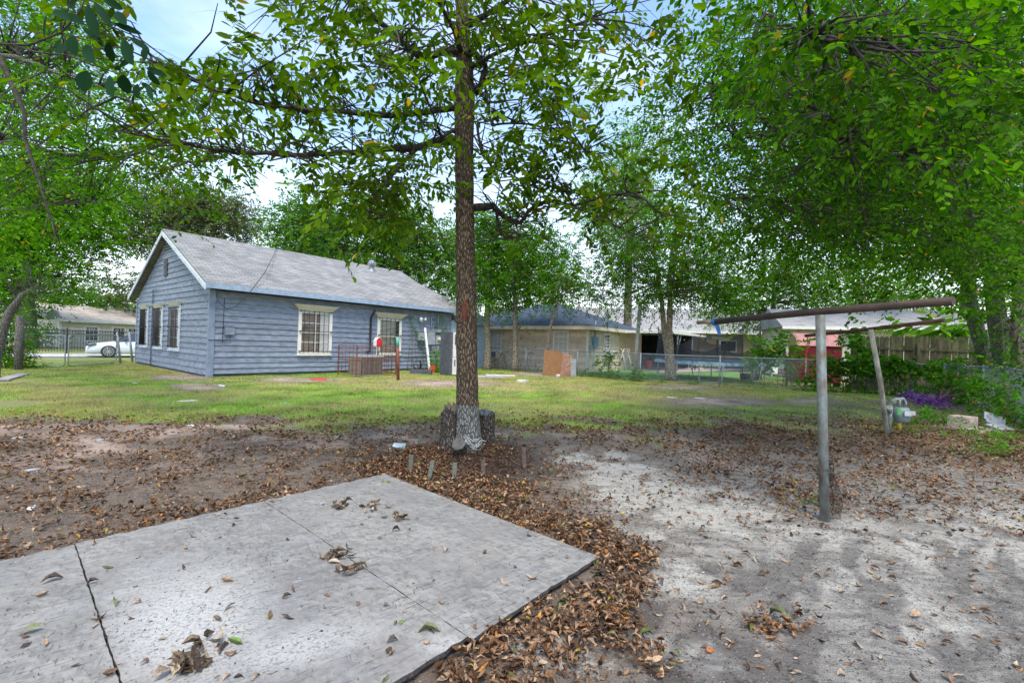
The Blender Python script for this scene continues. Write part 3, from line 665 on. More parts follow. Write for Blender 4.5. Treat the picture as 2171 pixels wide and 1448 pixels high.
def window(parent, u0, u1, z0, z1, face='x', lab=None, panes=(2, 4), pane_mat='glass', bars=0, head=None, fr=.11, frame_mat='white_paint', mun=True, off=.03):
    """window on the plane y=0 facing -y (face 'x') or on x=0 facing -x (face 'y')"""
    def P(mb, a0, a1, d0, d1, z0_, z1_):
        if face == 'x': mb.b2(a0, a1, -d1, -d0, z0_, z1_)
        else: mb.b2(-d1, -d0, a0, a1, z0_, z1_)
    f = MB()
    P(f, u0, u0+fr, off, off+.045, z0, z1); P(f, u1-fr, u1, off, off+.045, z0, z1)
    P(f, u0+fr, u1-fr, off, off+.045, z1-fr, z1); P(f, u0-.02, u1+.02, off, off+.075, z0-.05, z0)
    P(f, u0+fr, u1-fr, off, off+.04, z0, z0+fr*.7)
    W = obj('window', f, M[frame_mat], parent)
    if lab: W['label'] = lab
    p = MB(); P(p, u0+fr, u1-fr, off, off+.008, z0+fr*.7, z1-fr); obj('pane', p, M[pane_mat], W)
    if mun:
        m_ = MB(); a, b = panes; x0, x1, y0, y1 = u0+fr, u1-fr, z0+fr*.7, z1-fr
        for i in range(1, a): x = x0+(x1-x0)*i/a; P(m_, x-.012, x+.012, off+.009, off+.025, y0, y1)
        for i in range(1, b): y = y0+(y1-y0)*i/b; P(m_, x0, x1, off+.011, off+.028+(.012 if i == b//2 else 0), y-.013, y+.013)
        obj('muntin', m_, M[frame_mat], W)
    if bars:
        g = MB(); x0, x1 = u0+fr*.7, u1-fr*.7; zb, zt_ = z0+.12, z1-fr*.4
        def T(p0, p1, r=.011):
            g.tube([(p0[0], -off-.1, p0[1]), (p1[0], -off-.1, p1[1])] if face == 'x' else [(-off-.1, p0[0], p0[1]), (-off-.1, p1[0], p1[1])], r, 5)
        for i in range(bars): x = x0+(x1-x0)*(i+.5)/bars; T((x, zb-.05), (x, zt_+.03))
        for z in (zb, (zb+zt_)/2, zt_): T((x0-.03, z), (x1+.03, z), .013)
        for z in (zb, (zb+zt_)/2, zt_):
            for x in (x0-.03, x1+.03): P(g, x-.03, x+.03, off+.04, off+.11, z-.02, z+.02)
        obj('window_bars', g, M['iron'], W)
    if head:
        h = MB(); e, ht = head
        if face == 'x':
            vs = [(u0, -off, z1), (u1, -off, z1), (u1, -off-.07, z1), (u0, -off-.07, z1), (u0-e, -off, z1+ht), (u1+e, -off, z1+ht), (u1+e, -off-.2, z1+ht), (u0-e, -off-.2, z1+ht)]
        else:
            vs = [(-off, u0, z1), (-off, u1, z1), (-off-.06, u1, z1), (-off-.06, u0, z1), (-off, u0-e, z1+ht), (-off, u1+e, z1+ht), (-off-.14, u1+e, z1+ht), (-off-.14, u0-e, z1+ht)]
        h.add(vs, [(3, 2, 1, 0), (4, 5, 6, 7), (0, 1, 5, 4), (1, 2, 6, 5), (2, 3, 7, 6), (3, 0, 4, 7)]); obj('head_trim', h, M['cream_paint'], W)
    return W
W1 = window(house, 2.97, 4.37, .78, 2.53, 'x', 'large barred window with brown boards and a curtain behind the glass', (2, 4), 'board_brown', 6, (.2, .2), .13)
c_ = MB(); c_.b2(3.86, 4.24, -.045, -.0385, .9, 2.38); obj('curtain', c_, M['curtain'], W1)
W2 = window(house, 6.55, 7.88, .78, 2.48, 'x', 'barred window with closed white blinds beside the condenser', (1, 2), 'glass', 5, (.22, .2), .14)
bl = MB()
for k in range(24): bl.box((7.13, -.044, .95+k*.058), (.84, .004, .034), rot=Matrix.Rotation(.35, 3, 'X'))
obj('blind', bl, M['blind'], W2)
for (v0, v1) in ((2.95, 4.2), (5.15, 6.3), (7.3, 8.4)):
    window(house, v0, v1, .82, 2.5, 'y', None, (2, 4), 'board_brown', 9, (.05, .15), .15, frame_mat='rake_white', off=.035)

# lower wing at the far end
ext = MB(); lap(ext, lambda z: UL+.15+.9, lambda z: 13.9, .05, 2.5, .2, 'x', -1); ext.b2(UL+.0, UL+.15+.9, -.03, .05, .0, 2.6); ext.b2(UL+.02, 13.9, .02, 7, 0, 2.55); ext.b2(13.85, 13.97, -.05, .08, 0, 2.5)
obj('wing_wall', ext, mat('wing_blue', (.42, .52, .66), .6, var=.1), house)
wr = MB(); z0 = 2.55
wr.add([(UL+.2, -.42, 2.62), (14.5, -.42, 2.62), (UL+.2, 4.0, 4.95), (12.2, 4.0, 4.9), (14.5, 7.4, 2.62), (UL+.2, 7.4, 2.7), (UL+.2, -.42, 2.54), (14.5, -.42, 2.54), (14.5, 7.4, 2.54), (UL+.2, 7.4, 2.54)],
       [(0, 1, 3, 2), (1, 4, 3), (2, 3, 4, 5), (6, 7, 1, 0), (7, 8, 4, 1), (8, 9, 5, 4), (9, 6, 0, 2, 5), (9, 8, 7, 6)])
obj('wing_roof', wr, M['shingle_grey'], house)
wf = MB(); wf.b2(UL+.2, 14.52, -.46, -.43, 2.44, 2.63); wf.b2(14.5, 14.53, -.43, 7.4, 2.44, 2.62); obj('wing_fascia', wf, M['trim_blue'], house)

# turbine vents
def turbine(u, v, zb, lab=None, red=False):
    b = MB(); b.lathe([(.20, 0), (.16, .02), (.15, .28), (.17, .3)], (u, v, zb)); bb = obj('vent_base', b, M['galv'], house)
    if lab: bb['label'] = lab
    g = MB()
    for k in range(18):
        a = 2*PI*k/18; pr = [(.13, .3), (.2, .36), (.225, .46), (.2, .56), (.12, .62)]
        vs = []
        for (r, z) in pr:
            for da in (-.06, .09): vs.append((u+r*math.cos(a+da), v+r*math.sin(a+da), zb+z))
        g.add(vs, [(2*i, 2*i+1, 2*i+3, 2*i+2) for i in range(4)])
    g.lathe([(.15, .6), (.10, .64), (0, .65)], (u, v, zb))
    g.lathe([(.1, .3), (.1, .6)], (u, v, zb), mi=1)
    obj('turbine', g, [M['plastic_red'] if red else M['alu'], M['iron']], bb)
def onroof(u, v): return RZ+.14-abs(VM-v)*.475
turbine(8.3, 5.3, onroof(8.3, 5.3)-.08, 'turbine roof vent just past the ridge'); turbine(8.8, 3.9, onroof(8.8, 3.9)-.1, 'red stained turbine roof vent on the near slope')
turbine(12.0, 3.3, 4.15, 'turbine roof vent on the lower wing')
st = MB(); st.lathe([(.16, 0), (.05, .14)], (11.5, .75, 3.1)); st.tube([(11.5, .75, 3.1), (11.5, .75, 4.15)], .035); st.tube([(11.5, .75, 4.15), (11.5, .68, 4.24), (11.5, .58, 4.2)], .05); obj('service_mast', st, M['galv'], house)
# wall gear
g = MB(); g.b2(.43, .73, -.12, -.035, 1.46, 1.74); g.b2(.42, .74, -.135, -.035, 1.735, 1.76); obj('junction_box', g, M['siding_blue'], house)
g = MB(); g.tube([(.4, -.05, 2.7), (.38, -.05, 1.2)], .008, 5); g.tube([(.6, -.06, 1.46), (.62, -.06, 1.27), (.3, -.055, 1.25), (0, -.075, 1.27), (-.07, -.07, 1.27)], .008, 5); obj('conduit', g, M['iron'], house)
g = MB(); g.tube([(-.07, 6.62, 0), (-.07, 6.62, 3.2), (-.1, 6.5, 3.27), (-.1, 6.1, 3.27)], .022, 6); obj('riser_pipe', g, M['siding_blue'], house)
g = MB(); g.tube([(6.2, -.34, 2.86), (6.2, -.3, 2.7), (6.18, -.08, 2.4), (6.17, -.08, .95), (6.0, -.12, .9)], .045, 8); obj('line_set', g, M['black'], house)
g = MB(); g.b2(8.82, 9.23, -.17, -.03, 1.48, 1.85); obj('meter_box', g, M['box_grey'], house)
g = MB(); g.b2(9.48, 9.92, -.16, -.03, 1.28, 1.95); g.b2(9.46, 9.94, -.18, -.03, 1.95, 1.975); obj('breaker_panel', g, M['box_grey'], house)
g = MB(); g.b2(10.0, 10.38, -.14, -.03, 1.3, 1.75); g.b2(10.0, 10.3, -.16, -.03, 1.92, 2.08); mt = obj('electric_meter', g, M['box_grey'], house)
q = MB(); q.lathe([(.11, 0), (.11, .08), (.07, .14), (0, .15)], n=14).xf(Matrix.Translation((10.2, -.14, 1.55)) @ Matrix.Rotation(PI/2, 4, 'X')); obj('meter_dial', q, mat('meter_glass', (.5, .5, .35), .2), mt)
g = MB(); g.tube([(9.05, -.1, 1.85), (9.05, -.1, 2.45)], .013, 5); g.tube([(9.7, -.09, 1.97), (9.7, -.09, 2.9)], .025, 6); g.tube([(10.15, -.09, 2.08), (10.15, -.09, 2.9)], .03, 6); g.tube([(9.3, -.06, .75), (10.3, -.06, .75)], .015, 5); g.tube([(8.0, -.06, .7), (9.6, -.06, .72), (9.62, -.06, 1.3)], .02, 5)
g.tube([(10.2, -.09, 1.3), (10.15, -.1, .9), (10.35, -.1, .1)], .022, 6)
rq = random.Random(9)
for k in range(6):
    x = 9.75+.1*k; g.tube([(x, -.1, 1.28), (x+rq.uniform(-.1, .15), -.16, 1.0), (x+.25, -.14, .85+rq.uniform(-.1, .1)), (x+.1, -.1, 1.25)], .009, 5)
obj('conduit', g, M['box_grey'], house)
fl = MB()
for s_ in (-1, 1): fl.lathe([(.0, 0), (.04, .01), (.06, .06), (.085, .15), (.085, .16), (0, .15)], n=12).xf(Matrix.Translation((9.05+s_*.1, -.1, 2.5)) @ Matrix.Rotation(PI/2-.2, 4, 'X') @ Matrix.Rotation(s_*.3, 4, 'Y'), len(fl.v)-72)
fl.b2(8.98, 9.12, -.1, -.03, 2.4, 2.54); obj('flood_light', fl, M['plastic_white'], house)

# overhead cable drooping off the eave and up over the roof
g = MB(); pts = []
g.tube([H(*q) for q in ((457, 618, 14.9), (463, 640, 14.75), (480, 655, 14.7), (500, 650, 14.75), (530, 620, 15.2), (560, 580, 16.6), (575, 552, 18.5), (587, 526, 21.2))], .012, 5)
tag(obj('overhead_cable', g, M['iron']), 'thin black cable drooping from the grey house eave and rising over its roof', 'cable')

# ---------------------------------------------------------------- tan house
TF = Frame(4.13, 24.6, 54)
th = thing('tan_house', 'tan lap sided house with a dark blue shingle hip roof behind the chain link fence', 'house', (*TF.o, 0), TF.a)
M['siding_tan'] = mat('siding_tan', (.68, .53, .38), .7, var=.1, scale=3, streak=.16, bump=.2)
M['siding_cream'] = mat('siding_cream', (.74, .62, .46), .7, var=.1, scale=3, streak=.06)
g = MB(); lap(g, lambda z: .02, lambda z: 9.6, 0, 2.5, .2, 'y', -1, wob=.003, thick=.055); obj('front_wall', g, M['siding_tan'], th)
g = MB(); lap(g, lambda z: .02, lambda z: 4.4, 0, 2.5, .2, 'x', -1, wob=.003, thick=.055); obj('side_wall', g, M['siding_cream'], th)
g = MB(); g.b2(.03, 8.5, .03, 9.6, 0, 2.5); obj('wall', g, M['siding_tan'], th)
g = MB(); g.b2(-.05, .06, -.05, .03, 0, 2.5); obj('corner_board', g, M['white_paint'], th)
g = MB(); e = .5; zE = 2.5
vs = [(-e, -e, zE), (9, -e, zE), (9, 10.1, zE), (-e, 10.1, zE), (3.2, 3.4, 4.25), (4.6, 3.4, 4.25), (3.6, 6.4, 4.25), (4.6, 6.4, 4.25)]
vs = [(-e, -e, zE), (9, -e, zE), (9, 10.1, zE), (-e, 10.1, zE), (4.0, 4.0, 4.2), (4.0, 5.8, 4.2)]
g.add(vs, [(0, 1, 4), (1, 2, 5, 4), (2, 3, 5), (3, 0, 4, 5), (3, 2, 1, 0)]); obj('roof', g, M['shingle_blue'], th)
g = MB(); g.b2(-e-.03, -e, -e-.03, 10.1, zE-.16, zE+.03); g.b2(-e, 6.9, -e-.03, -e, zE-.16, zE+.03); obj('fascia', g, M['siding_cream'], th)
window(th, 1.13, 2.14, 1.0, 2.3, 'y', 'white grid window beside the leaning boards', (3, 4), 'curtain', 0, None, .07)
wb = window(th, 5.85, 6.85, .95, 2.32, 'y', 'white grid window with an air conditioner in its sill', (3, 4), 'curtain', 0, None, .07)
g = MB(); g.b2(-.45, -.03, 5.95, 6.6, .55, .98); ac = obj('window_air_conditioner', g, M['plastic_white'], wb); g = MB(); g.b2(-.465, -.45, 6.0, 6.4, .6, .93); obj('grille', g, M['dark_grey'], ac)
wb = window(th, 1.99, 2.87, 1.25, 2.25, 'x', 'narrow window beside the meter panel', (2, 2), 'glass', 0, None, .07)
g = MB(); g.b2(2.2, 2.9, -.4, -.03, .95, 1.25); ac = obj('window_air_conditioner', g, M['plastic_white'], wb)
g = MB(); g.b2(.52, 1.1, -.16, -.03, 1.4, 2.0); obj('breaker_panel', g, M['plastic_blue'] if 0 else mat('blue_grey_panel', (.2, .3, .42), .5), th)
g = MB(); g.tube([(.8, -.09, 2.0), (.8, -.09, 2.9)], .03, 6); g.tube([(.3, -.06, 2.4), (.3, -.06, .9), (.5, -.06, .85)], .015, 5); g.tube([(.65, -.08, 1.4), (.65, -.08, .2)], .018, 5); g.b2(.2, .42, -.15, -.03, 1.2, 1.5); obj('conduit', g, M['box_grey'], th)
q = MB(); q.lathe([(0, 0), (.15, .015), (.3, .06), (.42, .12), (.42, .13), (.3, .075), (0, .02)], n=20).xf(Matrix.Translation((1.55, -.5, 3.0)) @ Matrix.Rotation(R(54+80), 4, 'Z') @ Matrix.Rotation(R(75), 4, 'Y') @ Matrix.Diagonal((1, .82, 1, 1)).to_4x4())
dsh = obj('satellite_dish', q, M['box_grey'], th); q = MB(); q.tube([(1.55, -.45, 3.0), (1.6, -.45, 2.6), (1.6, -.4, 2.5)], .025, 6); q.tube([(1.5, -.5, 2.85), (1.25, -.9, 2.8)], .014, 5); obj('mount', q, M['dark_grey'], dsh)

# carport beside the tan house
cp = thing('carport', 'low carport with a thin white roof edge and pale posts beside the tan house', 'carport', (*TF.o, 0), TF.a)
g = MB(); g.b2(4.3, 19.5, -3.2, 4.5, 2.44, 2.5); obj('roof', g, M['box_grey'], cp)
g = MB(); g.b2(4.28, 13, -3.24, -3.2, 2.36, 2.52); g.b2(4.26, 4.3, -3.2, 0, 2.36, 2.52); obj('fascia', g, M['white_paint'], cp)
g = MB(); g.b2(13, 19.6, -3.6, -3.2, 2.28, 2.48); obj('awning', g, M['dark_grey'], cp)
for u in (6.1, 9.6, 13.3, 17.5):
    g = MB(); g.tube([(u, -3.1, 0), (u, -3.1, 2.4)], .055, 8); obj('post', g, M['galv'], cp)
g = MB(); g.bar((6.15, -3.1, 1.2), (6.9, -3.1, 2.35), .05, .05); obj('brace', g, M['galv'], cp)
g = MB(); g.b2(5.1, 12, 4.4, 4.5, 0, 2.44); g.b2(12.4, 12.5, -2.4, 4.4, 0, 2.44); g.b2(12.1, 19.5, 4.4, 4.5, 0, 1.2); obj('dark_shade_wall', g, M['carport_shade'], cp)  # near-black walls paint in the carport's shade; the cross wall is added for it
for u in (5.6, 8.2, 11):
    g = MB(); g.tube([(u, -2.2, 2.44), (u, -2.2, 2.2)], .008, 4); b_ = obj('hanging_bulb', g, M['iron'], cp); q = MB(); q.lathe([(.0, 0), (.045, .03), (.05, .08), (.02, .14)], (u, -2.2, 2.06), 8); obj('bulb', q, M['plastic_white'], b_)
g = MB(); g.b2(4.5, 5.2, .3, .36, 0, 2.1); obj('screen_door', g, M['dark_grey'], cp)

# ---------------------------------------------------------------- long pale building behind
LB = Frame(*[(H(1655, 770, 44)[0]), 44], 166)
lb = thing('long_building', 'long pale roofed building with a brown brick wall far behind the carport', 'building', (*LB.o, 0), LB.a)
g = MB(); g.b2(0, 30, -6, 0, 0, 3.3); obj('wall', g, mat('brown_brick', (.30, .23, .18), .9, var=.25, scale=12), lb)
g = MB(); g.add([(-.6, .8, 3.3), (31, .8, 3.3), (31, -3.5, 5.9), (-.6, -3.5, 5.9), (31, -7, 3.3), (-.6, -7, 3.3)], [(0, 1, 2, 3), (3, 2, 4, 5), (0, 3, 5), (1, 4, 2), (0, 5, 4, 1)]); obj('roof', g, M['shingle_pale'], lb)
g = MB(); g.b2(-.6, 31, .82, .9, 3.1, 3.36); obj('gutter', g, M['plastic_white'], lb)
g = MB(); g.b2(.1, .35, .02, .15, 0, 3.1); obj('downspout', g, M['plastic_white'], lb)
for u in (4, 8.5):
    g = MB(); g.b2(u, u+1.6, .01, .08, 1.3, 2.5); ww_ = obj('window', g, M['white_paint'], lb); g = MB(); g.b2(u+.1, u+1.5, .085, .1, 1.4, 2.4); obj('pane', g, M['glass'], ww_)

# ---------------------------------------------------------------- cream garage
GF = Frame(16.1, 26.3, -17)
ga = thing('garage', 'cream vertical board garage with a grey shingle roof behind the red shed', 'garage', (*GF.o, 0), GF.a)
g = MB(); g.b2(0, 11, 0, 6, 0, 2.95)
k = 0.0
while k < 11: g.b2(k, k+.045, -.025, -.001, 0, 2.95); k += .2
obj('wall', g, mat('cream_boards', (.56, .52, .43), .75, var=.12, scale=3, stretch=(3, 3, .6)), ga)
g = MB(); zt_ = 2.95; g.add([(-.35, -.5, zt_), (11.3, -.5, zt_), (11.3, 3, 4.25), (-.35, 3, 4.25), (11.3, 6.5, zt_), (-.35, 6.5, zt_)], [(0, 1, 2, 3), (3, 2, 4, 5), (0, 3, 5), (1, 4, 2), (5, 4, 1, 0)]); obj('roof', g, M['shingle_pale'], ga)
g = MB(); g.b2(-.36, 11.3, -.54, -.5, zt_-.14, zt_+.03); obj('fascia', g, M['white_paint'], ga)
g = MB(); g.b2(-.05, .06, -.04, 6, 0, .7); obj('base_course', g, M['white_paint'], ga)

# ---------------------------------------------------------------- red shed
SF = Frame(13.6, 21.3, -20)
sh = thing('red_shed', 'small red metal shed with a faded pink gambrel roof beside the wooden fence', 'shed', (*SF.o, 0), SF.a)
M['red_metal'] = mat('red_sheet_metal', (.2, .012, .022), .5, var=.25, scale=3); M['pink_metal'] = mat('faded_pink_metal', (.45, .2, .18), .6, var=.12, scale=3)
g = MB(); g.b2(0, 1.75, 0, 1.9, .05, 1.82)
for k in range(6): g.b2(.1+k*.26, .14+k*.26, -.02, 0, .05, 1.8)
obj('wall', g, M['red_metal'], sh)
g = MB(); g.prism([(-.08, 1.8), (.22, 2.2), (.95, 2.42), (1.68, 2.2), (1.98, 1.8)], 'x', -.06, 1.8)
for k in range(5): g.prism([(-.09, 1.81), (.21, 2.22), (.95, 2.44), (.95, 2.42), (.22, 2.2), (-.08, 1.8)], 'x', .0+k*.4, .03+k*.4)
obj('roof', g, M['pink_metal'], sh)
g = MB(); g.b2(.25, 1.05, -.035, -.02, .1, 1.75); dr = obj('door', g, M['red_metal'], sh); g = MB(); g.b2(.92, .96, -.07, -.035, .9, 1.05); obj('handle', g, M['alu'], dr)
g = MB(); g.b2(-.1, 1.85, -.25, 0, 0, .06); obj('skid', g, M['cream_paint'], sh)

# ---------------------------------------------------------------- far house on the left
FF = Frame(-38.4, 38, 68)
fh = thing('far_house', 'low beige house with white trimmed windows beyond the black iron fence', 'house', (*FF.o, 0), FF.a)
g = MB(); g.b2(0, 14, 0, 8, 0, 2.3); obj('wall', g, mat('beige_siding', (.62, .56, .47), .8, var=.1, scale=2), fh)
g = MB()
k = .15
while k < 2.2: g.b2(-.02, -.001, 0, 8, k, k+.03); k += .22
obj('gable_siding', g, mat('pale_siding', (.52, .55, .56), .7), fh)
g = MB(); g.add([(-.9, -.5, 2.28), (15, -.5, 2.28), (15, 4, 3.75), (-.9, 4, 3.75), (15, 8.5, 2.28), (-.9, 8.5, 2.28), (-.9, -.5, 2.16), (-.9, 8.5, 2.16), (15, 8.5, 2.16), (15, -.5, 2.16), (-.9, 4, 3.6), (15, 4, 3.6)],
      [(0, 1, 2, 3), (3, 2, 4, 5), (6, 9, 1, 0), (7, 5, 4, 8), (6, 0, 3, 10), (10, 3, 5, 7), (9, 11, 2, 1), (11, 8, 4, 2), (6, 10, 11, 9), (10, 7, 8, 11)]); obj('roof', g, M['shingle_tan'], fh)
g = MB(); g.b2(-.9, 15, -.56, -.51, 2.14, 2.32); g.b2(-.1, .1, -.12, -.01, 0, 2.2); obj('gutter', g, M['plastic_white'], fh)
for (a_, b_) in ((1.65, 2.75), (3.7, 4.8), (4.9, 6.0), (8, 9.2)):
    window(fh, a_, b_, .5, 1.85, 'x', None, (3, 4), 'glass', 0, None, .12, off=.0)
for (a_, b_) in ((1.2, 2.0), (3.2, 4.0)): window(fh, a_, b_, .5, 1.8, 'y', None, (1, 2), 'glass', 0, None, .1)
q = MB(); q.lathe([(0, 0), (.25, .04), (.5, .16), (.5, .18), (0, .03)], n=16).xf(Matrix.Translation((-.6, -.7, 2.55)) @ Matrix.Rotation(R(110), 4, 'Z') @ Matrix.Rotation(R(70), 4, 'Y')); dd = obj('satellite_dish', q, M['box_grey'], fh)
q = MB(); q.tube([(-.6, -.7, 2.55), (-.5, -.5, 2.2)], .04, 6); obj('mount', q, M['plastic_white'], dd)

# ---------------------------------------------------------------- fences
def chainlink(name, label, pts, h, mesh_r=.0022, pitch=.062, posts=None, post_r=.03, rail=True, mesh_every=1, post_lab=None, skipmesh=False):
    root = thing(name, label, 'fence', (*pts[0][:2], 0)); o = Vector((*pts[0][:2], 0))
    P = [Vector((*p[:2], 0))-o for p in pts]
    for i, p in enumerate(P):
        zz = hz(p.x+o.x, p.y+o.y); g = MB(); g.tube([p+Vector((0, 0, zz-.1)), p+Vector((0, 0, h+.02))], post_r*(1.2 if i in (0, len(P)-1) else 1), 8); g.lathe([(post_r*1.3, 0), (post_r, .03), (0, .045)], p+Vector((0, 0, h+.01)), 8)
        obj('post', g, M['galv'], root)
    if rail:
        for a, b in zip(P[:-1], P[1:]):
            g = MB(); g.tube([a+Vector((0, 0, h)), (a+b)/2+Vector((0, 0, h-.012)), b+Vector((0, 0, h))], .02, 6); obj('top_rail', g, M['galv'], root)
    vs = []; fs = []
    for a, b in zip(P[:-1], P[1:]):
        d = b-a; Ls = d.length; d = d/Ls; nrm = Vector((-d.y, d.x, 0))
        for sg in (1, -1):
            s0 = -h
            while s0 < Ls:
                # line from (s0, 0) to (s0+h, h), clipped
                t0, t1 = max(0, -s0), min(h, Ls-s0)
                if t1-t0 > .05:
                    pa = (s0+t0, t0) if sg == 1 else (s0+t0, h-t0); pb = (s0+t1, t1) if sg == 1 else (s0+t1, h-t1)
                    A = a+d*pa[0]+Vector((0, 0, pa[1]+.03)); B = a+d*pb[0]+Vector((0, 0, pb[1]+.03)); k = len(vs)
                    dv_ = (B-A).normalized(); pn = dv_.cross(nrm)*mesh_r
                    q = nrm*mesh_r
                    for (X_) in (A, B): vs += [X_+pn, X_-pn*.5+q, X_-pn*.5-q]
                    fs += [(k, k+1, k+4, k+3), (k+1, k+2, k+5, k+4), (k+2, k, k+3, k+5)]
                s0 += pitch*mesh_every
    g = MB(); g.add(vs, fs); obj('chain_mesh', g, M['galv'], root, recalc=False)
    return root
chainlink('chain_link_fence', 'low galvanised chain link fence across the back of the yard', [(-1.35, 25.6), (.76, 23.73), (3.2, 21.7), (5.64, 19.57), (8.54, 18.35), (11.5, 17.5), (14.17, 16.53), (15.0, 14.9)], 1.2, .0022)
chainlink('chain_link_fence', 'galvanised chain link fence running along the right side of the yard under the trees', [(14.9, 14.7), (14.03, 15.1-.6), (13.7, 13.0), (12.41, 11.21), (10.6, 9.1), (9.4, 7.2), (8.6, 5.6)], 1.22, .0026)

def plank_fence():
    root = thing('wooden_fence', 'tall mossy dog eared wooden privacy fence behind the vine covered chain link', 'fence')
    a = Vector((15.0, 19.4, 0)); b = Vector((17.3, 15.6, 0)); a = Vector((14.35, 18.9, 0)); b = Vector((17.6, 16.3, 0)); d = (b-a); Ls = d.length; d.normalize()
    M['moss_wood'] = mat('mossy_boards', (.13, .115, .06), .9, var=.35, scale=3, stretch=(3, 3, .5), streak=.25, bump=.4)
    s_ = 0; g = MB(); r = random.Random(2)
    ang = math.atan2(d.y, d.x)
    while s_ < Ls+1.6:
        w_ = .145; h = 2.24+r.uniform(-.02, .02); p = a+d*(s_+w_/2); k = len(g.v)
        g.prism([(-w_/2, 0), (w_/2, 0), (w_/2, h-.06), (w_/2-.035, h), (-w_/2+.035, h), (-w_/2, h-.06)], 'y', -.01, .01)
        g.xf(Matrix.Translation(p) @ Matrix.Rotation(ang+r.uniform(-.02, .02), 4, 'Z') @ Matrix.Rotation(r.uniform(-.01, .01), 4, 'Y'), k); s_ += w_+r.uniform(.001, .009)
    obj('boards', g, M['moss_wood'], root)
    nn = Vector((d.y, -d.x, 0))
    for z in (.4, 1.75):
        g = MB(); g.bar(a+nn*.04*-1+Vector((0, 0, z))*1+nn*.07, b+d*1.6+nn*.03+Vector((0, 0, z-.05)), .04, .085); obj('rail', g, M['deadwood'] if z > 9 else M['moss_wood'], root)
    for q_ in (0, .5, 1):
        g = MB(); p = a+d*Ls*q_+nn*.1; g.box((p.x, p.y, 1.0), (.09, .09, 2.0), ang); obj('post', g, M['moss_wood'], root)
plank_fence()

def iron_fence():
    root = thing('iron_fence', 'black wrought iron picket fence with white finials beyond the driveway', 'fence')
    a = Vector((-32, 22.6, 0)); b = Vector((-23, 31.8, 0)); a = Vector((*[-28.9, 26.0], 0)); d = (Vector((-25, 29.5, 0))-a).normalized(); b = a+d*9
    a = a-d*.2; n_ = int(9.4/.125)
    g = MB(); f = MB()
    for i in range(n_):
        p = a+d*i*.125; g.tube([(p.x, p.y, .08), (p.x, p.y, 1.5)], .011, 4)
        f.lathe([(.0, 0), (.022, .02), (.0, .07)], (p.x, p.y, 1.5), 6)
    obj('picket', g, M['iron'], root)['kind'] = 'stuff'
    obj('finial', f, M['plastic_white'], root)['kind'] = 'stuff'
    for z in (.18, 1.22, 1.4):
        g = MB(); g.bar(a+Vector((0, 0, z)), b+Vector((0, 0, z)), .025, .035); obj('rail', g, M['iron'], root)
    for s_ in (0, 2.4, 4.8, 7.2):
        p = a+d*s_; g = MB(); g.box((p.x, p.y, .78), (.07, .07, 1.56), .8); obj('post', g, M['iron'] if s_ else M['plastic_white'], root)
iron_fence()

def gate(label, p0, p1, h, z0=.05):
    p0 = Vector((*p0, 0)); p1 = Vector((*p1, 0)); root = thing('gate', label, 'gate', p0, 0, 'double chain link gate leaves'); d = p1-p0; Ls = d.length; d.normalize(); n_ = Vector((-d.y, d.x, 0))
    g = MB(); c = .12; pts = []
    def P(s_, z): return d*s_+Vector((0, 0, z))
    loop = [(c, z0), (Ls-c, z0), (Ls-.03, z0+.03), (Ls, z0+c), (Ls, h-c), (Ls-.03, h-.03), (Ls-c, h), (c, h), (.03, h-.03), (0, h-c), (0, z0+c), (.03, z0+.03), (c, z0)]
    g.tube([P(*q) for q in loop], .022, 6); obj('frame', g, M['galv'], root)
    vs = []; fs = []; hh = h-z0
    for sg in (1, -1):
        s0 = -hh
        while s0 < Ls:
            t0, t1 = max(0, -s0), min(hh, Ls-s0)
            if t1-t0 > .05:
                pa = (s0+t0, t0) if sg == 1 else (s0+t0, hh-t0); pb = (s0+t1, t1) if sg == 1 else (s0+t1, hh-t1)
                A = P(pa[0], pa[1]+z0); B = P(pb[0], pb[1]+z0); k = len(vs); pn = (B-A).normalized().cross(n_)*.0024; q = n_*.0024
                for X_ in (A, B): vs += [X_+pn, X_-pn*.5+q, X_-pn*.5-q]
                fs += [(k, k+1, k+4, k+3), (k+1, k+2, k+5, k+4), (k+2, k, k+3, k+5)]
            s0 += .07
    g = MB(); g.add(vs, fs); obj('chain_mesh', g, M['galv'], root, recalc=False)
gate('left leaf of the chain link double gate, next to the vine covered post', G(8, 779), G(137, 779), 1.23)
gate('right leaf of the chain link double gate, hanging ajar beside the grey house', G(144, 779), G(246, 771), 1.26)
for (a_, h_, lb_) in (((256, 771), 1.36, 'grey pipe gate post nearer the gate, leaning slightly'), ((281, 768), 1.4, 'grey pipe gate post right beside the grey house wall')):
    p = G(*a_); g = MB(); g.tube([(p[0], p[1], -.05), (p[0]-.12, p[1]-.1, h_)], .045, 8); g.lathe([(.055, 0), (.03, .05), (0, .06)], (p[0]-.12, p[1]-.1, h_), 8); tag(obj('gate_post', g, M['galv']), lb_, 'post')
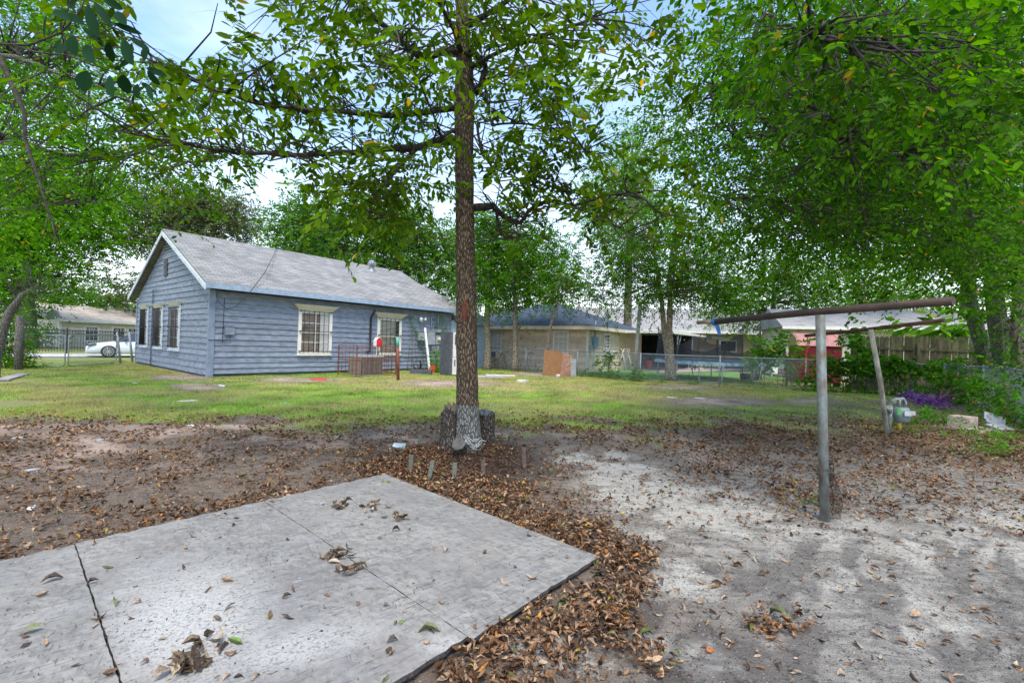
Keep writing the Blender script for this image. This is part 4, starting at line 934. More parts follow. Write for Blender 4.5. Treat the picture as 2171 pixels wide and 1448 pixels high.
# ---------------------------------------------------------------- weathered boards in the foreground
def osb():
    m = bpy.data.materials.new('weathered_board'); m.use_nodes = True
    t = m.node_tree; n = t.nodes; l = t.links.new; bs = n['Principled BSDF']; bs.inputs['Roughness'].default_value = .62; bs.inputs['Specular IOR Level'].default_value = .35
    tcn = n.new('ShaderNodeTexCoord')
    def N(t_, **k):
        q = n.new(t_)
        for a, b in k.items(): q.inputs[a].default_value = b
        return q
    def mixc(fac, a, b, op='MIX'):
        q = n.new('ShaderNodeMix'); q.data_type = 'RGBA'; q.blend_type = op
        for inp, v in ((0, fac), (6, a), (7, b)):
            if isinstance(v, tuple): q.inputs[inp].default_value = (*v, 1)
            elif isinstance(v, (int, float)): q.inputs[inp].default_value = v
            else: l(v, q.inputs[inp])
        return q.outputs[2]
    def rng(src, a, b, c=0, d=1):
        q = n.new('ShaderNodeMapRange'); l(src, q.inputs[0])
        for i, v in ((1, a), (2, b), (3, c), (4, d)): q.inputs[i].default_value = v
        return q.outputs[0]
    strands = []
    wob = N('ShaderNodeTexNoise', Scale=9, Detail=2); l(tcn.outputs['Object'], wob.inputs['Vector'])
    for k, (ang, sc) in enumerate(((.35, 30), (1.2, 36), (-.5, 27), (2.2, 40))):
        mp_ = N('ShaderNodeMapping', Rotation=(0, 0, ang*1.9+.4*k), Scale=(2.0, .75, 1), Location=(k*3.1, k, 0)); mp_.vector_type = 'TEXTURE'; l(tcn.outputs['Object'], mp_.inputs[0])
        vv = n.new('ShaderNodeMix'); vv.data_type = 'VECTOR'; vv.inputs[0].default_value = .008; l(mp_.outputs[0], vv.inputs[4]); l(wob.outputs['Color'], vv.inputs[5])
        vo = N('ShaderNodeTexVoronoi', Scale=sc, Randomness=1); l(vv.outputs[1], vo.inputs['Vector'])
        sp = n.new('ShaderNodeSeparateColor'); l(vo.outputs['Color'], sp.inputs[0]); strands.append(sp.outputs[0]); strands.append(sp.outputs[1])
    avg = n.new('ShaderNodeMath'); avg.operation = 'ADD'; l(strands[0], avg.inputs[0]); l(strands[2], avg.inputs[1])
    av2 = n.new('ShaderNodeMath'); av2.operation = 'ADD'; l(strands[4], av2.inputs[0]); l(strands[6], av2.inputs[1])
    av3 = n.new('ShaderNodeMath'); av3.operation = 'ADD'; l(avg.outputs[0], av3.inputs[0]); l(av2.outputs[0], av3.inputs[1])
    c = mixc(rng(av3.outputs[0], .9, 2.9), (.185, .174, .158), (.32, .30, .265))
    big = N('ShaderNodeTexNoise', Scale=1.4, Detail=4); l(tcn.outputs['Object'], big.inputs['Vector'])
    med = N('ShaderNodeTexNoise', Scale=6, Detail=7, Roughness=.7); l(tcn.outputs['Object'], med.inputs['Vector'])
    c = mixc(rng(big.outputs[0], .42, .66, 0, .55), c, (.135, .13, .128))
    c = mixc(rng(med.outputs[0], .48, .72, 0, .6), c, (.31, .305, .295))
    # dark gaps between flakes
    n3 = N('ShaderNodeTexNoise', Scale=40, Detail=5, Roughness=.7); mp3 = N('ShaderNodeMapping', Scale=(4.5, .55, 1), Rotation=(0, 0, .7)); mp3.vector_type = 'TEXTURE'; l(tcn.outputs['Object'], mp3.inputs[0]); l(mp3.outputs[0], n3.inputs['Vector'])
    c = mixc(rng(n3.outputs[0], .585, .63, 0, .7), c, (.085, .085, .09))
    n4 = N('ShaderNodeTexNoise', Scale=38, Detail=5, Roughness=.7); mp4 = N('ShaderNodeMapping', Scale=(.5, 4.0, 1), Rotation=(0, 0, .5), Location=(4, 1, 0)); mp4.vector_type = 'TEXTURE'; l(tcn.outputs['Object'], mp4.inputs[0]); l(mp4.outputs[0], n4.inputs['Vector'])
    c = mixc(rng(n4.outputs[0], .60, .64, 0, .7), c, (.09, .09, .095))
    # brown water stains and bleached patch
    n5 = N('ShaderNodeTexNoise', Scale=2.1, Detail=5, Roughness=.6); mp5 = N('ShaderNodeMapping', Location=(7, 3, 0)); l(tcn.outputs['Object'], mp5.inputs[0]); l(mp5.outputs[0], n5.inputs['Vector'])
    c = mixc(rng(n5.outputs[0], .5, .68, 0, .5), c, (.26, .235, .21))
    sx_ = n.new('ShaderNodeSeparateXYZ'); l(tcn.outputs['Object'], sx_.inputs[0])
    at = n.new('ShaderNodeAttribute'); at.attribute_name = 'bleach'
    mm = n.new('ShaderNodeMath'); mm.operation = 'MULTIPLY'; l(at.outputs['Fac'], mm.inputs[0]); bz = N('ShaderNodeTexNoise', Scale=70, Detail=6, Roughness=.75); l(tcn.outputs['Object'], bz.inputs['Vector']); l(rng(bz.outputs[0], .42, .5), mm.inputs[1])
    c = mixc(mm.outputs[0], c, (.44, .425, .395))
    pv = N('ShaderNodeTexNoise', Scale=5.5, Detail=9, Roughness=.75, Distortion=.6); l(tcn.outputs['Object'], pv.inputs['Vector'])
    c = mixc(rng(pv.outputs[0], .655, .67, 0, .7), c, (.47, .46, .44))
    pw = N('ShaderNodeTexNoise', Scale=3.1, Detail=10, Roughness=.8); mw = N('ShaderNodeMapping', Location=(2, 9, 4)); l(tcn.outputs['Object'], mw.inputs[0]); l(mw.outputs[0], pw.inputs['Vector'])
    c = mixc(rng(pw.outputs[0], .58, .7, 0, .55), c, (.10, .09, .08))
    l(c, bs.inputs['Base Color'])
    bn = n.new('ShaderNodeBump'); bn.inputs['Strength'].default_value = .55; bn.inputs['Distance'].default_value = .006
    hh = n.new('ShaderNodeMath'); hh.operation = 'MULTIPLY_ADD'; hh.inputs[1].default_value = -1.2; l(rng(n3.outputs[0], .55, .7), hh.inputs[0]); l(av3.outputs[0], hh.inputs[2])
    l(hh.outputs[0], bn.inputs['Height']); l(bn.outputs[0], bs.inputs['Normal'])
    return m
M['osb'] = osb(); M['osb_edge'] = mat('board_edge', (.07, .06, .055), .9, var=.3, scale=60)
BOARD_TOP = .052
def sheet(v0, v1, label, jog=0, z=.0):
    r = random.Random(int(v0*100)+5); nu, nv = 60, 26; vs = []; fs = []; bl_ = []
    for i in range(nu+1):
        for j in range(nv+1):
            u = (BL+jog)*i/nu; v = v0+(v1-v0)*j/nv
            if i in (0, nu): u += r.uniform(-.006, .006)+(.012*math.sin(j*1.7) if i == 0 else 0)
            if j in (0, nv): v += r.uniform(-.0025, .0025)
            p = A0+U*u+Wv*v
            zz = BOARD_TOP+z+.008*(float(vn(np.array([u*1.3]), np.array([v*1.3]), 9)[0])-.5)
            vs.append((p.x, p.y, zz))
            px, py = PX(np.array([p.x]), np.array([p.y]))
            b1 = float(blob(px, py, 400, 1350, 165, 130, -12)[0]); b2 = float(blob(px, py, 620, 1400, 190, 45, -15)[0]); b3 = float(blob(px, py, 940, 1395, 60, 25)[0])
            bl_.append(min(1, max(b1*1.1, b2*.8, b3*.7)))
    W_ = nv+1
    for i in range(nu):
        for j in range(nv): a = i*W_+j; fs.append((a, a+1, a+W_+1, a+W_))
    nt_ = len(vs); mi = [0]*len(fs)
    ring = [j for j in range(W_)]+[i*W_+nv for i in range(1, nu+1)]+[nu*W_+j for j in range(nv-1, -1, -1)]+[i*W_ for i in range(nu-1, 0, -1)]
    for q in ring: x, y, zz = vs[q]; vs.append((x+r.uniform(-.004, .004), y+r.uniform(-.004, .004), zz-.022)); bl_.append(0)
    for k in range(len(ring)):
        k2 = (k+1) % len(ring); fs.append((ring[k], ring[k2], nt_+k2, nt_+k)); mi.append(1)
    fs.append(tuple(nt_+k for k in range(len(ring)))); mi.append(1)
    me = bpy.data.meshes.new('board'); me.from_pydata(vs, [], fs); me.materials.append(M['osb']); me.materials.append(M['osb_edge']); me.polygons.foreach_set('material_index', mi)
    a = me.attributes.new('bleach', 'FLOAT', 'POINT'); a.data.foreach_set('value', bl_)
    return tag(link(bpy.data.objects.new('weathered_board', me)), label, 'board')
sheet(0, 1.17, 'weathered grey strand board sheet nearest the tree, its far corner pointing at the trunk')
sheet(1.176, 2.32, 'weathered grey strand board sheet in the middle, with the pale bleached patch', -.03, .002)
sheet(2.327, 3.5, 'weathered grey strand board sheet at the left edge of the photo beyond the long seam', .0, -.002)

# leaves lying on the boards and on the bare sand: single leaves
def leafobj(name, px, py, z, L_, W_, seed, mt, lab, cat, grp, curl=.9, n=1, spread=0):
    rr = np.random.default_rng(seed); x, y = G(px, py, z)
    xx = x+rr.normal(0, spread, n) if n > 1 else np.array([x]); yy = y+rr.normal(0, spread, n) if n > 1 else np.array([y])
    zz = np.full(n, z if z > .03 else 0.)+(0 if z > .03 else hfun(xx, yy)); zz = zz+(rr.random(n)*.02 if n > 1 else .001)
    v, f = curled(n, xx-x, yy-y, zz-zz.min(), np.full(n, L_)*rr.uniform(.8, 1.2, n), np.full(n, W_)*rr.uniform(.8, 1.2, n), curl, rr)
    o = npobj(name, v, f, mt); o.location = (x, y, float(zz.min())); return tag(o, lab, cat, grp)
def solid(name, c, rough=.75, var=.3, trans=False): return mat(name, c, rough, var=var, scale=60, detail=5, bump=.5, bscale=120)
LT = [solid('dry_leaf_tan', (.36, .25, .16)), solid('dry_leaf_brown', (.19, .115, .07)), solid('dry_leaf_dark', (.085, .06, .045)), solid('dry_leaf_pale', (.42, .32, .23))]
GL = solid('green_leaf', (.16, .26, .05), .5); YL = solid('yellow_leaf', (.62, .42, .04), .6); OL = solid('olive_leaf', (.17, .18, .075), .6); ORL = solid('orange_leaf', (.5, .16, .03), .6)
CN = {'dry_leaf_tan': 'tan', 'dry_leaf_brown': 'brown', 'dry_leaf_dark': 'dark', 'dry_leaf_pale': 'pale'}
def bname(px, py):
    x, y = G(px, py, BOARD_TOP); v_ = (x-A0.x)*Wv.x+(y-A0.y)*Wv.y
    half = 'far half of the ' if ((x-A0.x)*U.x+(y-A0.y)*U.y) < BL/2 else 'near half of the '
    return half+('board nearest the tree' if v_ < 1.17 else 'middle board' if v_ < 2.33 else 'leftmost board')
def sname(px, py):
    if py < 1130: return 'sand behind the front clothesline post' if px > 1650 else 'sand right of the tree'
    if px > 1850: return 'sand at the right edge'
    return 'sand at the bottom of the photo' if py > 1300 else 'sand in front of the front clothesline post' if px > 1550 else 'sand right of the boards'
rr = random.Random(21); placed = 0
def onb(px, py):
    x, y = G(px, py, BOARD_TOP); return bool(on_boards(np.array([x]), np.array([y]), -.03)[0])
specials = [(1130, 1228, 'pale cream', LT[3], .075), (1068, 1237, 'pale tan', LT[0], .07), (910, 1340, 'big grey green curled', OL, .10), (850, 1322, 'small bright green', GL, .045), (570, 1310, 'oval light green', GL, .035), (495, 1365, 'long green', GL, .085), (815, 1449-10, 'green tipped', OL, .05), (290, 1280, 'pale forked', LT[0], .05), (245, 1282, 'folded olive', OL, .07), (225, 1207, 'long olive', OL, .08), (110, 1232, 'dark folded', LT[2], .10), (85, 1265, 'cream and brown', LT[3], .07), (60, 1343, 'crumpled olive', OL, .08), (920, 1165, 'star shaped pale', LT[3], .075), (945, 1165, 'pale curled', LT[3], .07), (620, 1253, 'rust brown folded', LT[1], .05), (820, 1022, 'grey green tangled', OL, .1)]
for i, (px, py, ad, mt, L_) in enumerate(specials):
    leafobj('fallen_leaf', px, py, BOARD_TOP, L_, L_*.5, 300+i, mt, f'{ad} fallen leaf lying on the grey boards', 'leaf', None, 1.0)
for (px, py, lab, n_) in ((715, 1180, 'heap of curled brown leaves on the seam between two boards', 16), (745, 1210, 'string of crumpled brown leaves just below the heap on the seam', 11), (400, 1415, 'heap of large brown curled leaves near the bottom of the boards', 26), (722, 1075, 'tangle of grey brown leaves near the far corner of the boards', 12), (785, 1078, 'small dark leaf tangle right of the grey brown tangle on the boards', 9), (420, 1395, 'loose brown leaves just above the large heap on the boards', 7), (840, 1100, 'thin scatter of shredded brown leaves in the middle of the first board', 8), (430, 1365, 'few brown leaves folded together above the large heap', 4)):
    leafobj('leaf_heap', px, py, BOARD_TOP, .085 if py > 1390 else .075, .038, px, M['heap'], lab, 'leaf heap', None, 1.2, n_, .04)
for i in range(95):
    for _ in range(50):
        px, py = rr.uniform(10, 1230), rr.uniform(1040, 1440)
        if onb(px, py): break
    else: continue
    sz = rr.choice([.015, .02, .03, .04, .05, .06]); leafobj('fallen_leaf', px, py, BOARD_TOP, sz, sz*rr.uniform(.4, .7), 500+i, (mt_ := rr.choice(LT[:3]+[LT[1], LT[2]])), f"{'tiny' if sz < .025 else 'small' if sz < .045 else 'larger'} {CN[mt_.name]} crumpled leaf on the {bname(px, py)}", 'leaf', f"{CN[mt_.name]} dry leaves on the {bname(px, py)}", 1.1)
n = 5200; ub = RNG.uniform(0, BL, n); vb = RNG.uniform(0, 3.4, n); kk = RNG.random(n) < sm(fbm(ub*2.5, vb*2.5, 17), .4, .7)*.8+.12; ub, vb = ub[kk], vb[kk]; n = len(ub)
xb_ = A0.x+U.x*ub+Wv.x*vb; yb_ = A0.y+U.y*ub+Wv.y*vb; v, f = curled(n, xb_, yb_, np.full(n, BOARD_TOP+.004), RNG.uniform(.005, .018, n)*np.where(RNG.random(n) < .06, 3.5, 1), RNG.uniform(.002, .006, n), .8, RNG)
tag(npobj('leaf_crumbs', v, f, ramp_island('crumbs', [(0, (.03, .022, .018)), (.7, (.11, .075, .05)), (1, (.3, .22, .15))], .9, 0, .1)), 'dark crumbs and twig bits scattered over the grey boards', 'debris', kind='stuff')
k = 0
for i in range(400):
    px, py = rr.uniform(1180, 2160), rr.uniform(1010, 1440)
    x, y = G(px, py)
    d_ = float(litter_density(np.array([x]), np.array([y]))[0][0])
    if d_ > 90: continue
    k += 1
    if k > 110: break
    sz = rr.choice([.03, .035, .04, .05, .06, .07]); leafobj('fallen_leaf', px, py, 0, sz, sz*rr.uniform(.35, .6), 900+i, (mt_ := rr.choice(LT+[LT[0], LT[1], LT[0]])), f"{'small' if sz < .045 else 'larger'} {CN[mt_.name]} curled leaf on the {sname(px, py)}", 'leaf', f"{CN[mt_.name]} leaves on the {sname(px, py)}", 1.1)
for i, (px, py, ad, mt, L_, wh) in enumerate(((515, 1014, 'broad bright green', GL, .12, 'soil left of the tree'), (1685, 1021, 'bright yellow', YL, .11, 'soil left of the front clothesline post'), (1925, 1098, 'lemon yellow', YL, .05, 'sand right of the front clothesline post'), (1860, 1077, 'small yellow', YL, .045, 'sand beside the front clothesline post'), (1505, 1372, 'coral orange', ORL, .075, 'leaf heap on the sand at the bottom'), (1395, 1298, 'peach coloured', LT[3], .06, 'edge of the leaf heap on the sand'), (1820, 1372, 'pinkish curled', LT[3], .09, 'sand at the lower right'), (55, 1162, 'broad tan', LT[0], .1, 'soil above the left board'), (375, 1096, 'upright rust orange', ORL, .06, 'soil beside the middle board edge'), (80, 1055, 'broad pale tan', LT[3], .13, 'soil at the far left'), (625, 1053, 'green and yellow', GL, .05, 'soil beside the far board edge'), (180, 1076, 'pale mint green', solid('mint_leaf', (.4, .5, .38)), .08, 'soil at the left'), (1268, 1215, 'large dark green folded', OL, .12, 'leaf pile at the right board corner'), (1200, 1275, 'drooping grey green', OL, .13, 'leaf pile under the right board edge'), (1650, 1310, 'large dark olive rolled', OL, .13, 'leaf heap on the sand'))):
    leafobj('fallen_leaf', px, py, .02 if 'heap' in wh or 'pile' in wh else 0, L_, L_*.5, 1400+i, mt, f'{ad} leaf on the {wh}', 'leaf', None, .8)
# a few bits of litter
def scrap(px, py, L_, W_, mt, lab, cat='litter', h=.012, name='paper_scrap', ang=None):
    x, y = G(px, py); g = MB(); r = random.Random(px); n = 7
    for k in range(n):
        t = 2*PI*k/n
    top = [(math.cos(2*PI*k/n)*L_/2*r.uniform(.7, 1.1), math.sin(2*PI*k/n)*W_/2*r.uniform(.7, 1.1), h*r.uniform(.5, 1.4)) for k in range(n)]
    g.add(top+[(a*1.03, b*1.03, 0) for a, b, c_ in top]+[(0, 0, h*1.3)], [(k, (k+1) % n, 2*n) for k in range(n)]+[(k, k+n, (k+1) % n+n, (k+1) % n) for k in range(n)]+[tuple(reversed(range(n, 2*n)))])
    o = obj(name, g, mt); o.location = (x, y, hz(x, y)); o.rotation_euler = (0, 0, r.uniform(0, 3) if ang is None else ang); return tag(o, lab, cat)
WP = M['plastic_white']; GP = mat('grey_scrap', (.38, .4, .43), .6)
scrap(404, 903, .18, .12, WP, 'crumpled white scrap on the bare soil left of the tree'); scrap(67, 1079, .09, .05, WP, 'white shell like scrap on the soil at the far left', h=.02)
scrap(68, 997, .12, .07, GP, 'grey plastic bit on the soil near the left edge'); scrap(217, 933, .14, .09, GP, 'small grey cup piece among leaves left of the yard'); scrap(400, 851, .4, .15, WP, 'thin pale paper in the grass in front of the grey house'); scrap(1482, 843, .5, .2, WP, 'white rag on the lawn near the right')
scrap(285, 812, .25, .1, WP, 'small white paper in the grass near the gate'); scrap(1425, 843, .35, .15, WP, 'crumpled white paper on the lawn in front of the twin trunk tree'); scrap(1886, 945, .22, .12, GP, 'flat grey stone in the leaves below the rear clothesline post', 'stone', name='stone')
scrap(470, 818, .7, .12, WP, 'flattened pale strip of trash in the grass by the house corner'); scrap(605, 855, .2, .1, GP, 'faded scrap on the lawn in front of the large barred window'); scrap(40, 928, .2, .12, GP, 'grey scrap among leaves by the left edge')
scrap(1108, 811, .62, .38, mat('pale_stone', (.5, .45, .44), .9), 'flat pale stone slab in the lawn right of the trunk', 'stone', .08, 'stone')
scrap(676, 805, .95, .6, mat('red_mat', (.55, .06, .06), .8), 'flattened red cloth on the ground in front of the grey house', 'cloth', .03, 'red_cloth')
g = MB(); q = G(1075, 798); g.box((0, 0, .03), (1.3, .5, .06), .12); o = obj('plywood_sheet', g, mat('pale_panel', (.6, .55, .5), .8)); o.location = (q[0]-.3, q[1], 0); tag(o, 'pale wooden panel lying flat by the back fence', 'panel')
g = MB(); q = G(1030, 800); g.box((0, 0, .03), (1.5, .7, .05), .2); o = obj('concrete_step', g, mat('step_concrete', (.36, .36, .36), .9)); o.location = (*q, 0); tag(o, 'grey concrete slab in the grass right of the trunk', 'slab')
g = MB(); q = G(1183, 802); g.lathe([(0, 0), (.08, 0), (.09, .15), (.095, .17), (.07, .17), (0, .16)], n=12); o = obj('white_cup', g, WP); o.location = (*q, 0); tag(o, 'small white plastic cup in the grass in front of the leaning boards', 'cup')
a_, b_ = G(3, 808), G(48, 795); g = MB(); g.bar((a_[0], a_[1], .03), (b_[0], b_[1], .03), .28, .04); tag(obj('wood_plank', g, mat('grey_plank', (.36, .33, .32), .9)), 'grey wooden plank lying in the grass at the far left', 'plank')

# ---------------------------------------------------------------- things round the tree
def stake(px, py, h, tilt, lab, col):
    x, y = G(px, py); g = MB(); g.prism([(-.0, -.1), (.022, -.04), (.022, h), (-.022, h), (-.022, -.04)], 'y', -.012, .012)
    o = obj('wooden_stake', g, col); o.location = (x, y, hz(x, y)+.0); o.rotation_euler = (R(rr.uniform(-6, 6)), R(tilt), rr.uniform(-.4, .4)); tag(o, lab, 'stake', 'garden stakes round the tree')
SK = mat('grey_green_stake', (.15, .15, .12), .85, scale=30, var=.2); SD = mat('dark_stake', (.13, .09, .07), .9, scale=30, var=.3)
for a in ((870, 1003, .2, 2, 'grey wooden stake at the left of the mulch mound, nearest the tin can', SK), (910, 1016, .2, 8, 'pale wooden stake leaning right at the front left of the mulch mound', SK), (963, 1018, .18, 0, 'shortest upright pale stake at the very front of the mulch mound', SK),
          (1024, 1012, .19, 0, 'weathered dark stake at the front right of the mulch mound', SD), (1111, 995, .24, -1, 'split dark stake at the right of the mulch mound', SD), (890, 948, .16, 1, 'small stake behind the tin can left of the tree', SK), (920, 940, .18, 3, 'leaning stake close to the broken stump left of the tree', SK), (1084, 937, .16, -1, 'stake behind the mound to the right of the tree', SK)):
    stake(*a)
can = thing('tin_can', 'open silver tin can lying on its side left of the tree mound', 'can', (*G(848, 956), hz(*G(848, 956))+.05), R(-12))
g = MB(); g.lathe([(.05, -.085), (.052, -.08), (.05, -.075), (.05, 0), (.052, .03), (.05, .085), (.054, .09), (.046, .09), (.044, -.06), (0, -.06)], n=20).xf(Matrix.Rotation(PI/2, 4, 'Y')); obj('can_body', g, mat('silver_green_tin', (.5, .58, .56), .3, metal=.6, var=.15), can)
g = MB(); g.lathe([(.0, .055), (.043, .055)], n=16).xf(Matrix.Rotation(PI/2, 4, 'Y')); obj('can_inside', g, solid('can_moss', (.05, .08, .03)), can)

M['stump_dark'] = barkmat('old_stump_bark', (.27, .235, .195), (.085, .072, .06), 17)
def stump_obj(px, py, h, r0, r1, axis, lab, ragged=0, topmat=None, seed=1, bark='bark', flare=.03, bx=0, by=0):
    x, y = G(px, py); x += bx; y += by; z = hz(x, y); root = thing('tree_stump', lab, 'stump', (x, y, z-.05)); g = MB(); n = 28; vs = []; r = random.Random(seed)
    ax = Vector(axis).normalized(); Q = Vector((0, 0, 1)).rotation_difference(ax).to_matrix(); rings = 12
    jag = [r.uniform(-1, .6) for _ in range(n)]; off = [r.uniform(-.05, .05) for _ in range(n)]
    for i in range(rings):
        t = i/(rings-1); rad = r0*(1-t)+r1*t+flare*(1-t)**3
        for k in range(n):
            a = 2*PI*k/n; q = rad*(1+.08*math.sin(3*a+seed)+.05*math.sin(7*a+2*t)+off[k]+r.uniform(-.03, .03))
            zt = h*t*(1+ragged*t*t*(.5*math.sin(a*2+seed)+.5*jag[k])); vs.append(Q @ Vector((q*math.cos(a), q*math.sin(a), zt)))
    fs = [(i*n+k, i*n+(k+1) % n, (i+1)*n+(k+1) % n, (i+1)*n+k) for i in range(rings-1) for k in range(n)]
    g.add(vs, fs, 0, True); obj('stump_bark', g, M[bark], root, recalc=True)
    top = vs[-n:]; c = sum((Vector(v) for v in top), Vector())/n; g = MB(); m1 = [tuple(Vector(v).lerp(c, .25)+ax*(.012 if not ragged else -.05)) for v in top]; m2 = [tuple(Vector(v).lerp(c, .75)-ax*(.006 if not ragged else .15)) for v in top]
    g.add([tuple(v) for v in top]+m1+m2+[tuple(c-ax*.02)], [(k, (k+1) % n, (k+1) % n+n, k+n) for k in range(n)]+[(k+n, (k+1) % n+n, (k+1) % n+2*n, k+2*n) for k in range(n)]+[(k+2*n, (k+1) % n+2*n, 3*n) for k in range(n)], 0, True); obj('cut_top', g, topmat or M['bark_grey'], root)
    return root
stump_obj(1028, 945, .53, .12, .115, (.02, -.22, 1), 'sawn bark covered stump hugging the right side of the trunk', .04, mat('grey_black_cut', (.10, .11, .13), .5, var=.6, scale=30), 3, 'stump_dark', .03)
stump_obj(953, 955, .60, .13, .105, (-.03, -.08, 1), 'rotten ragged stump leaning against the left side of the trunk', .17, M['bark_far'], 5, 'stump_dark', .02)
stump_obj(978, 962, .30, .075, .085, (-.06, -.8, .75), 'short cut log stub pointing forward in front of the trunk', 0, mat('grey_cut_log', (.12, .115, .10), .85, var=.6, scale=22, col2=(.06, .055, .05)), 8, 'stump_dark', .03)
ch = MB(); c0 = Vector((*G(985, 958), 0)); ppts = []
def linkm(p, d, tw, s=.028):
    q = d.to_track_quat('X', 'Z').to_matrix().to_4x4(); k = len(ch.v); n1, n2 = 12, 6; vs = []; fs = []
    for i in range(n1):
        a = 2*PI*i/n1; cx, cy = math.cos(a)*s*1.35, math.sin(a)*s*.75
        for j in range(n2):
            b = 2*PI*j/n2; rr_ = .0055; vs.append((cx+math.cos(a)*rr_*math.cos(b), cy+math.sin(a)*rr_*math.cos(b), rr_*math.sin(b)))
    for i in range(n1):
        for j in range(n2): fs.append((i*n2+j, ((i+1) % n1)*n2+j, ((i+1) % n1)*n2+(j+1) % n2, i*n2+(j+1) % n2))
    ch.add(vs, fs, 0, True); ch.xf(Matrix.Translation(p) @ q @ Matrix.Rotation(tw, 4, 'X'), k)
def chain_path(pp):
    tot = 0
    for a, b in zip(pp[:-1], pp[1:]):
        a = Vector(a); b = Vector(b); m_ = max(1, int((b-a).length/.055))
        for k in range(m_): linkm(a.lerp(b, (k+.5)/m_), (b-a), (tot % 2)*PI/2+.3); tot += 1
Yc = 5.75
chain_path([H(984, 926, Yc), H(1000, 935, Yc-.02), H(1015, 931, Yc), H(1028, 935, Yc+.1)])
chain_path([H(986, 930, Yc-.02), H(995, 944, Yc-.05), H(1008, 948, Yc-.08), H(1022, 934, Yc-.02)])
chain_path([H(990, 932, Yc-.05), H(1001, 948, Yc-.1), H(1009, 952, Yc-.1), H(1012, 940, Yc-.05)])
tag(obj('steel_chain', ch, mat('dull_chain', (.42, .43, .42), .45, metal=.5, var=.25)), 'dull steel chain looped over the cut log stub at the foot of the trunk', 'chain')

# ---------------------------------------------------------------- clothesline posts
t1 = thing('clothesline_post', 'nearer grey steel clothesline post with a long rusty crossbar and blue strap', 'clothesline post', (*G(1750, 1102), 0))
o = Vector(t1.location); g = MB(); p0 = Vector((*G(1750, 1105), -.1)); p1 = Vector(H(1739, 668, 3.92))
g.tube([p0-o, (p0+p1)/2-o, p1-o], .038, 16); obj('post', g, M['galv_pole'], t1)
q0, q1 = Vector(H(1515, 682, 5.0)), Vector(H(2022, 638, 3.15)); s0 = Vector(H(1480, 684, 5.3))
g = MB(); g.tube([q0-o, (q0+q1)/2-o+Vector((0, 0, .01)), q1-o], .032, 14); xb = obj('crossbar', g, M['rust_dark'], t1)
g = MB(); g.tube([s0-o, q0-o+(q1-q0)*.03], .024, 10); obj('bar_insert', g, mat('tan_pipe', (.3, .22, .15), .7, var=.3), xb)
g = MB(); a = Vector(H(1513, 682, 5.02)); a2 = Vector(H(1519, 684, 4.98)); g.tube([a-o-Vector((0, 0, .0)), a2-o], .042, 10)
bq = Vector(H(1521, 710, 4.98)); g.add([a2-o+Vector((-.03, -.03, -.03)), a2-o+Vector((.02, -.03, -.03)), bq-o+Vector((.03, -.03, 0)), bq-o+Vector((-.005, -.03, .0)), a2-o+Vector((-.03, -.024, -.03)), a2-o+Vector((.02, -.024, -.03)), bq-o+Vector((.03, -.024, 0)), bq-o+Vector((-.005, -.024, .0))], [(0, 1, 2, 3), (7, 6, 5, 4), (0, 3, 7, 4), (1, 5, 6, 2)])
obj('blue_strap', g, M['plastic_blue'], t1)
g = MB(); r = random.Random(4)
for k in range(26):
    z = r.uniform(.1, .5); pts = []; aa = r.uniform(0, 6)
    for j in range(9): pts.append(Vector((math.cos(aa+j*.8)*r.uniform(.042, .065), math.sin(aa+j*.8)*r.uniform(.042, .065), z+j*r.uniform(-.012, .014))))
    g.tube(pts, .0025, 4)
for k in range(26):
    aa = r.uniform(2, 4.5); pts = [Vector((math.cos(aa)*.05, math.sin(aa)*.05, r.uniform(.35, .48)))]
    for j in range(4): pts.append(pts[-1]+Vector((r.uniform(-.04, .015), r.uniform(-.03, .02), r.uniform(-.035, .02))))
    g.tube(pts, .002, 3)
for k in range(8):
    aa = -.6; g.tube([Vector((.05, -.02, .4)), Vector((.06+.01*k, -.03, .2)), Vector((.03+.012*k, -.02, .02))], .0022, 3)
obj('wire_tangle', g, M['rust_dark'], t1)
g = MB(); g.tube([(0, 0, .49), (0, 0, .52)], .045, 12); g.tube([(0, 0, .36), (0, 0, .375)], .043, 12); obj('black_tape', g, M['black'], t1)
t2 = thing('clothesline_post', 'farther tan clothesline post leaning left with a thin rusty crossbar', 'clothesline post', (*G(1883, 925), 0)); o = Vector(t2.location)
g = MB(); p1 = Vector(H(1846, 699, 8.0)); g.tube([Vector((0, 0, -.1)), (p1-o)*.5+Vector((.02, 0, 0)), p1-o], .04, 12); obj('post', g, mat('tan_painted_pole', (.34, .31, .25), .7, var=.3, scale=8, stretch=(1, 1, .4)), t2)
q0, q1 = Vector(H(1708, 712, 9.3)), Vector(H(2003, 679, 7.0)); g = MB(); g.tube([q0-o, (q0+q1)/2-o+Vector((0, 0, -.01)), q1-o], .033, 12); obj('crossbar', g, mat('red_brown_pipe', (.11, .05, .038), .75, var=.4, scale=9), t2)
g = MB(); qq = q0+(q1-q0)*.02-o; rw = random.Random(8)
for k in range(4):
    g.tube([qq+Vector((0, 0, -.03)), qq+Vector((rw.uniform(-.04, .04), 0, -.25)), qq+Vector((rw.uniform(-.07, .0), 0, -.5)), qq+Vector((rw.uniform(-.12, -.03), 0, -.7-.1*k))], .0035, 4)
obj('red_cord', g, M['plastic_red'], t2)

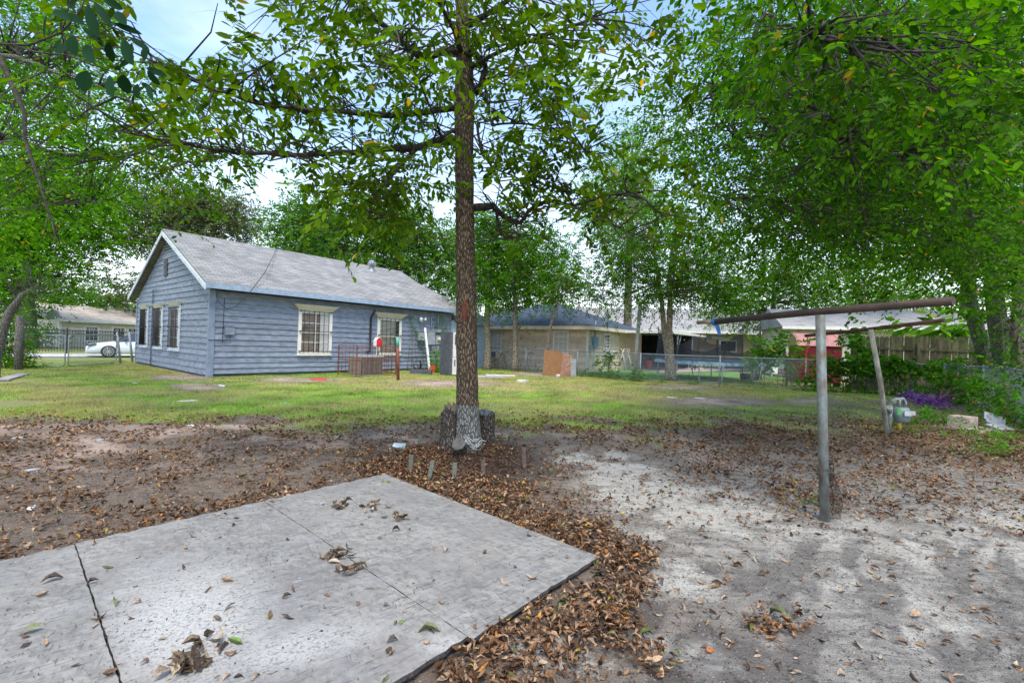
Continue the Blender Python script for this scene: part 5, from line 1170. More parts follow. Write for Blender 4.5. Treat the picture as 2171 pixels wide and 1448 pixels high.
# ---------------------------------------------------------------- gas meter
gm_ = thing('gas_meter', 'grey gas meter with curved pipes beside the farther clothesline post', 'gas meter', (*G(1906, 925), 0)); o = Vector(gm_.location); Yg = o.y
def HG(px, py, dy=0): return Vector(H(px, py, Yg+dy))-o
g = MB()
g.tube([HG(1885, 916), HG(1886, 888), HG(1889, 868)], .03, 10); g.tube([HG(1889, 870), HG(1889, 850), HG(1897, 847), HG(1915, 845), HG(1919, 852), HG(1919, 862)], .027, 10)
g.tube([HG(1907, 846), HG(1907, 862)], .024, 10); g.lathe([(.045, 0), (.045, .05)], HG(1886, 888), 10); g.lathe([(.05, -.03), (.055, 0), (.05, .04)], HG(1892, 850), 10)
g.tube([HG(1884, 872, -.0), HG(1886, 863, -.06)], .05, 10); obj('pipe', g, mat('grey_green_pipe', (.24, .27, .25), .6, var=.3, scale=20), gm_)
g = MB(); c = HG(1912, 877)
g.lathe([(.0, .115), (.12, .11), (.16, .06), (.17, .0), (.165, -.03), (.15, -.12), (.11, -.145), (0, -.15)], (0, 0, 0), 20).xf(Matrix.Translation(c) @ Matrix.Diagonal((.85, .65, 1.05, 1))); obj('meter_body', g, mat('meter_grey', (.20, .25, .25), .5, var=.15), gm_)
g = MB(); g.box(tuple(c+Vector((0, -.125, .02))), (.13, .02, .08), 0); g.box(tuple(c+Vector((.165, -.02, .02))), (.06, .08, .07), 0, 1); obj('dial_box', g, [mat('dial_face', (.5, .52, .5), .4), mat('index_box', (.45, .47, .45), .5)], gm_)
g = MB(); g.tube([HG(1907, 895), HG(1907, 912)], .03, 8); obj('yellow_riser', g, mat('yellow_pipe', (.5, .36, .05), .5), gm_)
g = MB(); g.add([tuple(HG(1904, 866, -.14)), tuple(HG(1911, 866, -.14)), tuple(HG(1909, 880, -.15)), tuple(HG(1903, 878, -.15))], [(0, 1, 2, 3)]); obj('green_tag', g, mat('green_tag', (.06, .4, .08), .6), gm_)

# ---------------------------------------------------------------- by the right fence
x, y = G(2056, 912)
g = MB(); g.b2(-.29, .29, -.16, .16, 0, .22); g.b2(-.31, .31, -.18, .18, -.05, .004)
g = MB(); g.box((0, 0, .13), (.42, .34, .22)); o_ = obj('stone_block', g, mat('rough_block', (.42, .34, .28), .95, var=.25, scale=6, bump=.8, bscale=30)); o_.location = (x, y+.15, .02); o_.rotation_euler = (0, 0, R(28)); tag(o_, 'squared tan stone block on a slab by the right fence', 'block')
g = MB(); g.box((0, 0, .02), (1.1, .75, .06), .4); o_ = obj('stone_slab', g, mat('broken_slab', (.38, .32, .27), .95, var=.3, scale=5, bump=.6)); o_.location = (x-.02, y+.1, -.01); tag(o_, 'broken stone slab lying flat under the tan block', 'slab')
g = MB(); g.box((0, 0, .0), (.36, .03, .26)); o_ = obj('white_tile', g, mat('grey_white_board', (.33, .35, .40), .6)); o_.location = (*G(2108, 905), .15); o_.rotation_euler = (R(-38), R(20), R(-25)); tag(o_, 'greyish white board leaning behind the stone block', 'board')
g = MB(); g.box((0, 0, 0), (.4, .03, .25)); o_ = obj('white_tile', g, mat('grey_white_board_small', (.38, .39, .42), .6)); o_.location = (*G(2120, 912), .06); o_.rotation_euler = (R(-70), 0, R(10)); tag(o_, 'small pale board lying flat at the foot of the right fence', 'board')
g = MB(); g.box((0, 0, 0), (.9, .03, .5)); o_ = obj('brown_panel', g, mat('brown_panel', (.2, .12, .08), .85, var=.2)); o_.location = (G(2090, 880)[0], G(2090, 890)[1], .17); o_.rotation_euler = (R(-72), R(-14), R(25)); tag(o_, 'thin brown panel lying across the stone block', 'panel')
# fallen branch
g = MB(); b0 = Vector((*G(1980, 857), 0.02)); g.tube([b0, H(2005, 838, 13.9), H(2020, 818, 13.8), H(2032, 790, 13.7)], [.05, .04, .03, .015], 7); g.tube([H(1992, 846, 13.9), H(2002, 815, 14.0), H(2008, 782, 14.1)], [.03, .02, .01], 6); g.tube([H(2000, 842, 13.8), H(2035, 835, 13.5), H(2060, 826, 13.3)], [.022, .016, .01], 6)
tag(obj('fallen_branch', g, M['deadwood']), 'bare forked tan branch propped against the back fence corner', 'branch')

# ---------------------------------------------------------------- against the grey house
def at_h(u, v, z=0): return Vector(HF.w(u, v, z))
ac = thing('air_conditioner', 'brown grilled central air conditioner condenser inside the rusty cage', 'air conditioner', at_h(5.15, -1.35), HF.a)
g = MB(); g.b2(-.5, .5, -.42, .42, .02, .74); obj('coil', g, M['ac_fin'], ac)
g = MB()
for k in range(13): g.b2(-.515, .515, -.435, .435, .06+k*.052, .066+k*.052)
for a in np.linspace(-.5, .5, 9): g.b2(a-.004, a+.004, -.44, .44, .03, .74)
obj('grille', g, mat('grille_brown', (.33, .28, .25), .5), ac)
g = MB(); g.b2(-.53, .53, -.45, .45, .74, .80); g.b2(-.52, .52, -.44, .44, 0, .03); obj('top_cover', g, mat('top_grey', (.4, .42, .45), .5), ac)
cg = thing('security_cage', 'rusty iron security cage standing round the condenser', 'cage', at_h(5.15, -1.45), HF.a)
g = MB(); x0, x1, y0, y1 = -.9, .92, -.66, .62; Hc = 1.2
for (a, b) in ((x0, y0), (x1, y0), (x0, y1), (x1, y1)): g.b2(a-.02, a+.02, b-.02, b+.02, -.05, Hc)
for z in (.1, Hc-.02, .62): g.b2(x0, x1, y0-.015, y0+.015, z-.015, z+.015); g.b2(x0-.015, x0+.015, y0, y1, z-.015, z+.015); g.b2(x1-.015, x1+.015, y0, y1, z-.015, z+.015)
obj('frame', g, M['rust'], cg)
g = MB()
for a in np.linspace(x0, x1, 9)[1:-1]: g.tube([(a, y0, .1), (a, y0, Hc)], .009, 4)
for b in np.linspace(y0, y1, 6)[1:-1]: g.tube([(x0, b, .1), (x0, b, Hc)], .009, 4); g.tube([(x1, b, .1), (x1, b, Hc)], .009, 4)
for z in np.linspace(.1, Hc, 7)[1:-1]: g.tube([(x0, y0, z), (x1, y0, z)], .006, 4); g.tube([(x0, y0, z), (x0, y1, z)], .006, 4)
obj('bars', g, M['rust'], cg)
bh = thing('red_lantern', 'bright red plastic box with a white peaked top sitting on the cage', 'box', Vector(H(801, 735, (at_h(5.9, -1.0)).y))+Vector((0, 0, 0)), .9)
g = MB(); g.prism([(-.14, 0), (.14, 0), (.14, .27), (.05, .38), (-.05, .38), (-.14, .27)], 'y', -.1, .1); obj('box_body', g, M['plastic_red'], bh)
g = MB(); g.prism([(-.15, .265), (-.05, .395), (.05, .395), (.15, .265), (.05, .375), (-.05, .375)], 'y', -.105, .105); g.b2(-.15, -.14, -.1, .1, 0, .27); obj('white_trim', g, M['plastic_white'], bh)
g = MB(); g.tube([at_h(5.2, -.1, 1.15), at_h(5.2, -1.9, 1.21)], .012, 4); 
x, y = G(844, 806); g = MB(); g.tube([(0, 0, -.1), (-.03, .0, .8), (-.06, 0, 1.25)], .055, 10); rp_ = thing('rusty_post', 'rusty round iron post with a faded green top in front of the vines', 'post', (x, y, 0)); obj('post', g, M['rust'], rp_)
g = MB(); g.tube([(-.058, 0, 1.2), (-.07, 0, 1.55)], .06, 10); obj('green_cap', g, mat('faded_green', (.12, .38, .3), .7), rp_)
# old fridge
fr = thing('old_refrigerator', 'old refrigerator with dark grey sides and white doors standing by the wing', 'refrigerator', (*G(962, 795), 0), R(48))
g = MB(); g.b2(-.42, .42, -.25, .45, .02, 1.88); obj('cabinet', g, M['dark_grey'], fr)
for (a, b) in ((.05, .78), (.8, 1.87)):
    g = MB(); g.b2(-.32, .42, -.33, -.255, a, b); dd = obj('door', g, M['plastic_white'], fr); g = MB(); g.b2(-.28, -.25, -.37, -.33, (a+b)/2, b-.08); obj('handle', g, M['dark_grey'], dd)
# leaning white board, tub, hose reel, red can
q = G(911, 788); g = MB(); g.bar((q[0], q[1], 0), tuple(Vector(H(901, 695, q[1]+.4))), .10, .05); tag(obj('white_board', g, M['plastic_white']), 'narrow white board leaning upright among the vines on the grey house', 'board')
q = G(893, 793); g = MB(); g.prism([(-.45, 0), (.45, 0), (.47, .2), (-.5, .2)], 'y', -.15, .15); o_ = obj('dark_trough', g, M['dark_grey']); o_.location = (*q, 0); tag(o_, 'low dark grey trough at the foot of the leaning white board', 'trough')
q = G(878, 786); rl = thing('hose_reel', 'black hose reel lying beside the dark trough', 'hose reel', (q[0], q[1]+.4, .28), .6)
g = MB()
for k in range(5): g.lathe([(.22+.025*(k % 2), 0), (.25+.025*(k % 2), .025), (.22+.025*(k % 2), .05)], (0, 0, -.12+k*.05), 18)
g.xf(Matrix.Rotation(PI/2-.3, 4, 'X')); obj('hose_coil', g, M['black'], rl)
g = MB(); g.tube([(-.35, 0, -.25), (-.1, .05, .1), (.15, .05, .2)], .018, 5); g.tube([(-.5, 0, -.25), (-.2, .05, .05)], .015, 5); obj('reel_frame', g, M['iron'], rl)
q = G(917, 790); g = MB(); g.prism([(-.16, 0), (.16, 0), (.14, .28), (.0, .36), (-.14, .24)], 'y', -.09, .09); o_ = obj('fuel_can', g, mat('orange_red_plastic', (.65, .07, .03), .5)); o_.location = (*q, 0); tag(o_, 'orange red plastic fuel can beside the leaning white board', 'can')

# ---------------------------------------------------------------- by the back fence
q = G(1172, 797)
g = MB(); g.box((0, 0, .6), (.85, .035, 1.2)); o_ = obj('particle_board', g, mat('orange_particle_board', (.27, .135, .06), .85, var=.25, scale=30)); o_.location = (q[0]-.05, q[1]+.1, 0); o_.rotation_euler = (R(-7), R(3), R(-4)); tag(o_, 'larger orange brown particle board leaning on the chain link fence', 'board')
g = MB(); g.box((0, 0, .5), (.5, .04, 1.0)); o_ = obj('particle_board', g, mat('pink_particle_board', (.36, .2, .14), .85, var=.3, scale=14)); o_.location = (q[0]+.55, q[1]+.1, .05); o_.rotation_euler = (R(-7), R(8), R(-2)); tag(o_, 'smaller pinkish brown board leaning right of the orange one', 'board')
for k in range(4):
    g = MB(); g.box((0, 0, .035), (.42-.03*k, .2, .07), rr.uniform(-.2, .2)); o_ = obj('brick', g, mat('old_brick', (.36, .18, .13), .9)); o_.location = (q[0]+.55+rr.uniform(-.05, .05), q[1]-.18, .0+k*.072); tag(o_, ['bottom brick', 'second brick from the bottom', 'third brick from the bottom', 'top brick'][k]+' of the stack in front of the leaning boards', 'brick', 'stacked bricks')
g = MB(); g.box((0, 0, .42), (.28, .12, .84)); o_ = obj('grey_slab', g, mat('upright_slab', (.33, .34, .36), .9)); o_.location = (q[0]+.98, q[1]+.15, 0); o_.rotation_euler = (R(-5), R(-2), 0); tag(o_, 'upright grey concrete slab right of the leaning boards', 'slab')
# leaning net pole
p0 = Vector((*G(1343, 806), 0)); p1 = Vector(H(1358, 640, p0.y)); g = MB(); g.tube([p0-Vector((0, 0, .1)), p1], .085, 10); tag(obj('metal_pole', g, mat('pale_grey_pole', (.36, .36, .33), .7, var=.2)), 'thick pale grey pole leaning right by the fence in front of the carport', 'pole')

# trampoline
tr = thing('trampoline', 'round trampoline with a blue pad edge and a sagging black net behind the fence', 'trampoline', (9.55, 22.0, 0)); RT = 2.35; zt_ = .88
g = MB(); g.tube([(RT*math.cos(t), RT*math.sin(t), zt_) for t in np.linspace(0, 2*PI, 33)], .035, 6, cap=False); obj('ring', g, M['galv'], tr)
g = MB(); n = 40; vs = []
for (r_, z) in ((RT+.06, zt_-.1), (RT+.04, zt_+.05), (RT-.28, zt_+.03)):
    for k in range(n): vs.append((r_*math.cos(2*PI*k/n), r_*math.sin(2*PI*k/n), z+.01*math.sin(k)))
g.add(vs, [(k, (k+1) % n, (k+1) % n+n, k+n) for k in range(n)]+[(k+n, (k+1) % n+n, (k+1) % n+2*n, k+2*n) for k in range(n)]); obj('pad', g, mat('faded_blue_pad', (.30, .52, .72), .7, var=.3, scale=5), tr)
g = MB(); g.add([((RT-.3)*math.cos(2*PI*k/n), (RT-.3)*math.sin(2*PI*k/n), zt_-.02) for k in range(n)], [tuple(range(n))]); obj('mat', g, M['black'], tr)
for k in range(6):
    t = 2*PI*k/6+.2; g = MB(); pa, pb = t-.2, t+.2
    P_ = lambda a, z, r_=RT: (r_*math.cos(a), r_*math.sin(a), z)
    g.tube([P_(pa, zt_), P_(pa, .1), P_(pa+.04, .03), P_(pb-.04, .03), P_(pb, .1), P_(pb, zt_)], .028, 6); obj('leg', g, M['galv'], tr)
nets = []
tops = {}
for k in range(6):
    t = 2*PI*k/6+.35; g = MB(); lean = [0, .25, -.1, .1, .3, .0][k]; hh = [2.75, 2.3, 2.6, 2.7, 1.7, 2.6][k]
    pt = (RT*math.cos(t)+lean, RT*math.sin(t), hh); g.tube([(RT*math.cos(t), RT*math.sin(t), .3), pt], .022, 6); obj('net_pole', g, M['black'], tr); tops[k] = (t, pt)
netm = bpy.data.materials.new('black_net'); netm.use_nodes = True; bb = netm.node_tree.nodes['Principled BSDF']; bb.inputs['Base Color'].default_value = (.03, .035, .045, 1); bb.inputs['Alpha'].default_value = .72; bb.inputs['Roughness'].default_value = .9
g = MB(); vs = []; fs = []; nn_ = 60; mm_ = 6
for i in range(nn_+1):
    f_ = i/nn_*5.6+.0; k0 = int(f_) % 6; k1 = (k0+1) % 6; fr_ = f_-int(f_); a = .35+2*PI*f_/6
    zt2 = tops[k0][1][2]*(1-fr_)+tops[k1][1][2]*fr_-.75*math.sin(PI*fr_)**.8
    for j in range(mm_+1):
        s_ = j/mm_; r_ = RT+.03*math.sin(i*1.3+j)-.1*math.sin(PI*fr_)*s_; vs.append((r_*math.cos(a), r_*math.sin(a), zt_+(zt2-zt_)*s_))
for i in range(nn_):
    for j in range(mm_): a = i*(mm_+1)+j; fs.append((a, a+1, a+mm_+2, a+mm_+1))
g.add(vs, fs, 0, True); obj('net', g, netm, tr, recalc=False)

# rollers, logs, patio things
g = MB(); g.tube([(-.45, 0, 0), (.45, 0, 0)], .17, 14); g.tube([(-.46, 0, 0), (.46, 0, 0)], .08, 10); o_ = obj('black_roll', g, M['black']); o_.location = (*G(1592, 806), .17); o_.rotation_euler = (0, 0, -.15); tag(o_, 'black rubber roll lying on the ground under the trampoline edge', 'roll')
lp = G(1658, 800)
for k, (dx, dy, dz, ln) in enumerate(((0, 0, .1, 1.0), (.15, .22, .1, .9), (-.05, .45, .1, 1.1), (.1, .12, .27, .95), (.05, .35, .27, 1.0), (.1, .25, .43, .8))):
    g = MB(); g.tube([(-ln/2, 0, 0), (0, .02, .01), (ln/2, 0, 0)], [.1, .09, .085], 9); o_ = obj('log', g, M['bark_grey']); o_.location = (lp[0]+dx, lp[1]+dy, dz); o_.rotation_euler = (0, 0, rr.uniform(-.3, .3)); tag(o_, ['front bottom log', 'middle bottom log', 'rear bottom log', 'front log of the second row', 'rear log of the second row', 'topmost log'][k]+' of the wood pile by the garage', 'log', 'firewood logs by the garage')
g = MB(); g.box((0, 0, .28), (.3, .3, .56)); o_ = obj('white_block', g, M['white_paint']); o_.location = (*G(1641, 799), 0); tag(o_, 'white painted block at the left end of the wood pile', 'block')
def chair(loc, rz, mt, lab):
    root = thing('plastic_chair', lab, 'chair', loc, rz)
    g = MB(); g.b2(-.24, .24, -.24, .22, .40, .43); obj('seat', g, mt, root)
    g = MB(); 
    for k in range(5): g.box((-.19+.095*k, .25, .65), (.07, .02, .45), rot=Matrix.Rotation(-.2, 3, 'X'))
    g.box((0, .3, .88), (.5, .03, .07)); obj('backrest', g, mt, root)
    for (a, b) in ((-.22, -.22), (.22, -.22), (-.22, .2), (.22, .2)):
        g = MB(); g.tube([(a*1.1, b*1.1, 0), (a, b, .42)], .022, 6); obj('leg', g, mt, root)
    for s_ in (-1, 1):
        g = MB(); g.box((s_*.26, -.02, .62), (.05, .46, .03)); g.box((s_*.26, -.2, .52), (.04, .04, .2)); obj('armrest', g, mt, root)
def grd(px, py): x, y = G(px, py); return (x, y, 0.06)
chair(grd(1500, 780), .5, M['plastic_red'], 'red plastic patio chair with a slatted back, right of the dark doorway')
chair(grd(1520, 782), -.4, mat('dark_red_plastic', (.3, .02, .03), .5), 'dark red patio chair just right of the bright red one')
chair(grd(1462, 778), .2, mat('blue_grey_plastic', (.12, .16, .22), .5), 'blue grey patio chair behind the twin trunk tree')
chair(grd(1390, 778), 2.4, M['plastic_blue'], 'blue patio chair under the carport')
def fan(loc, lab):
    root = thing('standing_fan', lab, 'fan', loc); g = MB(); g.tube([(0, 0, .05), (0, 0, 1.15)], .02, 6); g.lathe([(.2, 0), (.18, .04), (0, .05)], n=14); obj('stand', g, M['plastic_white'], root)
    g = MB()
    for q_ in range(20): a = 2*PI*q_/20; g.tube([(0, -.08, 1.25), (.2*math.cos(a), -.05, 1.25+.2*math.sin(a))], .004, 3)
    g.tube([(.2*math.cos(t), -.05, 1.25+.2*math.sin(t)) for t in np.linspace(0, 2*PI, 21)], .008, 4, cap=False); obj('grille', g, M['plastic_white'], root)
fan(grd(1460, 783), 'white round standing fan directly right of the twin trunks'); fan(grd(1486, 783), 'white round standing fan next to the red chair')
def rack(loc, rz, lab):
    root = thing('folding_rack', lab, 'rack', loc, rz); g = MB()
    for s_ in (-.3, .3): g.tube([(s_, -.35, 0), (s_, .1, 1.3)], .018, 5); g.tube([(s_, .35, 0), (s_, -.1, 1.3)], .018, 5)
    obj('legs', g, M['plastic_white'], root); g = MB()
    for k in range(5): g.tube([(-.3, -.1+.05*k, 1.3-.15*k), (.3, -.1+.05*k, 1.3-.15*k)], .012, 5)
    obj('rungs', g, M['plastic_white'], root)
rack(grd(1325, 786), .7, 'white folding frame leaning under the left end of the carport')
q = grd(1414, 780); g = MB(); g.b2(-.45, .45, -.3, .3, 0, .85); g.b2(-.46, .46, -.31, .31, .85, .87); o_ = obj('cardboard_box', g, mat('cardboard', (.46, .3, .16), .85)); o_.location = (q[0], q[1]+1.2, 0.35); g.b2(-.4, .4, -.25, .25, -.35, 0); o_.location = (q[0], q[1]+1.2, .06); tag(o_, 'tall brown cardboard box under the carport behind the twin trunks', 'box')
q = grd(1340, 782); g = MB(); g.lathe([(.2, 0), (.24, .5), (.22, .52), (0, .5)], n=14); o_ = obj('trash_bin', g, M['plastic_red']); o_.location = (q[0]+1.3, q[1]+.6, .06); tag(o_, 'red bin on the ground deep under the carport', 'bin')
q = grd(1352, 775); g = MB(); g.b2(-.35, .35, -.2, .2, 0, 1.5); g.b2(-.3, .3, -.21, -.2, .1, 1.4); g.lathe([(.35, 1.5), (.3, 1.75), (0, 1.8)], n=12); o_ = obj('covered_grill', g, M['black']); o_.location = (q[0]-.6, q[1], .06); tag(o_, 'black covered grill at the back of the carport', 'grill')
g = MB(); hr = (*G(1570, 782), 0)
vs = []; n = 24
rt_ = random.Random(2)
for (r_, z) in ((1.3, 0), (1.1, .25), (.7, .5), (.3, .62)):
    for k in range(n): t = 2*PI*k/n; q_ = r_*rt_.uniform(.85, 1.12); vs.append((q_*math.cos(t), q_*math.sin(t)*.7, z*rt_.uniform(.85, 1.15)))
fs = [(i*n+k, i*n+(k+1) % n, (i+1)*n+(k+1) % n, (i+1)*n+k) for i in range(3) for k in range(n)]; vs.append((0, 0, .66)); fs += [(3*n+k, 3*n+(k+1) % n, 4*n) for k in range(n)]
g.add(vs, fs, 0, True); o_ = obj('brush_pile', g, mat('brown_straw', (.3, .21, .13), .95, var=.4, scale=14, bump=1, bscale=20)); o_.location = hr; tag(o_, 'heap of brown straw and brush behind the trampoline', 'brush pile')

# ---------------------------------------------------------------- white car
CF = Frame(-22.6, 25.1, 44)
car = thing('parked_car', 'white sedan parked on the drive beyond the gate, half hidden by the grey house', 'car', (*CF.o, 0), CF.a)
M['car_white'] = mat('car_paint', (.74, .77, .82), .25, var=.02, spec=.6); M['car_glass'] = mat('car_glass', (.03, .035, .04), .05, spec=.9)
prof = [(-.93, .30, .42, .55), (-.90, .22, .60, .70), (-.75, .2, .72, .82), (-.3, .2, .80, .88), (.35, .2, .90, .90), (.75, .2, .95, .90), (1.6, .2, .97, .90), (2.6, .2, .97, .90), (3.2, .22, .98, .88), (3.6, .3, .95, .8), (3.66, .4, .8, .7)]
g = MB(); vs = []; ring = 8
for (x, zb, zt2, w_) in prof:
    for (yy, z) in ((-w_*.92, zb), (-w_, zb+.15), (-w_, (zb+zt2)/2), (-w_*.93, zt2), (w_*.93, zt2), (w_, (zb+zt2)/2), (w_, zb+.15), (w_*.92, zb)): vs.append((x, yy, z))
fs = [(i*8+k, i*8+(k+1) % 8, (i+1)*8+(k+1) % 8, (i+1)*8+k) for i in range(len(prof)-1) for k in range(8)]+[tuple(range(8)), tuple(reversed(range(len(vs)-8, len(vs))))]
g.add(vs, fs, 0, True)
gp = [(.25, .93, .93), (.95, 1.38, .66), (1.5, 1.45, .64), (2.3, 1.40, .64), (3.2, .98, .86)]
vs = []
for (x, z, w_) in gp: vs += [(x, -w_, z), (x, w_, z), (x, .86, .94), (x, -.86, .94)]
body = obj('body', g, M['car_white'], car)
g = MB()
for i in range(4):
    a, b = gp[i], gp[i+1]; k = len(g.v)
    g.add([(a[0], -a[2], a[1]), (a[0], a[2], a[1]), (b[0], b[2], b[1]), (b[0], -b[2], b[1])], [(0, 1, 2, 3)])
obj('roof', g, M['car_white'], car)
g = MB()
for s_ in (-1, 1): g.add([(.28, s_*.88, .93), (.95, s_*.665, 1.36), (2.3, s_*.645, 1.38), (3.15, s_*.86, .96)], [(0, 1, 2, 3)]); g.add([(.3, s_*.885, .92), (.97, s_*.67, 1.33), (1.45, s_*.66, 1.37), (1.45, s_*.87, .96)], [(0, 1, 2, 3)], 1)
g.add([(.22, -.8, .94), (.22, .8, .94), (.93, .62, 1.38), (.93, -.62, 1.38)], [(0, 1, 2, 3)]); obj('window', g, M['car_glass'], car, recalc=False)
for (x, y) in ((0, -.84), (2.7, -.84), (0, .84), (2.7, .84)):
    g = MB(); g.lathe([(.0, -.1), (.24, -.1), (.32, -.09), (.335, -.04), (.335, .04), (.32, .09), (.0, .09)], n=22).xf(Matrix.Translation((x, y, .335)) @ Matrix.Rotation(PI/2, 4, 'X')); wh = obj('wheel', g, M['black'], car)
    g = MB(); s_ = -1 if y < 0 else 1
    for k in range(10): a = 2*PI*k/10; g.bar((x, y+s_*.11, .335), (x+.22*math.cos(a), y+s_*.105, .335+.22*math.sin(a)), .02, .035)
    g.tube([(x+.22*math.cos(t), y+s_*.105, .335+.22*math.sin(t)) for t in np.linspace(0, 2*PI, 21)], .014, 4, cap=False); obj('rim', g, M['alu'], wh)
for s_ in (-1, 1):
    g = MB(); g.prism([(-.9, .62), (-.55, .72), (-.5, .78), (-.7, .74), (-.89, .68)], 'y', s_*.76, s_*.86); obj('headlight', g, M['car_glass'], car)
g = MB(); g.b2(-.945, -.9, -.5, .5, .35, .55); g.b2(.62, .74, -1.0, -.85, .95, 1.05); obj('grille', g, M['dark_grey'], car)
# ---------------------------------------------------------------- trees and plants
def unit(a): return a/(np.linalg.norm(a, axis=-1, keepdims=True)+1e-9)
def spray(starts, dirs, lens, nl, Ln, Wd, rng, spread=.9, droop=.35, tilt=.35, pair=True, six=True):
    """leaves set alternately along drooping twigs; returns verts, faces"""
    m = len(starts); t = (np.arange(nl)+.6)/nl; t = t[None, :, None]
    up = np.array([0, 0, 1.]); side = unit(np.cross(dirs, up)+rng.normal(0, .05, dirs.shape))
    roll = rng.normal(0, .5, (m, 1)); nrm0 = unit(np.cross(side, dirs)); side = side*np.cos(roll)+nrm0*np.sin(roll); nrm = unit(np.cross(side, dirs))
    pos = starts[:, None]+dirs[:, None]*lens[:, None, None]*t-up*(t**2)*lens[:, None, None]*droop*.6
    sg = np.where(np.arange(nl) % 2 == 0, 1, -1)[None, :, None]
    if pair: pos = pos  # opposite leaflets sit almost together
    sa = spread*rng.uniform(.7, 1.25, (m, nl, 1))
    ld = unit(dirs[:, None]*np.cos(sa)+side[:, None]*np.sin(sa)*sg-up*droop*rng.uniform(.3, 1.6, (m, nl, 1))+rng.normal(0, .15, (m, nl, 3)))
    ln = unit(nrm[:, None]+rng.normal(0, tilt, (m, nl, 3))+0*ld); ln = unit(ln-ld*(ln*ld).sum(-1, keepdims=True))
    L_ = Ln*rng.uniform(.5, 1.25, (m, nl)); W_ = Wd*rng.uniform(.75, 1.15, (m, nl))
    return quads_leaf(pos.reshape(-1, 3), ld.reshape(-1, 3), ln.reshape(-1, 3), L_.ravel(), W_.ravel(), six, .1, .06)
def twig_tubes(starts, dirs, lens, r, droop):
    # thin three sided stems in two segments
    up = np.array([0, 0, 1.]); d = dirs; a = unit(np.cross(d, up+.01)); b = unit(np.cross(d, a)); V = []
    for t, rr_ in ((0, 1), (.5, .7), (1, .25)):
        c = starts+d*(lens*t)[:, None]-up*(t**2*lens*droop*.6)[:, None]
        for k in range(3): V.append(c+(a*math.cos(2.094*k)+b*math.sin(2.094*k))*r*rr_)
    v = np.stack(V, 1).reshape(-1, 3); f = []
    for s_ in range(2):
        for k in range(3): f.append((s_*3+k, s_*3+(k+1) % 3, s_*3+3+(k+1) % 3, s_*3+3+k))
    return v, (np.arange(len(starts))[:, None, None]*9+np.array(f)[None]).reshape(-1, 4)
def clumps_poly(poly, n, Y0, Y1, seed, dens=None):
    r = random.Random(seed); xs_ = [p[0] for p in poly]; ys_ = [p[1] for p in poly]; out_ = []
    def inside(x, y):
        c = False; j = len(poly)-1
        for i in range(len(poly)):
            if (poly[i][1] > y) != (poly[j][1] > y) and x < (poly[j][0]-poly[i][0])*(y-poly[i][1])/(poly[j][1]-poly[i][1])+poly[i][0]: c = not c
            j = i
        return c
    while len(out_) < n:
        x, y = r.uniform(min(xs_), max(xs_)), r.uniform(min(ys_), max(ys_))
        if inside(x, y) and (dens is None or r.random() < dens(x, y)): out_.append(H(x, y, r.uniform(Y0, Y1)))
    return np.array(out_)
def clumps_ell(px, py, Y, rx, ry, n, seed, depth=.8, shell=.55):
    r = np.random.default_rng(seed); c = np.array(H(px, py, Y)); s_ = Y/FPX
    d = unit(r.normal(size=(n, 3))); rad = (shell+(1-shell)*r.random((n, 1))**.5)*(1+.12*r.normal(size=(n, 1)))
    return c+d*rad*np.array([rx*s_, rx*s_*depth, ry*s_])
def foliage(name, parent, cl, crad, ntw, tl, nl, Ln, Wd, mt, seed, droop=.35, tilt=.35, six=False, twr=0, spread=.9, zflat=.7, stems=None, keep=None):
    r = np.random.default_rng(seed); m = len(cl)*ntw
    c = np.repeat(cl, ntw, 0); off = r.normal(0, 1, (m, 3))*np.array([1, 1, zflat])*crad*.5; st_ = c+off
    d = unit(unit(off)*.7+r.normal(0, .6, (m, 3))*np.array([1, 1, .5])); ln = tl*r.uniform(.6, 1.3, m)
    v, f = spray(st_, d, ln, nl, Ln, Wd, r, spread, droop, tilt, six=six)
    if keep is not None:
        k_ = 6 if six else 4; cen = v.reshape(-1, k_, 3).mean(1); px, py = PX(cen[:, 0], cen[:, 1], cen[:, 2]); ok = keep(px, py)
        if six: f = f.reshape(-1, 2, 4)[ok].reshape(-1, 4)
        else: f = f[ok]
        u_, inv = np.unique(f, return_inverse=True); v = v[u_]; f = inv.reshape(f.shape)
    o = npobj(name, v, f, mt, parent)
    if keep is not None:
        px, py = PX(st_[:, 0], st_[:, 1], st_[:, 2]); ok = keep(px, py); st_, d, ln = st_[ok], d[ok], ln[ok]
    if twr:
        v2, f2 = twig_tubes(st_, d, ln, twr, droop); npobj('twigs', v2, f2, M['bark_limb'], parent)
    return len(f)
def limbs(mb, hubs, cl, r0, seed, sag=.0, n=5):
    """branches from the nearest hub to each clump"""
    r = random.Random(seed)
    for c in cl:
        c = Vector(c); h = min(hubs, key=lambda q: (Vector(q[0])-c).length+r.uniform(0, .8)); a = Vector(h[0]); mid = a.lerp(c, .5)+Vector((r.uniform(-.15, .15), r.uniform(-.15, .15), r.uniform(.0, .25)))*(c-a).length*.5
        mb.tube([a, a.lerp(mid, .6)+Vector((r.uniform(-.05, .05), 0, r.uniform(-.05, .05)))*(c-a).length, mid, c], [r0, r0*.7, r0*.5, r0*.15], n)
tot = 0
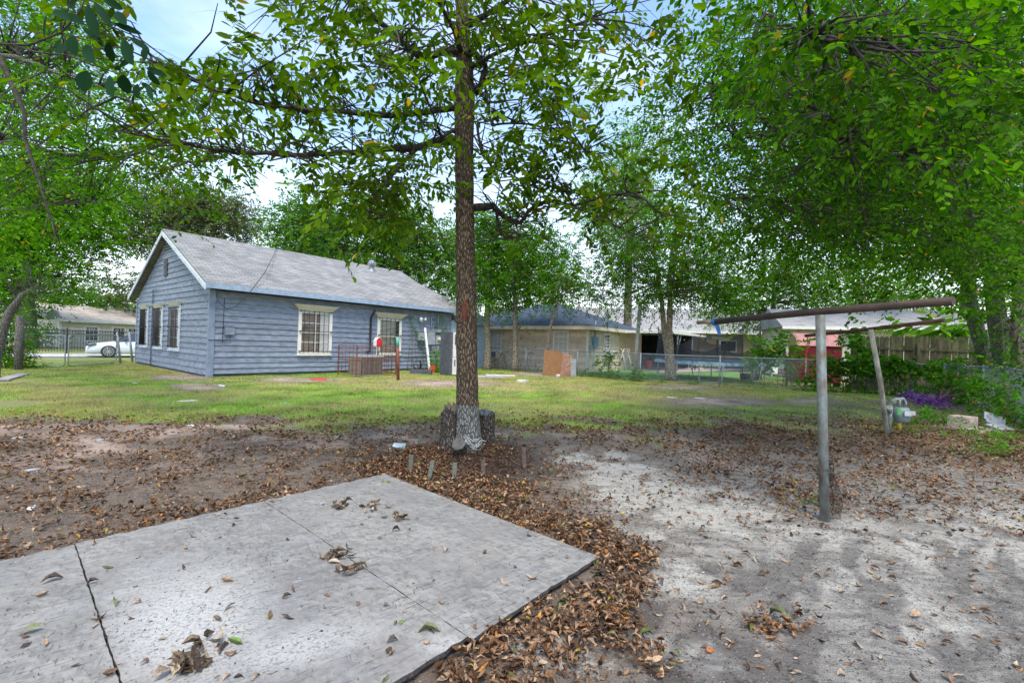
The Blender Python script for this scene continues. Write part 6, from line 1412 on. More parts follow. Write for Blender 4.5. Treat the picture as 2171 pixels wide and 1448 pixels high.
# --- A: the pecan in the middle
tree = thing('pecan_tree', 'slender rough barked tree with a grey painted base standing in the middle of the yard', 'tree', (*TREE, 0)); T0 = Vector((*TREE, 0)); YT = TREE[1]
trunk = [(993, 965, .205), (993, 930, .175), (992, 890, .155), (991, 850, .148), (990, 780, .14), (989, 700, .137), (988, 600, .133), (986, 500, .125), (985, 400, .122), (984, 300, .125), (985, 200, .135), (984, 110, .10), (980, 30, .085), (974, -80, .075), (970, -250, .05), (975, -500, .02)]
tp = []; tr_ = []
for i in range(len(trunk)-1):
    for k in range(4):
        t = k/4; a, b = trunk[i], trunk[i+1]; tp.append(Vector(H(a[0]*(1-t)+b[0]*t, a[1]*(1-t)+b[1]*t, YT))-T0); tr_.append(a[2]*(1-t)+b[2]*t)
g = MB(); g.tube(tp, tr_, 26, rough=.07, seed=3); obj('trunk', g, M['bark'], tree)
scr = MB(); p_ = Vector(H(985, 658, YT-.13))-T0; scr.lathe([(0, -.16), (.03, -.1), (.038, 0), (.03, .1), (0, .17)], p_, 10); scr.xf(Matrix.Identity(4)); obj('bark_scar', scr, mat('red_scar', (.17, .05, .03), .9, var=.3, scale=30), tree)
LIMBS = [
 [(975, 300, 6.0, .055), (935, 298, 5.9, .05), (880, 315, 5.7, .045), (800, 318, 5.5, .04), (720, 325, 5.3, .034), (650, 329, 5.1, .028), (590, 327, 4.9, .022), (520, 325, 4.7, .018), (450, 318, 4.5, .013), (360, 300, 4.3, .009), (250, 280, 4.1, .005)],
 [(968, 228, 6.0, .045), (900, 240, 5.8, .038), (820, 246, 5.5, .034), (740, 240, 5.2, .028), (650, 233, 4.9, .022), (560, 222, 4.6, .017), (480, 200, 4.3, .012), (400, 170, 4.1, .008), (320, 120, 3.9, .005)],
 [(990, 118, 6.0, .055), (940, 108, 5.8, .05), (895, 125, 5.6, .045), (850, 90, 5.4, .038), (800, 45, 5.2, .03), (750, -10, 5.0, .024), (700, -70, 4.8, .015)],
 [(878, 320, 5.7, .025), (850, 350, 5.5, .022), (825, 380, 5.4, .02), (803, 405, 5.3, .018), (785, 435, 5.25, .014), (776, 480, 5.2, .008)],
 [(803, 405, 5.3, .012), (770, 395, 5.2, .009), (735, 390, 5.1, .006)],
 [(1000, 442, 6.0, .06), (1045, 438, 6.0, .05), (1062, 455, 5.95, .036), (1085, 470, 5.9, .03), (1105, 473, 5.85, .026), (1118, 448, 5.8, .024), (1160, 425, 5.6, .022), (1215, 436, 5.4, .019), (1300, 410, 5.1, .016), (1345, 410, 4.9, .012), (1400, 450, 4.7, .007)],
 [(1160, 425, 5.6, .018), (1240, 445, 5.3, .014), (1300, 475, 5.1, .01), (1340, 500, 4.9, .006)],
 [(1052, 445, 6.0, .02), (1055, 480, 6.0, .018), (1070, 507, 5.9, .014), (1125, 500, 5.8, .006)],
 [(1005, 195, 6.0, .055), (1022, 180, 6.0, .045), (1030, 145, 6.0, .035), (1010, 118, 5.9, .03), (985, 112, 5.8, .03)],
 [(1028, 175, 6.0, .02), (1034, 240, 5.9, .018), (1045, 265, 5.8, .016), (1100, 262, 5.5, .013), (1180, 275, 5.1, .01), (1240, 320, 4.8, .006)],
 [(1010, 265, 6.0, .02), (1025, 330, 5.8, .018), (1045, 355, 5.7, .015), (1065, 400, 5.6, .008)],
 [(1045, 355, 5.7, .012), (1090, 375, 5.5, .01), (1150, 400, 5.3, .006)],
 [(978, 270, 6.0, .02), (950, 285, 5.8, .018), (935, 290, 5.6, .015), (900, 200, 5.0, .012), (870, 130, 4.6, .008), (840, 60, 4.2, .005)],
 [(984, 130, 6.0, .04), (960, 60, 5.5, .03), (930, 0, 5.0, .02), (900, -60, 4.5, .01)],
 [(986, 60, 6.0, .04), (1050, 20, 5.6, .03), (1120, -30, 5.0, .02), (1200, -90, 4.6, .01)],
 [(986, 150, 6.0, .03), (1060, 110, 5.4, .022), (1150, 80, 4.9, .015), (1250, 40, 4.4, .008)],
]
g = MB(); nodes = []
rl_ = random.Random(12)
for lb_ in LIMBS:
    P_ = []
    for i in range(len(lb_)-1):
        for k in range(3):
            t = k/3; a, b = lb_[i], lb_[i+1]; q = Vector(H(a[0]*(1-t)+b[0]*t, a[1]*(1-t)+b[1]*t, a[2]*(1-t)+b[2]*t))
            P_.append((q, a[3]*(1-t)+b[3]*t)); 
    P_.append((Vector(H(*lb_[-1][:3])), lb_[-1][3]))
    g.tube([q+Vector((rl_.uniform(-.012, .012), 0, rl_.uniform(-.012, .012)))-T0 for q, _ in P_], [r_ for _, r_ in P_], 8, rough=.12, seed=4)
    nodes += [q for q, r_ in P_ if r_ < .05]
# secondary twigs that leave the limbs
tips = []
for q in nodes:
    for k in range(2):
        a = rl_.uniform(0, 2*PI); d = Vector((math.cos(a), math.sin(a)*.8-.25, rl_.uniform(-.35, .75))).normalized(); L_ = rl_.uniform(.35, 1.0)
        m1 = q+d*L_*.5+Vector((rl_.uniform(-.1, .1), rl_.uniform(-.1, .1), rl_.uniform(-.03, .1))); e = q+d*L_+Vector((0, 0, -.12*L_))
        g.tube([q-T0, m1-T0, e-T0], [.009, .006, .003], 5); tips += [m1, e]
def keepA(px, py):
    return ~(((px > 285) & (px < 470) & (py < 125)) | ((px > 505) & (px < 640) & (py > 395)) | ((px > 1275) & (px < 1365) & (py > 215) & (py < 305)) | ((px > 1160) & (px < 1240) & (py > 470) & (py < 560)))
# the upper crown beyond and above the frame
def dA(x, y):
    d_ = 1.0
    if 260 < x < 470 and y < 130: d_ = .06
    if 560 < x < 720 and 255 < y < 310: d_ = .1
    if 500 < x < 680 and y > 380: d_ = .04
    if x > 1180 and y > 200: d_ = .5
    return d_
extra = clumps_poly([(380, -40), (1330, -40), (1500, 120), (1330, 260), (1400, 420), (1330, 500), (1180, 470), (1040, 470), (1030, 520), (950, 490), (800, 470), (700, 430), (600, 380), (520, 430), (440, 400), (330, 320), (300, 220), (420, 130)], 250, 3.6, 7.5, 5, dA); _p = PX(extra[:, 0], extra[:, 1], extra[:, 2]); extra = extra[keepA(*_p) & ~((np.abs(_p[0]-988) < 95) & (extra[:, 1] < YT+.3) & (_p[1] > 40))]
hubs = [(q, 0) for q in nodes]
near_ = []
for lb_ in (LIMBS[0], LIMBS[1], LIMBS[2], LIMBS[5]):
    for i in range(len(lb_)-1):
        for k in range(4): t = k/4; near_.append([lb_[i][j]*(1-t)+lb_[i+1][j]*t for j in range(3)])
near_ = np.array(near_)
def clear(c):
    p_ = PX(c[:, 0], c[:, 1], c[:, 2]); bad = np.zeros(len(c), bool)
    for (a, b_, y_) in near_: bad |= (np.abs(p_[0]-a) < 26) & (np.abs(p_[1]-b_) < 30) & (c[:, 1] < y_+.2)
    return c[~bad]
extra = clear(extra)
limbs(g, hubs, extra, .011, 8, n=4)
g2 = MB(); g2.v = [tuple(Vector(v)) for v in g.v]; g2.f, g2.m, g2.sm = g.f, g.m, g.sm
# extra branches were made in world space; shift them into the tree's frame
nb = len(extra)*4*4
for i in range(len(g2.v)-nb, len(g2.v)): g2.v[i] = tuple(Vector(g2.v[i])-T0)
obj('limb', g2, M['bark_limb'], tree)
sub = thing
def local(o_, T_): 
    for v in o_.data.vertices: v.co = v.co-T_
def keepA_old(px, py):
    sky_ = ((px > 285) & (px < 470) & (py < 125)) | ((px > 505) & (px < 640) & (py > 395)) | ((px > 1275) & (px < 1365) & (py > 215) & (py < 305)) | ((px > 1160) & (px < 1240) & (py > 470) & (py < 560))
    return ~sky_
rl_.shuffle(tips); cA = np.array([tuple(q) for q in tips[:int(len(tips)*.52)]]); _p = PX(cA[:, 0], cA[:, 1], cA[:, 2]); cA = cA[keepA(*_p) & ~((np.abs(_p[0]-988) < 70) & (cA[:, 1] < YT+.1) & (_p[1] > 40))]; cA = clear(cA); 
tot += foliage('crown', None, cA, .3, 2, .36, 9, .13, .053, M['leaf_pecan'], 31, .45, .35, True, .0022, 1.0, keep=keepA); crown = C.objects['crown']
def adopt(names, parent, T_):
    for o_ in names: o_.parent = parent; o_.location = -T_
fo = [o_ for o_ in C.objects if o_.name.startswith(('crown', 'twigs')) and o_.parent is None]
tot += foliage('crown', None, extra, .5, 4, .36, 9, .125, .05, M['leaf_pecan'], 32, .45, .4, True, .002, 1.0, keep=keepA)
def flush(parent, T_):
    cr = [o_ for o_ in C.objects if o_.parent is None and o_.name.split('.')[0] == 'crown']; tw = [o_ for o_ in C.objects if o_.parent is None and o_.name.split('.')[0] == 'twigs']
    for grp_, nm in ((cr, 'crown'), (tw, 'twigs')):
        if not grp_: continue
        vs = []; fs = []; k = 0
        for o_ in grp_:
            me = o_.data; v = np.empty(len(me.vertices)*3, np.float32); me.vertices.foreach_get('co', v); f = np.empty(len(me.loops), np.int32); me.loops.foreach_get('vertex_index', f)
            vs.append(v.reshape(-1, 3)-np.array(T_)); fs.append(f.reshape(-1, 4)+k); k += len(me.vertices); mt_ = me.materials[0]
        for o_ in grp_: me = o_.data; bpy.data.objects.remove(o_); bpy.data.meshes.remove(me)
        npobj(nm, np.concatenate(vs), np.concatenate(fs), mt_, parent)
flush(tree, T0)

def make_tree(name, label, base, trunks, cl, fol, bark, limb_r=.03, hub_from=.5, seed=1, group=None, limb_mb=True, hubs_extra=None, cat='tree', boughs=()):
    """trunks: list of lists of (x,y,z,r) world; fol: list of kwargs for foliage"""
    root = thing(name, label, cat, (*base, 0), 0, group); T_ = Vector((*base, 0)); hubs_ = []
    for tk in trunks:
        g = MB(); pts = []; rs_ = []
        for a, b in zip(tk[:-1], tk[1:]):
            for k in range(3): t = k/3; pts.append(Vector(a[:3]).lerp(Vector(b[:3]), t)-T_); rs_.append(a[3]*(1-t)+b[3]*t)
        pts.append(Vector(tk[-1][:3])-T_); rs_.append(tk[-1][3])
        g.tube(pts, rs_, 12, rough=.1, seed=seed); obj('trunk', g, bark, root)
        hubs_ += [(p+T_, 0) for p in pts[int(len(pts)*hub_from):]]
    if boughs:
        g = MB(); rb_ = random.Random(seed+77)
        for bo in boughs:
            q = [(Vector(H(*b_[:3])), b_[3]) for b_ in bo]; P_ = []
            for a, b_ in zip(q[:-1], q[1:]):
                for k in range(5): t = k/5; P_.append((a[0].lerp(b_[0], t)+Vector((rb_.uniform(-.05, .05), rb_.uniform(-.05, .05), rb_.uniform(-.05, .05))), a[1]*(1-t)+b_[1]*t))
            P_.append(q[-1]); g.tube([p_-T_ for p_, _ in P_], [r_ for _, r_ in P_], 8, rough=.1, seed=seed); hubs_ += [(p_, 0) for p_, _ in P_[3:]]
        obj('bough', g, bark, root)
    if hubs_extra: hubs_ += [(Vector(q), 0) for q in hubs_extra]
    if limb_mb:
        g = MB(); limbs(g, hubs_, cl, limb_r, seed); g.v = [tuple(Vector(v)-T_) for v in g.v]; obj('limb', g, M['bark_limb'] if bark is M['bark_grey'] else bark, root)
    global tot
    for kw in fol: tot += foliage('crown', None, **kw)
    flush(root, T_)
    return root
def TP(pts, Y): return [(*H(px, py, Y), r_) for (px, py, r_) in pts]

# --- B: right hand trees whose crown hangs over the yard
polyB = [(1560, -60), (2240, -60), (2240, 640), (2130, 590), (2000, 580), (1850, 560), (1780, 540), (1650, 525), (1560, 530), (1480, 480), (1440, 400), (1400, 330), (1330, 330), (1440, 200), (1500, 90)]
def dB(x, y):
    d_ = 1
    if y > 560 and x < 1980: d_ = .25
    return d_
cB1 = clumps_poly([(1600, -80), (2240, -80), (2240, 260), (1950, 330), (1780, 260), (1640, 220), (1560, 80)], 110, 3.2, 5.2, 41)
cB2 = clumps_poly(polyB, 380, 5.0, 9.0, 42, dB)
cB3 = clumps_poly([(1500, 100), (2240, -100), (2240, 630), (1990, 620), (1900, 570), (1700, 560), (1560, 520), (1450, 400)], 360, 8.5, 15, 43)
X1 = G(2085, 800)
make_tree('hackberry_tree', 'large leaning grey tree behind the fence corner, its crown spreading over the yard', X1,
    [TP([(2103, 800, .22), (2088, 750, .2), (2072, 700, .185), (2060, 655, .175), (2050, 600, .16), (2035, 520, .14), (2000, 420, .11), (1940, 300, .07), (1860, 180, .04)], 14.0),
     TP([(2050, 600, .11), (2070, 500, .1), (2100, 400, .08), (2120, 250, .05)], 14.0)], np.concatenate([cB2[::2], cB3[::2]]),
    [dict(cl=cB2[::2], crad=.6, ntw=10, tl=.42, nl=9, Ln=.08, Wd=.036, mt=M['leaf_elm'], seed=51, droop=.5, tilt=.3, six=True, twr=.002),
     dict(cl=cB3[::2], crad=1.0, ntw=18, tl=.55, nl=10, Ln=.125, Wd=.062, mt=M['leaf_elm'], seed=52, droop=.45, tilt=.4, six=False)], M['bark_grey'], .02, .5, 7, boughs=[[(2050, 600, 14, .1), (1980, 520, 12, .08), (1870, 470, 10, .06), (1740, 440, 8.5, .04), (1600, 430, 7.5, .025), (1480, 400, 7, .012)],
            [(2070, 500, 14, .09), (2000, 400, 11, .07), (1880, 330, 9, .05), (1740, 270, 7.5, .035), (1600, 220, 6.5, .02), (1500, 180, 6, .01)],
            [(2060, 560, 14, .08), (1960, 560, 12.5, .06), (1850, 530, 11, .04), (1720, 500, 10, .03), (1600, 490, 9, .015)],
            [(2100, 400, 13, .08), (2060, 250, 9, .06), (1960, 160, 7, .045), (1850, 100, 6, .03), (1700, 60, 5.2, .02), (1600, 20, 5, .01)]])
X2 = G(2128, 812)
make_tree('hackberry_tree', 'pale speckled double trunk tree right of the leaning one, branches hanging close overhead', X2,
    [TP([(2140, 800, .25), (2125, 740, .23), (2115, 680, .22), (2108, 620, .2), (2100, 540, .17), (2110, 430, .13), (2120, 300, .09), (2100, 150, .05)], 13.2), TP([(2165, 800, .2), (2160, 700, .18), (2168, 600, .17), (2180, 480, .14), (2200, 350, .1)], 12.4)], np.concatenate([cB1, cB2[1::2], cB3[1::2]]),
    [dict(cl=cB1, crad=.5, ntw=6, tl=.33, nl=9, Ln=.085, Wd=.043, mt=M['leaf_elm'], seed=61, droop=.5, tilt=.3, six=True, twr=.002),
     dict(cl=cB2[1::2], crad=.6, ntw=10, tl=.42, nl=9, Ln=.08, Wd=.036, mt=M['leaf_elm'], seed=62, droop=.5, tilt=.3, six=True, twr=.002),
     dict(cl=cB3[1::2], crad=1.0, ntw=18, tl=.55, nl=10, Ln=.125, Wd=.062, mt=M['leaf_elm'], seed=63, droop=.45, tilt=.4, six=False)], M['bark_grey'], .018, .5, 9, boughs=[[(2110, 430, 13, .08), (2150, 300, 9, .06), (2080, 180, 6.5, .045), (1960, 120, 5, .03), (1840, 90, 4.4, .018), (1720, 80, 4, .008)],
            [(2120, 300, 12, .08), (2200, 280, 8, .06), (2120, 340, 7, .045), (1980, 350, 6.2, .03), (1850, 310, 5.6, .02), (1740, 240, 5, .01)],
            [(2230, 290, 9.5, .05), (2110, 310, 8.5, .04), (1990, 370, 8, .03), (1860, 470, 7.6, .012)],
            [(2230, 430, 10, .06), (2060, 460, 9.5, .045), (1900, 485, 9, .03), (1780, 520, 8.6, .012)]])
# slim trunks and hanging foliage at the right edge
cR = clumps_poly([(2075, 580), (2240, 560), (2240, 860), (2171, 830), (2110, 790), (2080, 740)], 60, 9, 14, 71)
make_tree('young_tree', 'slim vine wrapped tree at the right edge of the photo behind the side fence', G(2168, 880), [TP([(2168, 900, .07), (2165, 780, .06), (2150, 700, .05), (2160, 560, .04), (2175, 400, .03)], 10.8)], cR,
    [dict(cl=cR, crad=.7, ntw=6, tl=.4, nl=9, Ln=.10, Wd=.05, mt=M['leaf_elm'], seed=73, droop=.4, tilt=.5, six=False)], M['bark_far'], .012, .2, 3)

# --- far right / middle trees
def simple(name, label, px, py0, Y, crown_, seed, leaf='leaf_far', tr=.18, Ln=.22, n=90, ntw=14, crad=1.6, bark='bark_far', base_y=None, group=None, droop=.4, depth=.8, limb_r=.05, tl=.8, nl=9, kw2=None, trunkpts=None, keep=None):
    b = H(px, py0, Y); cls = []
    for i, (cx, cy, rx, ry, k) in enumerate(crown_): cls.append(clumps_ell(cx, cy, Y, rx, ry, k, seed+i, depth))
    cl = np.concatenate(cls); top = crown_[0]
    tk = trunkpts or [(px, py0+4, tr*1.15), (px+3, (py0+top[1])/2+20, tr*.85), (top[0], top[1]+top[3]*.4, tr*.6), (top[0], top[1]-top[3]*.4, tr*.25)]
    make_tree(name, label, (b[0], b[1]), [TP(tk, Y)], cl, [dict(cl=cl, crad=crad*.78, ntw=int(ntw*1.2), tl=tl, nl=nl, Ln=Ln, Wd=Ln*.5, mt=M[leaf], seed=seed, droop=droop, tilt=.5, six=False, keep=keep)], M[bark], limb_r, .4, seed, group)
# C: twin trunk tree at the back fence
cC = np.concatenate([clumps_ell(1420, 545, 20.2, 165, 110, 150, 81, .8, .35), clumps_ell(1340, 500, 20.2, 105, 85, 55, 82), clumps_ell(1500, 590, 19.5, 95, 60, 45, 83), clumps_ell(1330, 620, 19.6, 65, 38, 14, 84)])
make_tree('twin_trunk_tree', 'tree with two slim pale trunks joined at the base right behind the back fence', (7.5, 20.2), [TP([(1420, 808, .24), (1417, 760, .14), (1408, 700, .12), (1404, 650, .1), (1395, 580, .08), (1380, 500, .05), (1360, 430, .03)], 20.2), TP([(1424, 808, .22), (1421, 750, .16), (1419, 700, .14), (1421, 640, .12), (1418, 600, .1), (1425, 530, .07), (1440, 450, .03)], 20.1)], cC,
    [dict(cl=cC, crad=.8, ntw=16, tl=.55, nl=10, Ln=.125, Wd=.058, mt=M['leaf_crape'], seed=85, droop=.6, tilt=.5, six=False)], M['bark_pale'], .03, .55, 5)
# D: three slim trees at the tan house
simple('slim_tree', 'leftmost of the three slim pale trees in front of the tan house', 1032, 785, 24.5, [(1045, 530, 65, 85, 50), (1015, 610, 40, 35, 12)], 91, 'leaf_crape', .2, .16, ntw=18, crad=1.0, bark='bark_pale', tl=.6, group=None, limb_r=.03, trunkpts=[(1032, 788, .26), (1034, 740, .18), (1032, 680, .17), (1036, 600, .12), (1045, 500, .06)])
simple('slim_tree', 'straight slim tree between the two windows of the tan house', 1091, 788, 23.9, [(1120, 545, 90, 75, 62), (1070, 640, 45, 26, 12)], 94, 'leaf_crape', .16, .16, ntw=19, crad=1.0, bark='bark_pale', tl=.6, limb_r=.03, trunkpts=[(1092, 788, .22), (1092, 740, .15), (1093, 690, .15), (1092, 640, .11), (1086, 560, .08), (1090, 480, .04)])
simple('slim_tree', 'thin crooked tree right behind the orange leaning board', 1160, 793, 22.3, [(1200, 605, 80, 48, 38), (1250, 630, 45, 30, 8)], 97, 'leaf_crape', .08, .14, ntw=13, crad=.9, bark='bark_pale', tl=.55, limb_r=.025, trunkpts=[(1158, 795, .13), (1160, 745, .08), (1166, 700, .075), (1172, 675, .07), (1182, 640, .05), (1200, 600, .03)])
# E: behind the grey house
simple('broad_tree', 'broad green tree rising directly behind the grey house roof', 760, 720, 40, [(775, 545, 165, 125, 160), (650, 505, 62, 70, 40), (880, 560, 110, 120, 80)], 101, 'leaf_far', .45, .30, ntw=24, crad=2.2, tl=1.1, limb_r=.07)
simple('oak_tree', 'greyish green oak with pale bare limbs behind the left end of the grey house', 385, 720, 46, [(400, 480, 120, 85, 110), (475, 470, 60, 55, 44), (310, 460, 75, 70, 46), (290, 620, 55, 40, 20)], 105, 'leaf_oak', .5, .3, ntw=16, crad=2.2, tl=1.1, limb_r=.10, bark='bark_pale')
simple('light_tree', 'tall light green tree in the gap right of the trunk', 1330, 720, 36, [(1340, 350, 70, 90, 70), (1290, 420, 60, 80, 40), (1380, 480, 80, 80, 50)], 109, 'leaf_bright', .3, .22, ntw=11, crad=1.7, tl=.9, limb_r=.05)
simple('bright_tree', 'bright yellow green tree behind the trampoline and the long building', 1640, 760, 33, [(1640, 630, 115, 85, 95), (1720, 590, 100, 70, 50), (1560, 640, 60, 50, 24)], 113, 'leaf_bright', .3, .2, ntw=14, crad=1.5, tl=.8, limb_r=.05)
simple('bright_tree', 'light green tree rising behind the cream garage roof', 1850, 760, 40, [(1820, 600, 120, 70, 80), (1900, 640, 110, 60, 60)], 117, 'leaf_bright', .3, .24, ntw=14, crad=1.8, tl=.9, limb_r=.05)
simple('broad_tree', 'dark green tree far behind the tan house', 1110, 720, 48, [(1120, 600, 120, 60, 70), (1010, 560, 90, 90, 60)], 121, 'leaf_far', .35, .3, ntw=13, crad=2.2, tl=1.1)
simple('broad_tree', 'large dark green tree far beyond the wooden fence at the right', 2050, 770, 27, [(1980, 360, 230, 190, 170), (2170, 450, 150, 170, 90), (1780, 330, 140, 140, 60)], 140, 'leaf_elm', .4, .24, ntw=17, crad=2.0, tl=1.0, limb_r=.06)
# F: left big trees
simple('broad_tree', 'big bright green tree with a stout straight trunk left of the far house', 58, 745, 33, [(90, 465, 150, 125, 140), (10, 560, 110, 115, 80), (170, 410, 75, 75, 44)], 125, 'leaf_left', .45, .24, ntw=17, crad=2.0, tl=1.0, limb_r=.08, bark='bark_grey', trunkpts=[(62, 745, .55), (60, 690, .48), (57, 640, .44), (60, 560, .38), (80, 450, .25)])
simple('broad_tree', 'dense green tree behind the black iron fence at the far left', -60, 745, 44, [(60, 660, 120, 75, 70), (-30, 600, 120, 110, 60), (170, 650, 60, 50, 26)], 131, 'leaf_far', .4, .3, ntw=16, crad=2.4, tl=1.1)
simple('shade_tree', 'low round tree crown behind the roof of the far house', 200, 735, 62, [(210, 640, 90, 30, 34), (300, 660, 60, 20, 16)], 135, 'leaf_far', .3, .36, ntw=12, crad=2.4, tl=1.2)
# G: tree off the left edge with its branches over the yard
polyG = [(-80, -60), (300, -60), (260, 40), (330, 200), (420, 250), (520, 330), (470, 390), (380, 385), (270, 390), (200, 430), (130, 460), (60, 500), (-80, 520)]
kG = lambda px, py: ~((px > 255+py*.15) & (py < 130))
def filt(c, k): p_ = PX(c[:, 0], c[:, 1], c[:, 2]); return c[k(*p_)]
cG1 = filt(clumps_poly(polyG, 230, 6, 11, 141), kG); cG2 = clumps_poly([(-80, -60), (250, -60), (240, 100), (290, 260), (290, 360), (190, 400), (80, 480), (-80, 520)], 150, 11, 18, 142)
cG2 = filt(cG2, kG); Xg = (-12.5, 7.2)
make_tree('leafy_tree', 'tall leafy tree off the left edge, bright green branches reaching over the yard', Xg, [[(-12.5, 7.2, -.1, .3), (-12.4, 7.3, 2.5, .24), (-12.1, 7.4, 5, .18), (-11.2, 7.6, 7.5, .1)]], np.concatenate([cG1, cG2]),
    [dict(cl=cG1, crad=.85, ntw=7, tl=.42, nl=9, Ln=.088, Wd=.046, mt=M['leaf_left'], seed=143, droop=.4, tilt=.45, six=True, twr=.003, keep=lambda px, py: ~((px > 255+py*.15) & (py < 130))),
     dict(cl=cG2, crad=1.2, ntw=10, tl=.5, nl=10, Ln=.12, Wd=.06, mt=M['leaf_left'], seed=144, droop=.4, tilt=.5, six=False, keep=lambda px, py: ~((px > 255+py*.15) & (py < 130)))], M['bark_grey'], .016, .4, 13,
    boughs=[[(-90, 290, 9, .06), (60, 310, 8.5, .04), (180, 330, 8, .03), (300, 330, 7.5, .018), (420, 345, 7, .008)], [(-90, 90, 8, .05), (60, 130, 7, .035), (180, 175, 6.5, .02), (280, 215, 6.2, .01)],
            [(-90, 460, 12.5, .07), (60, 440, 11.5, .045), (160, 425, 11, .03), (220, 430, 10.5, .012)], [(-90, 200, 14, .07), (60, 220, 13.5, .05), (180, 260, 13, .03)]])
# dark hanging dead branch, and the low curved trunk
g = MB(); g.tube([H(-60, 40, 5), H(0, 125, 5), H(30, 190, 5), H(52, 240, 5), H(52, 290, 5), H(70, 345, 5), H(88, 400, 5), H(103, 450, 5), H(118, 490, 5.05), (H(130, 525, 5.1))], [.03, .026, .024, .02, .017, .016, .014, .011, .008, .003], 8, rough=.2)
for (a, b, c, d) in ((52, 290, 130, 330), (70, 345, 10, 400), (88, 400, 150, 425), (103, 450, 85, 520), (118, 490, 150, 490), (110, 470, 118, 560)): g.tube([H(a, b, 5), H((a+c)/2+5, (b+d)/2-6, 5), H(c, d, 5.1)], [.008, .005, .002], 5)
tag(obj('hanging_branch', g, M['bark_limb']), 'bare dark branch hanging down at the upper left', 'branch')
cH = clumps_poly([(-40, 520), (90, 520), (150, 560), (60, 620), (-40, 640)], 30, 12.5, 15, 151)
Y_ = 13.0; b = H(-30, 830, Y_)
make_tree('crooked_tree', 'crooked grey tree curving up from the left edge with bare twigs', (b[0], Y_), [TP([(-20, 850, .15), (-10, 760, .13), (4, 700, .12), (22, 660, .1), (48, 625, .075), (85, 605, .04)], Y_)], cH,
    [dict(cl=cH, crad=.7, ntw=8, tl=.5, nl=8, Ln=.1, Wd=.05, mt=M['leaf_left'], seed=153, droop=.3, tilt=.5, six=False)], M['bark_grey'], .015, .5, 15)
g = MB(); r = random.Random(6)
for k in range(26):
    p = Vector(H(r.uniform(40, 90), r.uniform(600, 630), Y_)); pts = [p]
    d = Vector((r.uniform(-.2, 1), r.uniform(-.6, .6), r.uniform(-.3, .6))).normalized()
    for j in range(4): d = (d+Vector((r.uniform(-.5, .5), r.uniform(-.5, .5), r.uniform(-.4, .4)))).normalized(); pts.append(pts[-1]+d*.22)
    g.tube(pts, [.012, .009, .007, .005, .002], 4)
ct = [o_ for o_ in C.objects if o_.name.startswith('crooked_tree')][0]; g.v = [tuple(Vector(v)-ct.location) for v in g.v]; obj('bare_twigs', g, M['bark_grey'], ct)
# I: broad dark leaves close to the lens, upper left
bl_ = thing('overhanging_branch', 'branch with large dark oval leaves hanging close at the upper left', 'branch', H(120, 90, 1.9)); o = Vector(bl_.location); g = MB(); Yb = 1.9
for pts in (((-40, 92, .01), (60, 97, .009), (130, 70, .007), (170, 25, .005), (190, -30, .004)), ((20, 94, .006), (80, 112, .006), (145, 118, .006), (200, 140, .005), (250, 157, .004), (300, 145, .002)), ((130, 70, .005), (180, 85, .004), (240, 60, .004), (265, 40, .002)), ((130, 75, .004), (150, 0, .004), (150, -40, .003)), ((200, 75, .003), (250, 80, .003), (300, 90, .002))):
    g.tube([Vector(H(a, b_, Yb))-o for a, b_, _ in pts], [q*.55 for _, _, q in pts], 6)
obj('stem', g, M['bark_limb'], bl_)
LV = [(185, 150, 175, 195, 34), (232, 160, 236, 205, 24), (262, 158, 268, 200, 28), (292, 178, 290, 210, 22), (312, 150, 338, 182, 16), (310, 145, 350, 160, 14), (232, 90, 236, 133, 24), (180, 95, 195, 132, 26), (155, 75, 158, 118, 34), (262, 85, 278, 136, 26), (275, 80, 315, 105, 15), (310, 100, 305, 128, 18), (240, 50, 300, 72, 14), (150, 45, 110, 20, 20), (185, 10, 205, 78, 26), (200, 5, 235, 55, 18), (140, 30, 175, 50, 16), (245, 25, 265, 50, 20), (100, 30, 90, 82, 13), (165, 0, 140, 12, 20), (120, 120, 140, 90, 18), (255, 150, 245, 140, 14), (300, 175, 325, 195, 12), (285, 120, 252, 142, 12), (210, 80, 215, 100, 18), (130, 85, 118, 105, 16), (175, 60, 215, 88, 16), (220, 0, 260, 20, 18), (300, 150, 285, 170, 14), (312, 180, 322, 212, 12)]
for i, (a, b_, c, d, w_) in enumerate(LV):
    dy = random.Random(i).uniform(-.12, .12); p0, p1 = Vector(H(a, b_, Yb+dy)), Vector(H(c, d, Yb+dy+random.Random(i+50).uniform(-.04, .04))); v_ = p1-p0; L_ = v_.length; wd = w_*Yb/FPX
    dn = np.array([v_.normalized()[:]]); nv_ = np.array([Vector((random.Random(i).uniform(-.4, .4), -1, random.Random(i+9).uniform(-.2, .6))).normalized()[:]])
    nv_ = unit(nv_-dn*(nv_*dn).sum(-1, keepdims=True)); gg = MB(); sd_ = np.cross(dn, nv_)[0]; D_ = v_; s_ = Vector(sd_); nn2 = Vector(nv_[0]); prof = [(0, .02), (.12, .45), (.3, .85), (.52, 1), (.75, .82), (.9, .45), (1, .02)]
    vs = []
    for (t, q_) in prof:
        c_ = p0+D_*t+nn2*(-.08*L_*t*t); vs += [c_+s_*wd*.5*q_+nn2*wd*.12*q_, c_, c_-s_*wd*.5*q_+nn2*wd*.12*q_]
    gg.add([v-o for v in vs], [(k*3+j, k*3+j+1, k*3+j+4, k*3+j+3) for k in range(6) for j in range(2)], 0, True)
    obj('leaf', gg, M['leaf_dark'], bl_, recalc=False)

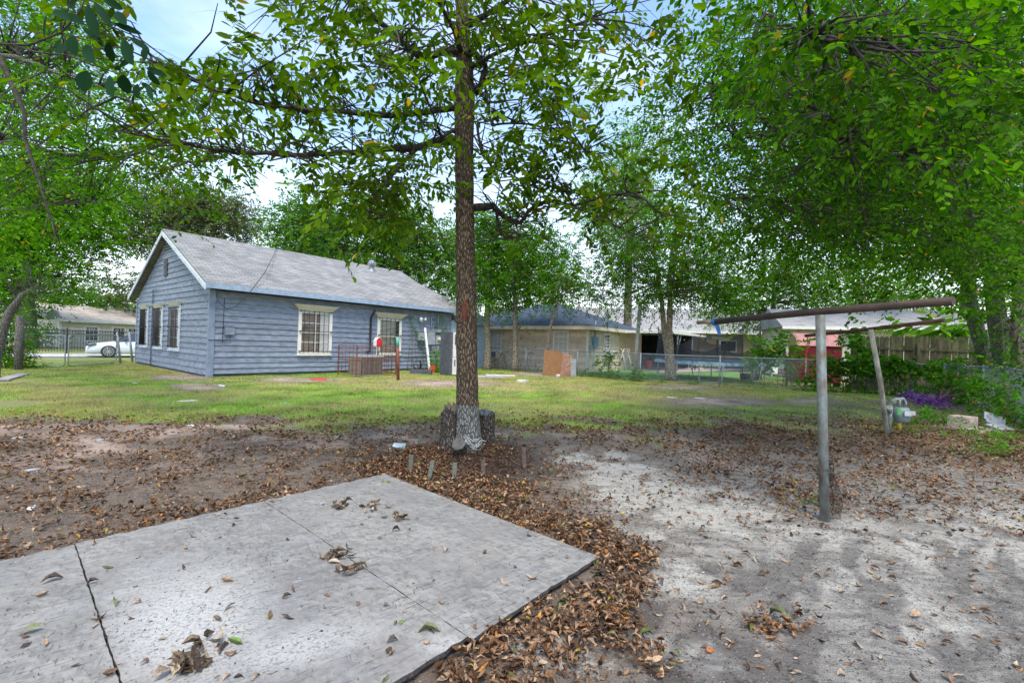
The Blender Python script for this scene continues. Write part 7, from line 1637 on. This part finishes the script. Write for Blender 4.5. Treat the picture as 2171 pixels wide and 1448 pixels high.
# ---------------------------------------------------------------- vines, weeds, shrubs
def plant(name, label, cat, base, pts, crad, ntw, tl, nl, Ln, Wd, mt, seed, droop=.4, tilt=.6, stems=True, zf=.8, six=False, spread=.9):
    root = thing(name, label, cat, base); T_ = Vector(base); r = random.Random(seed); global tot
    cl = np.array([tuple(p) for p in pts])
    if stems:
        g = MB()
        for c in pts[::2]: c = Vector(c); g.tube([Vector((c.x+r.uniform(-.2, .2), c.y, 0.0))-T_, Vector((c.x+r.uniform(-.15, .15), c.y+.03, c.z*.5))-T_, c-T_], [.01, .008, .004], 4)
        obj('stem', g, M['bark_far'], root)
    n0 = set(o_.name for o_ in C.objects)
    tot += foliage('crown', None, cl, crad, ntw, tl, nl, Ln, Wd, M[mt], seed, droop, tilt, six, 0, spread, zf)
    flush(root, T_)
    for o_ in C.objects:
        if o_.parent is root and o_.name.startswith('crown'): o_.name = 'leaves'
    return root
r = random.Random(33)
def onpath(path, n, z0, z1, jit=.08, zfun=None):
    out_ = []; P_ = [Vector((*p, 0)) for p in path]; seg = [(b-a).length for a, b in zip(P_[:-1], P_[1:])]; T_ = sum(seg)
    for _ in range(n):
        s_ = r.uniform(0, T_); k = 0
        while s_ > seg[k] and k < len(seg)-1: s_ -= seg[k]; k += 1
        p = P_[k].lerp(P_[k+1], s_/seg[k]); z = r.uniform(z0, z1) if zfun is None else zfun(r)
        out_.append((p.x+r.uniform(-jit, jit), p.y+r.uniform(-jit, jit), z))
    return out_
plant('vine', 'thick leafy vine draped along the top rail of the back fence', 'vine', (13.5, 16.6, 0), onpath([(11.9, 17.3), (14.17, 16.45), (14.9, 15.0)], 88, .9, 1.3, .06), .26, 6, .17, 6, .12, .11, 'leaf_vine', 201, six=True)
plant('vine', 'loose vine on the lower half of the back fence by the wooden fence', 'vine', (13.4, 16.8, 0), onpath([(11.2, 17.6), (14.17, 16.5), (15, 15)], 44, .1, .95, .07), .3, 6, .2, 6, .11, .1, 'leaf_vine', 202, six=True)
cl_ = [Vector(H(px, py, 18.2)) for px, py in [(1795+r.uniform(-12, 18)+k*2.2, 702+k*3.2+r.uniform(-14, 12)) for k in range(30)]]
plant('vine', 'vine climbing over the left end of the wooden fence beside the red shed', 'vine', (14.2, 18.2, 0), cl_, .28, 6, .2, 6, .13, .12, 'leaf_vine', 203, six=True)
plant('vine', 'vine growing up the fence post in front of the red shed', 'vine', (11.6, 17.2, 0), [H(1725+r.uniform(-12, 12), r.uniform(755, 815), 17.3) for _ in range(9)], .18, 5, .2, 6, .1, .09, 'leaf_vine', 204, six=True)
plant('vine', 'green vine spreading over the wall boxes at the far end of the grey house', 'vine', HF.w(9.5, -.15), [HF.w(8.3+t*1.5+r.uniform(-.08, .08), -.09, 2.5-2.2*t+r.uniform(-.1, .1)) for t in np.linspace(0, 1, 22)]+[HF.w(10.3+r.uniform(-.3, .35), -.1, r.uniform(1.2, 2.75)) for _ in range(18)]+[HF.w(9.9+r.uniform(-.3, .3), -.1, r.uniform(.2, 1.1)) for _ in range(12)], .14, 4, .14, 5, .07, .06, 'leaf_vine', 205)
plant('weed_clump', 'bright green leafy weed beside the old refrigerator', 'plant', (*G(930, 795), 0), [H(930+r.uniform(-9, 9), r.uniform(752, 792), 20.8) for _ in range(16)], .3, 6, .25, 6, .1, .05, 'leaf_bright', 206)
plant('vine', 'sparse vine leaves on the fence at the side wall of the tan house', 'vine', (4.4, 20.7, 0), onpath([(3.9, 21.1), (4.9, 20.3)], 16, .5, 1.2, .06), .28, 5, .2, 5, .11, .08, 'leaf_bright', 207)
plant('weed_clump', 'small green weed growing at the foot of the fence by the thick pale pole', 'plant', (5.75, 19.4, 0), [H(1347+r.uniform(-8, 9), r.uniform(778, 812), 19.3) for _ in range(10)], .25, 5, .22, 6, .1, .05, 'leaf_vine', 208)
plant('vine', 'dry tangled vine over the fence in front of the tan house', 'vine', (1.5, 23.2, 0), onpath([(-1.2, 25.4), (.76, 23.73), (1.9, 22.8)], 40, .2, 1.2, .08), .35, 3, .25, 4, .08, .05, 'litter', 209)
# side fence growth
plant('shrub', 'dense leafy weeds growing through the right side fence from the corner to the stone block', 'shrub', (13.9, 13.4, 0), onpath([(14.6, 14.9), (13.95, 13.6), (13.2, 12.3)], 48, .05, 1.0, .3), .4, 6, .3, 7, .11, .06, 'leaf_vine', 210)
plant('shrub', 'dense leafy weeds growing through the right side fence nearest the camera', 'shrub', (11.4, 10.2, 0), onpath([(12.7, 11.6), (11.7, 10.3), (10.6, 9.0)], 62, .02, 1.0, .28, lambda q: 1.05*q.random()**1.5), .45, 7, .3, 7, .1, .055, 'leaf_vine', 211)
plant('shrub', 'leafy branch spilling over the top of the side fence near the corner', 'shrub', (14.3, 14.2, 0), [H(2020+r.uniform(-30, 45), 790+r.uniform(-22, 40), 14.2) for _ in range(26)], .4, 6, .35, 7, .12, .07, 'leaf_vine', 212)
plant('undergrowth', 'green undergrowth filling the gap beneath the right hand trees', 'undergrowth', (15.8, 13.5, 0), onpath([(18.5, 15), (17, 13), (14.6, 10.6), (12.6, 8)], 90, .2, 2.3, .6), .8, 9, .4, 7, .13, .07, 'leaf_elm', 213)['kind'] = 'stuff'
plant('weed_clump', 'low weeds on the ground left of the stone block', 'plant', (*G(1990, 905), 0), [(*G(1990+r.uniform(-55, 45), 900+r.uniform(-14, 22)), r.uniform(.03, .16)) for _ in range(24)], .25, 5, .2, 6, .09, .035, 'leaf_vine', 214)
plant('weed_clump', 'tufts of weeds in the leaf litter below the side fence', 'plant', (*G(2110, 950), 0), [(*G(2110+r.uniform(-70, 60), 950+r.uniform(-30, 30)), r.uniform(.03, .14)) for _ in range(30)], .25, 6, .2, 6, .1, .02, 'leaf_vine', 215)
plant('weed_row', 'low green weeds along the foot of the back fence', 'weeds', (9, 18, 0), onpath([(3.2, 21.5), (5.64, 19.45), (8.54, 18.2), (11.5, 17.3), (14.17, 16.3), (14.4, 15)], 130, .0, .14, .25), .3, 5, .2, 6, .1, .025, 'leaf_vine', 216)['kind'] = 'stuff'
plant('purple_plants', 'low bed of purple leaved plants behind the gas meter', 'plant', (*G(1960, 862), 0), [(*G(1963+t*50+r.uniform(-4, 4), 858+t*9+r.uniform(-6, 9)), r.uniform(.02, .15)) for t in np.linspace(-.8, .8, 46)], .16, 6, .2, 6, .13, .03, 'purple', 217, droop=.1, stems=False)
plant('weed_clump', 'grassy weed tuft at the foot of the gas meter', 'plant', (*G(1910, 920), 0), [(*G(1910+r.uniform(-15, 18), 918+r.uniform(-4, 6)), .05) for _ in range(8)], .2, 6, .2, 6, .12, .012, 'leaf_vine', 218, stems=False, droop=-.3)
plant('weed_clump', 'small green weeds round the foot of the front clothesline post', 'plant', (*G(1725, 1085), 0), [(*G(1722+r.uniform(-45, 30), 1072+r.uniform(-12, 14)), .015) for _ in range(12)], .08, 4, .07, 5, .03, .01, 'leaf_vine', 219, stems=False)
# papaya like plant, banana leaves
pp = [Vector(H(1668+r.uniform(-70, 20), 745+r.uniform(-22, 20), 19.2)) for _ in range(26)]
plant('broad_leaf_shrub', 'bright green broad leaved shrub on a thin stem behind the back fence', 'shrub', (*G(1668, 822)[:2], 0), pp, .5, 4, .45, 5, .3, .12, 'leaf_bright', 221, six=True)
g = MB(); q = G(1667, 820); g.tube([(q[0], q[1], 0), (q[0]+.02, q[1], 1.0), (q[0]-.2, q[1], 1.8)], [.05, .04, .02], 7); tag(obj('sapling', g, M['bark_far']), 'thin straight sapling stem below the bright broad leaved shrub', 'sapling')
plant('banana_plant', 'bright green banana like leaves above the wooden fence', 'plant', (20, 19, 0), [H(1930+r.uniform(0, 125), 700+r.uniform(-18, 12), 19.5) for _ in range(22)], .6, 2, .5, 3, .9, .3, 'leaf_bright', 222, six=True, tilt=.7)
# left edge
plant('vine', 'vine covered post at the left end of the gate', 'vine', (*G(40, 790), 0), [H(25+r.uniform(-22, 22), r.uniform(672, 790), 16.2) for _ in range(70)], .5, 7, .3, 7, .1, .06, 'leaf_left', 223)
g = MB(); q = G(38, 785); g.tube([(q[0], q[1], -.1), (q[0], q[1], 1.9)], [.12, .1], 9, rough=.2); tag(obj('old_post', g, M['bark_grey']), 'old grey wooden post under the vine at the left edge', 'post')
plant('shrub', 'green shrub behind the black iron fence left of the far house', 'shrub', (-29, 31, 0), [H(80+r.uniform(-25, 30), r.uniform(705, 740), 33) for _ in range(30)], 1.0, 8, .5, 7, .18, .1, 'leaf_far', 224)
print('leaf faces', tot, 'objects', len(bpy.data.objects))
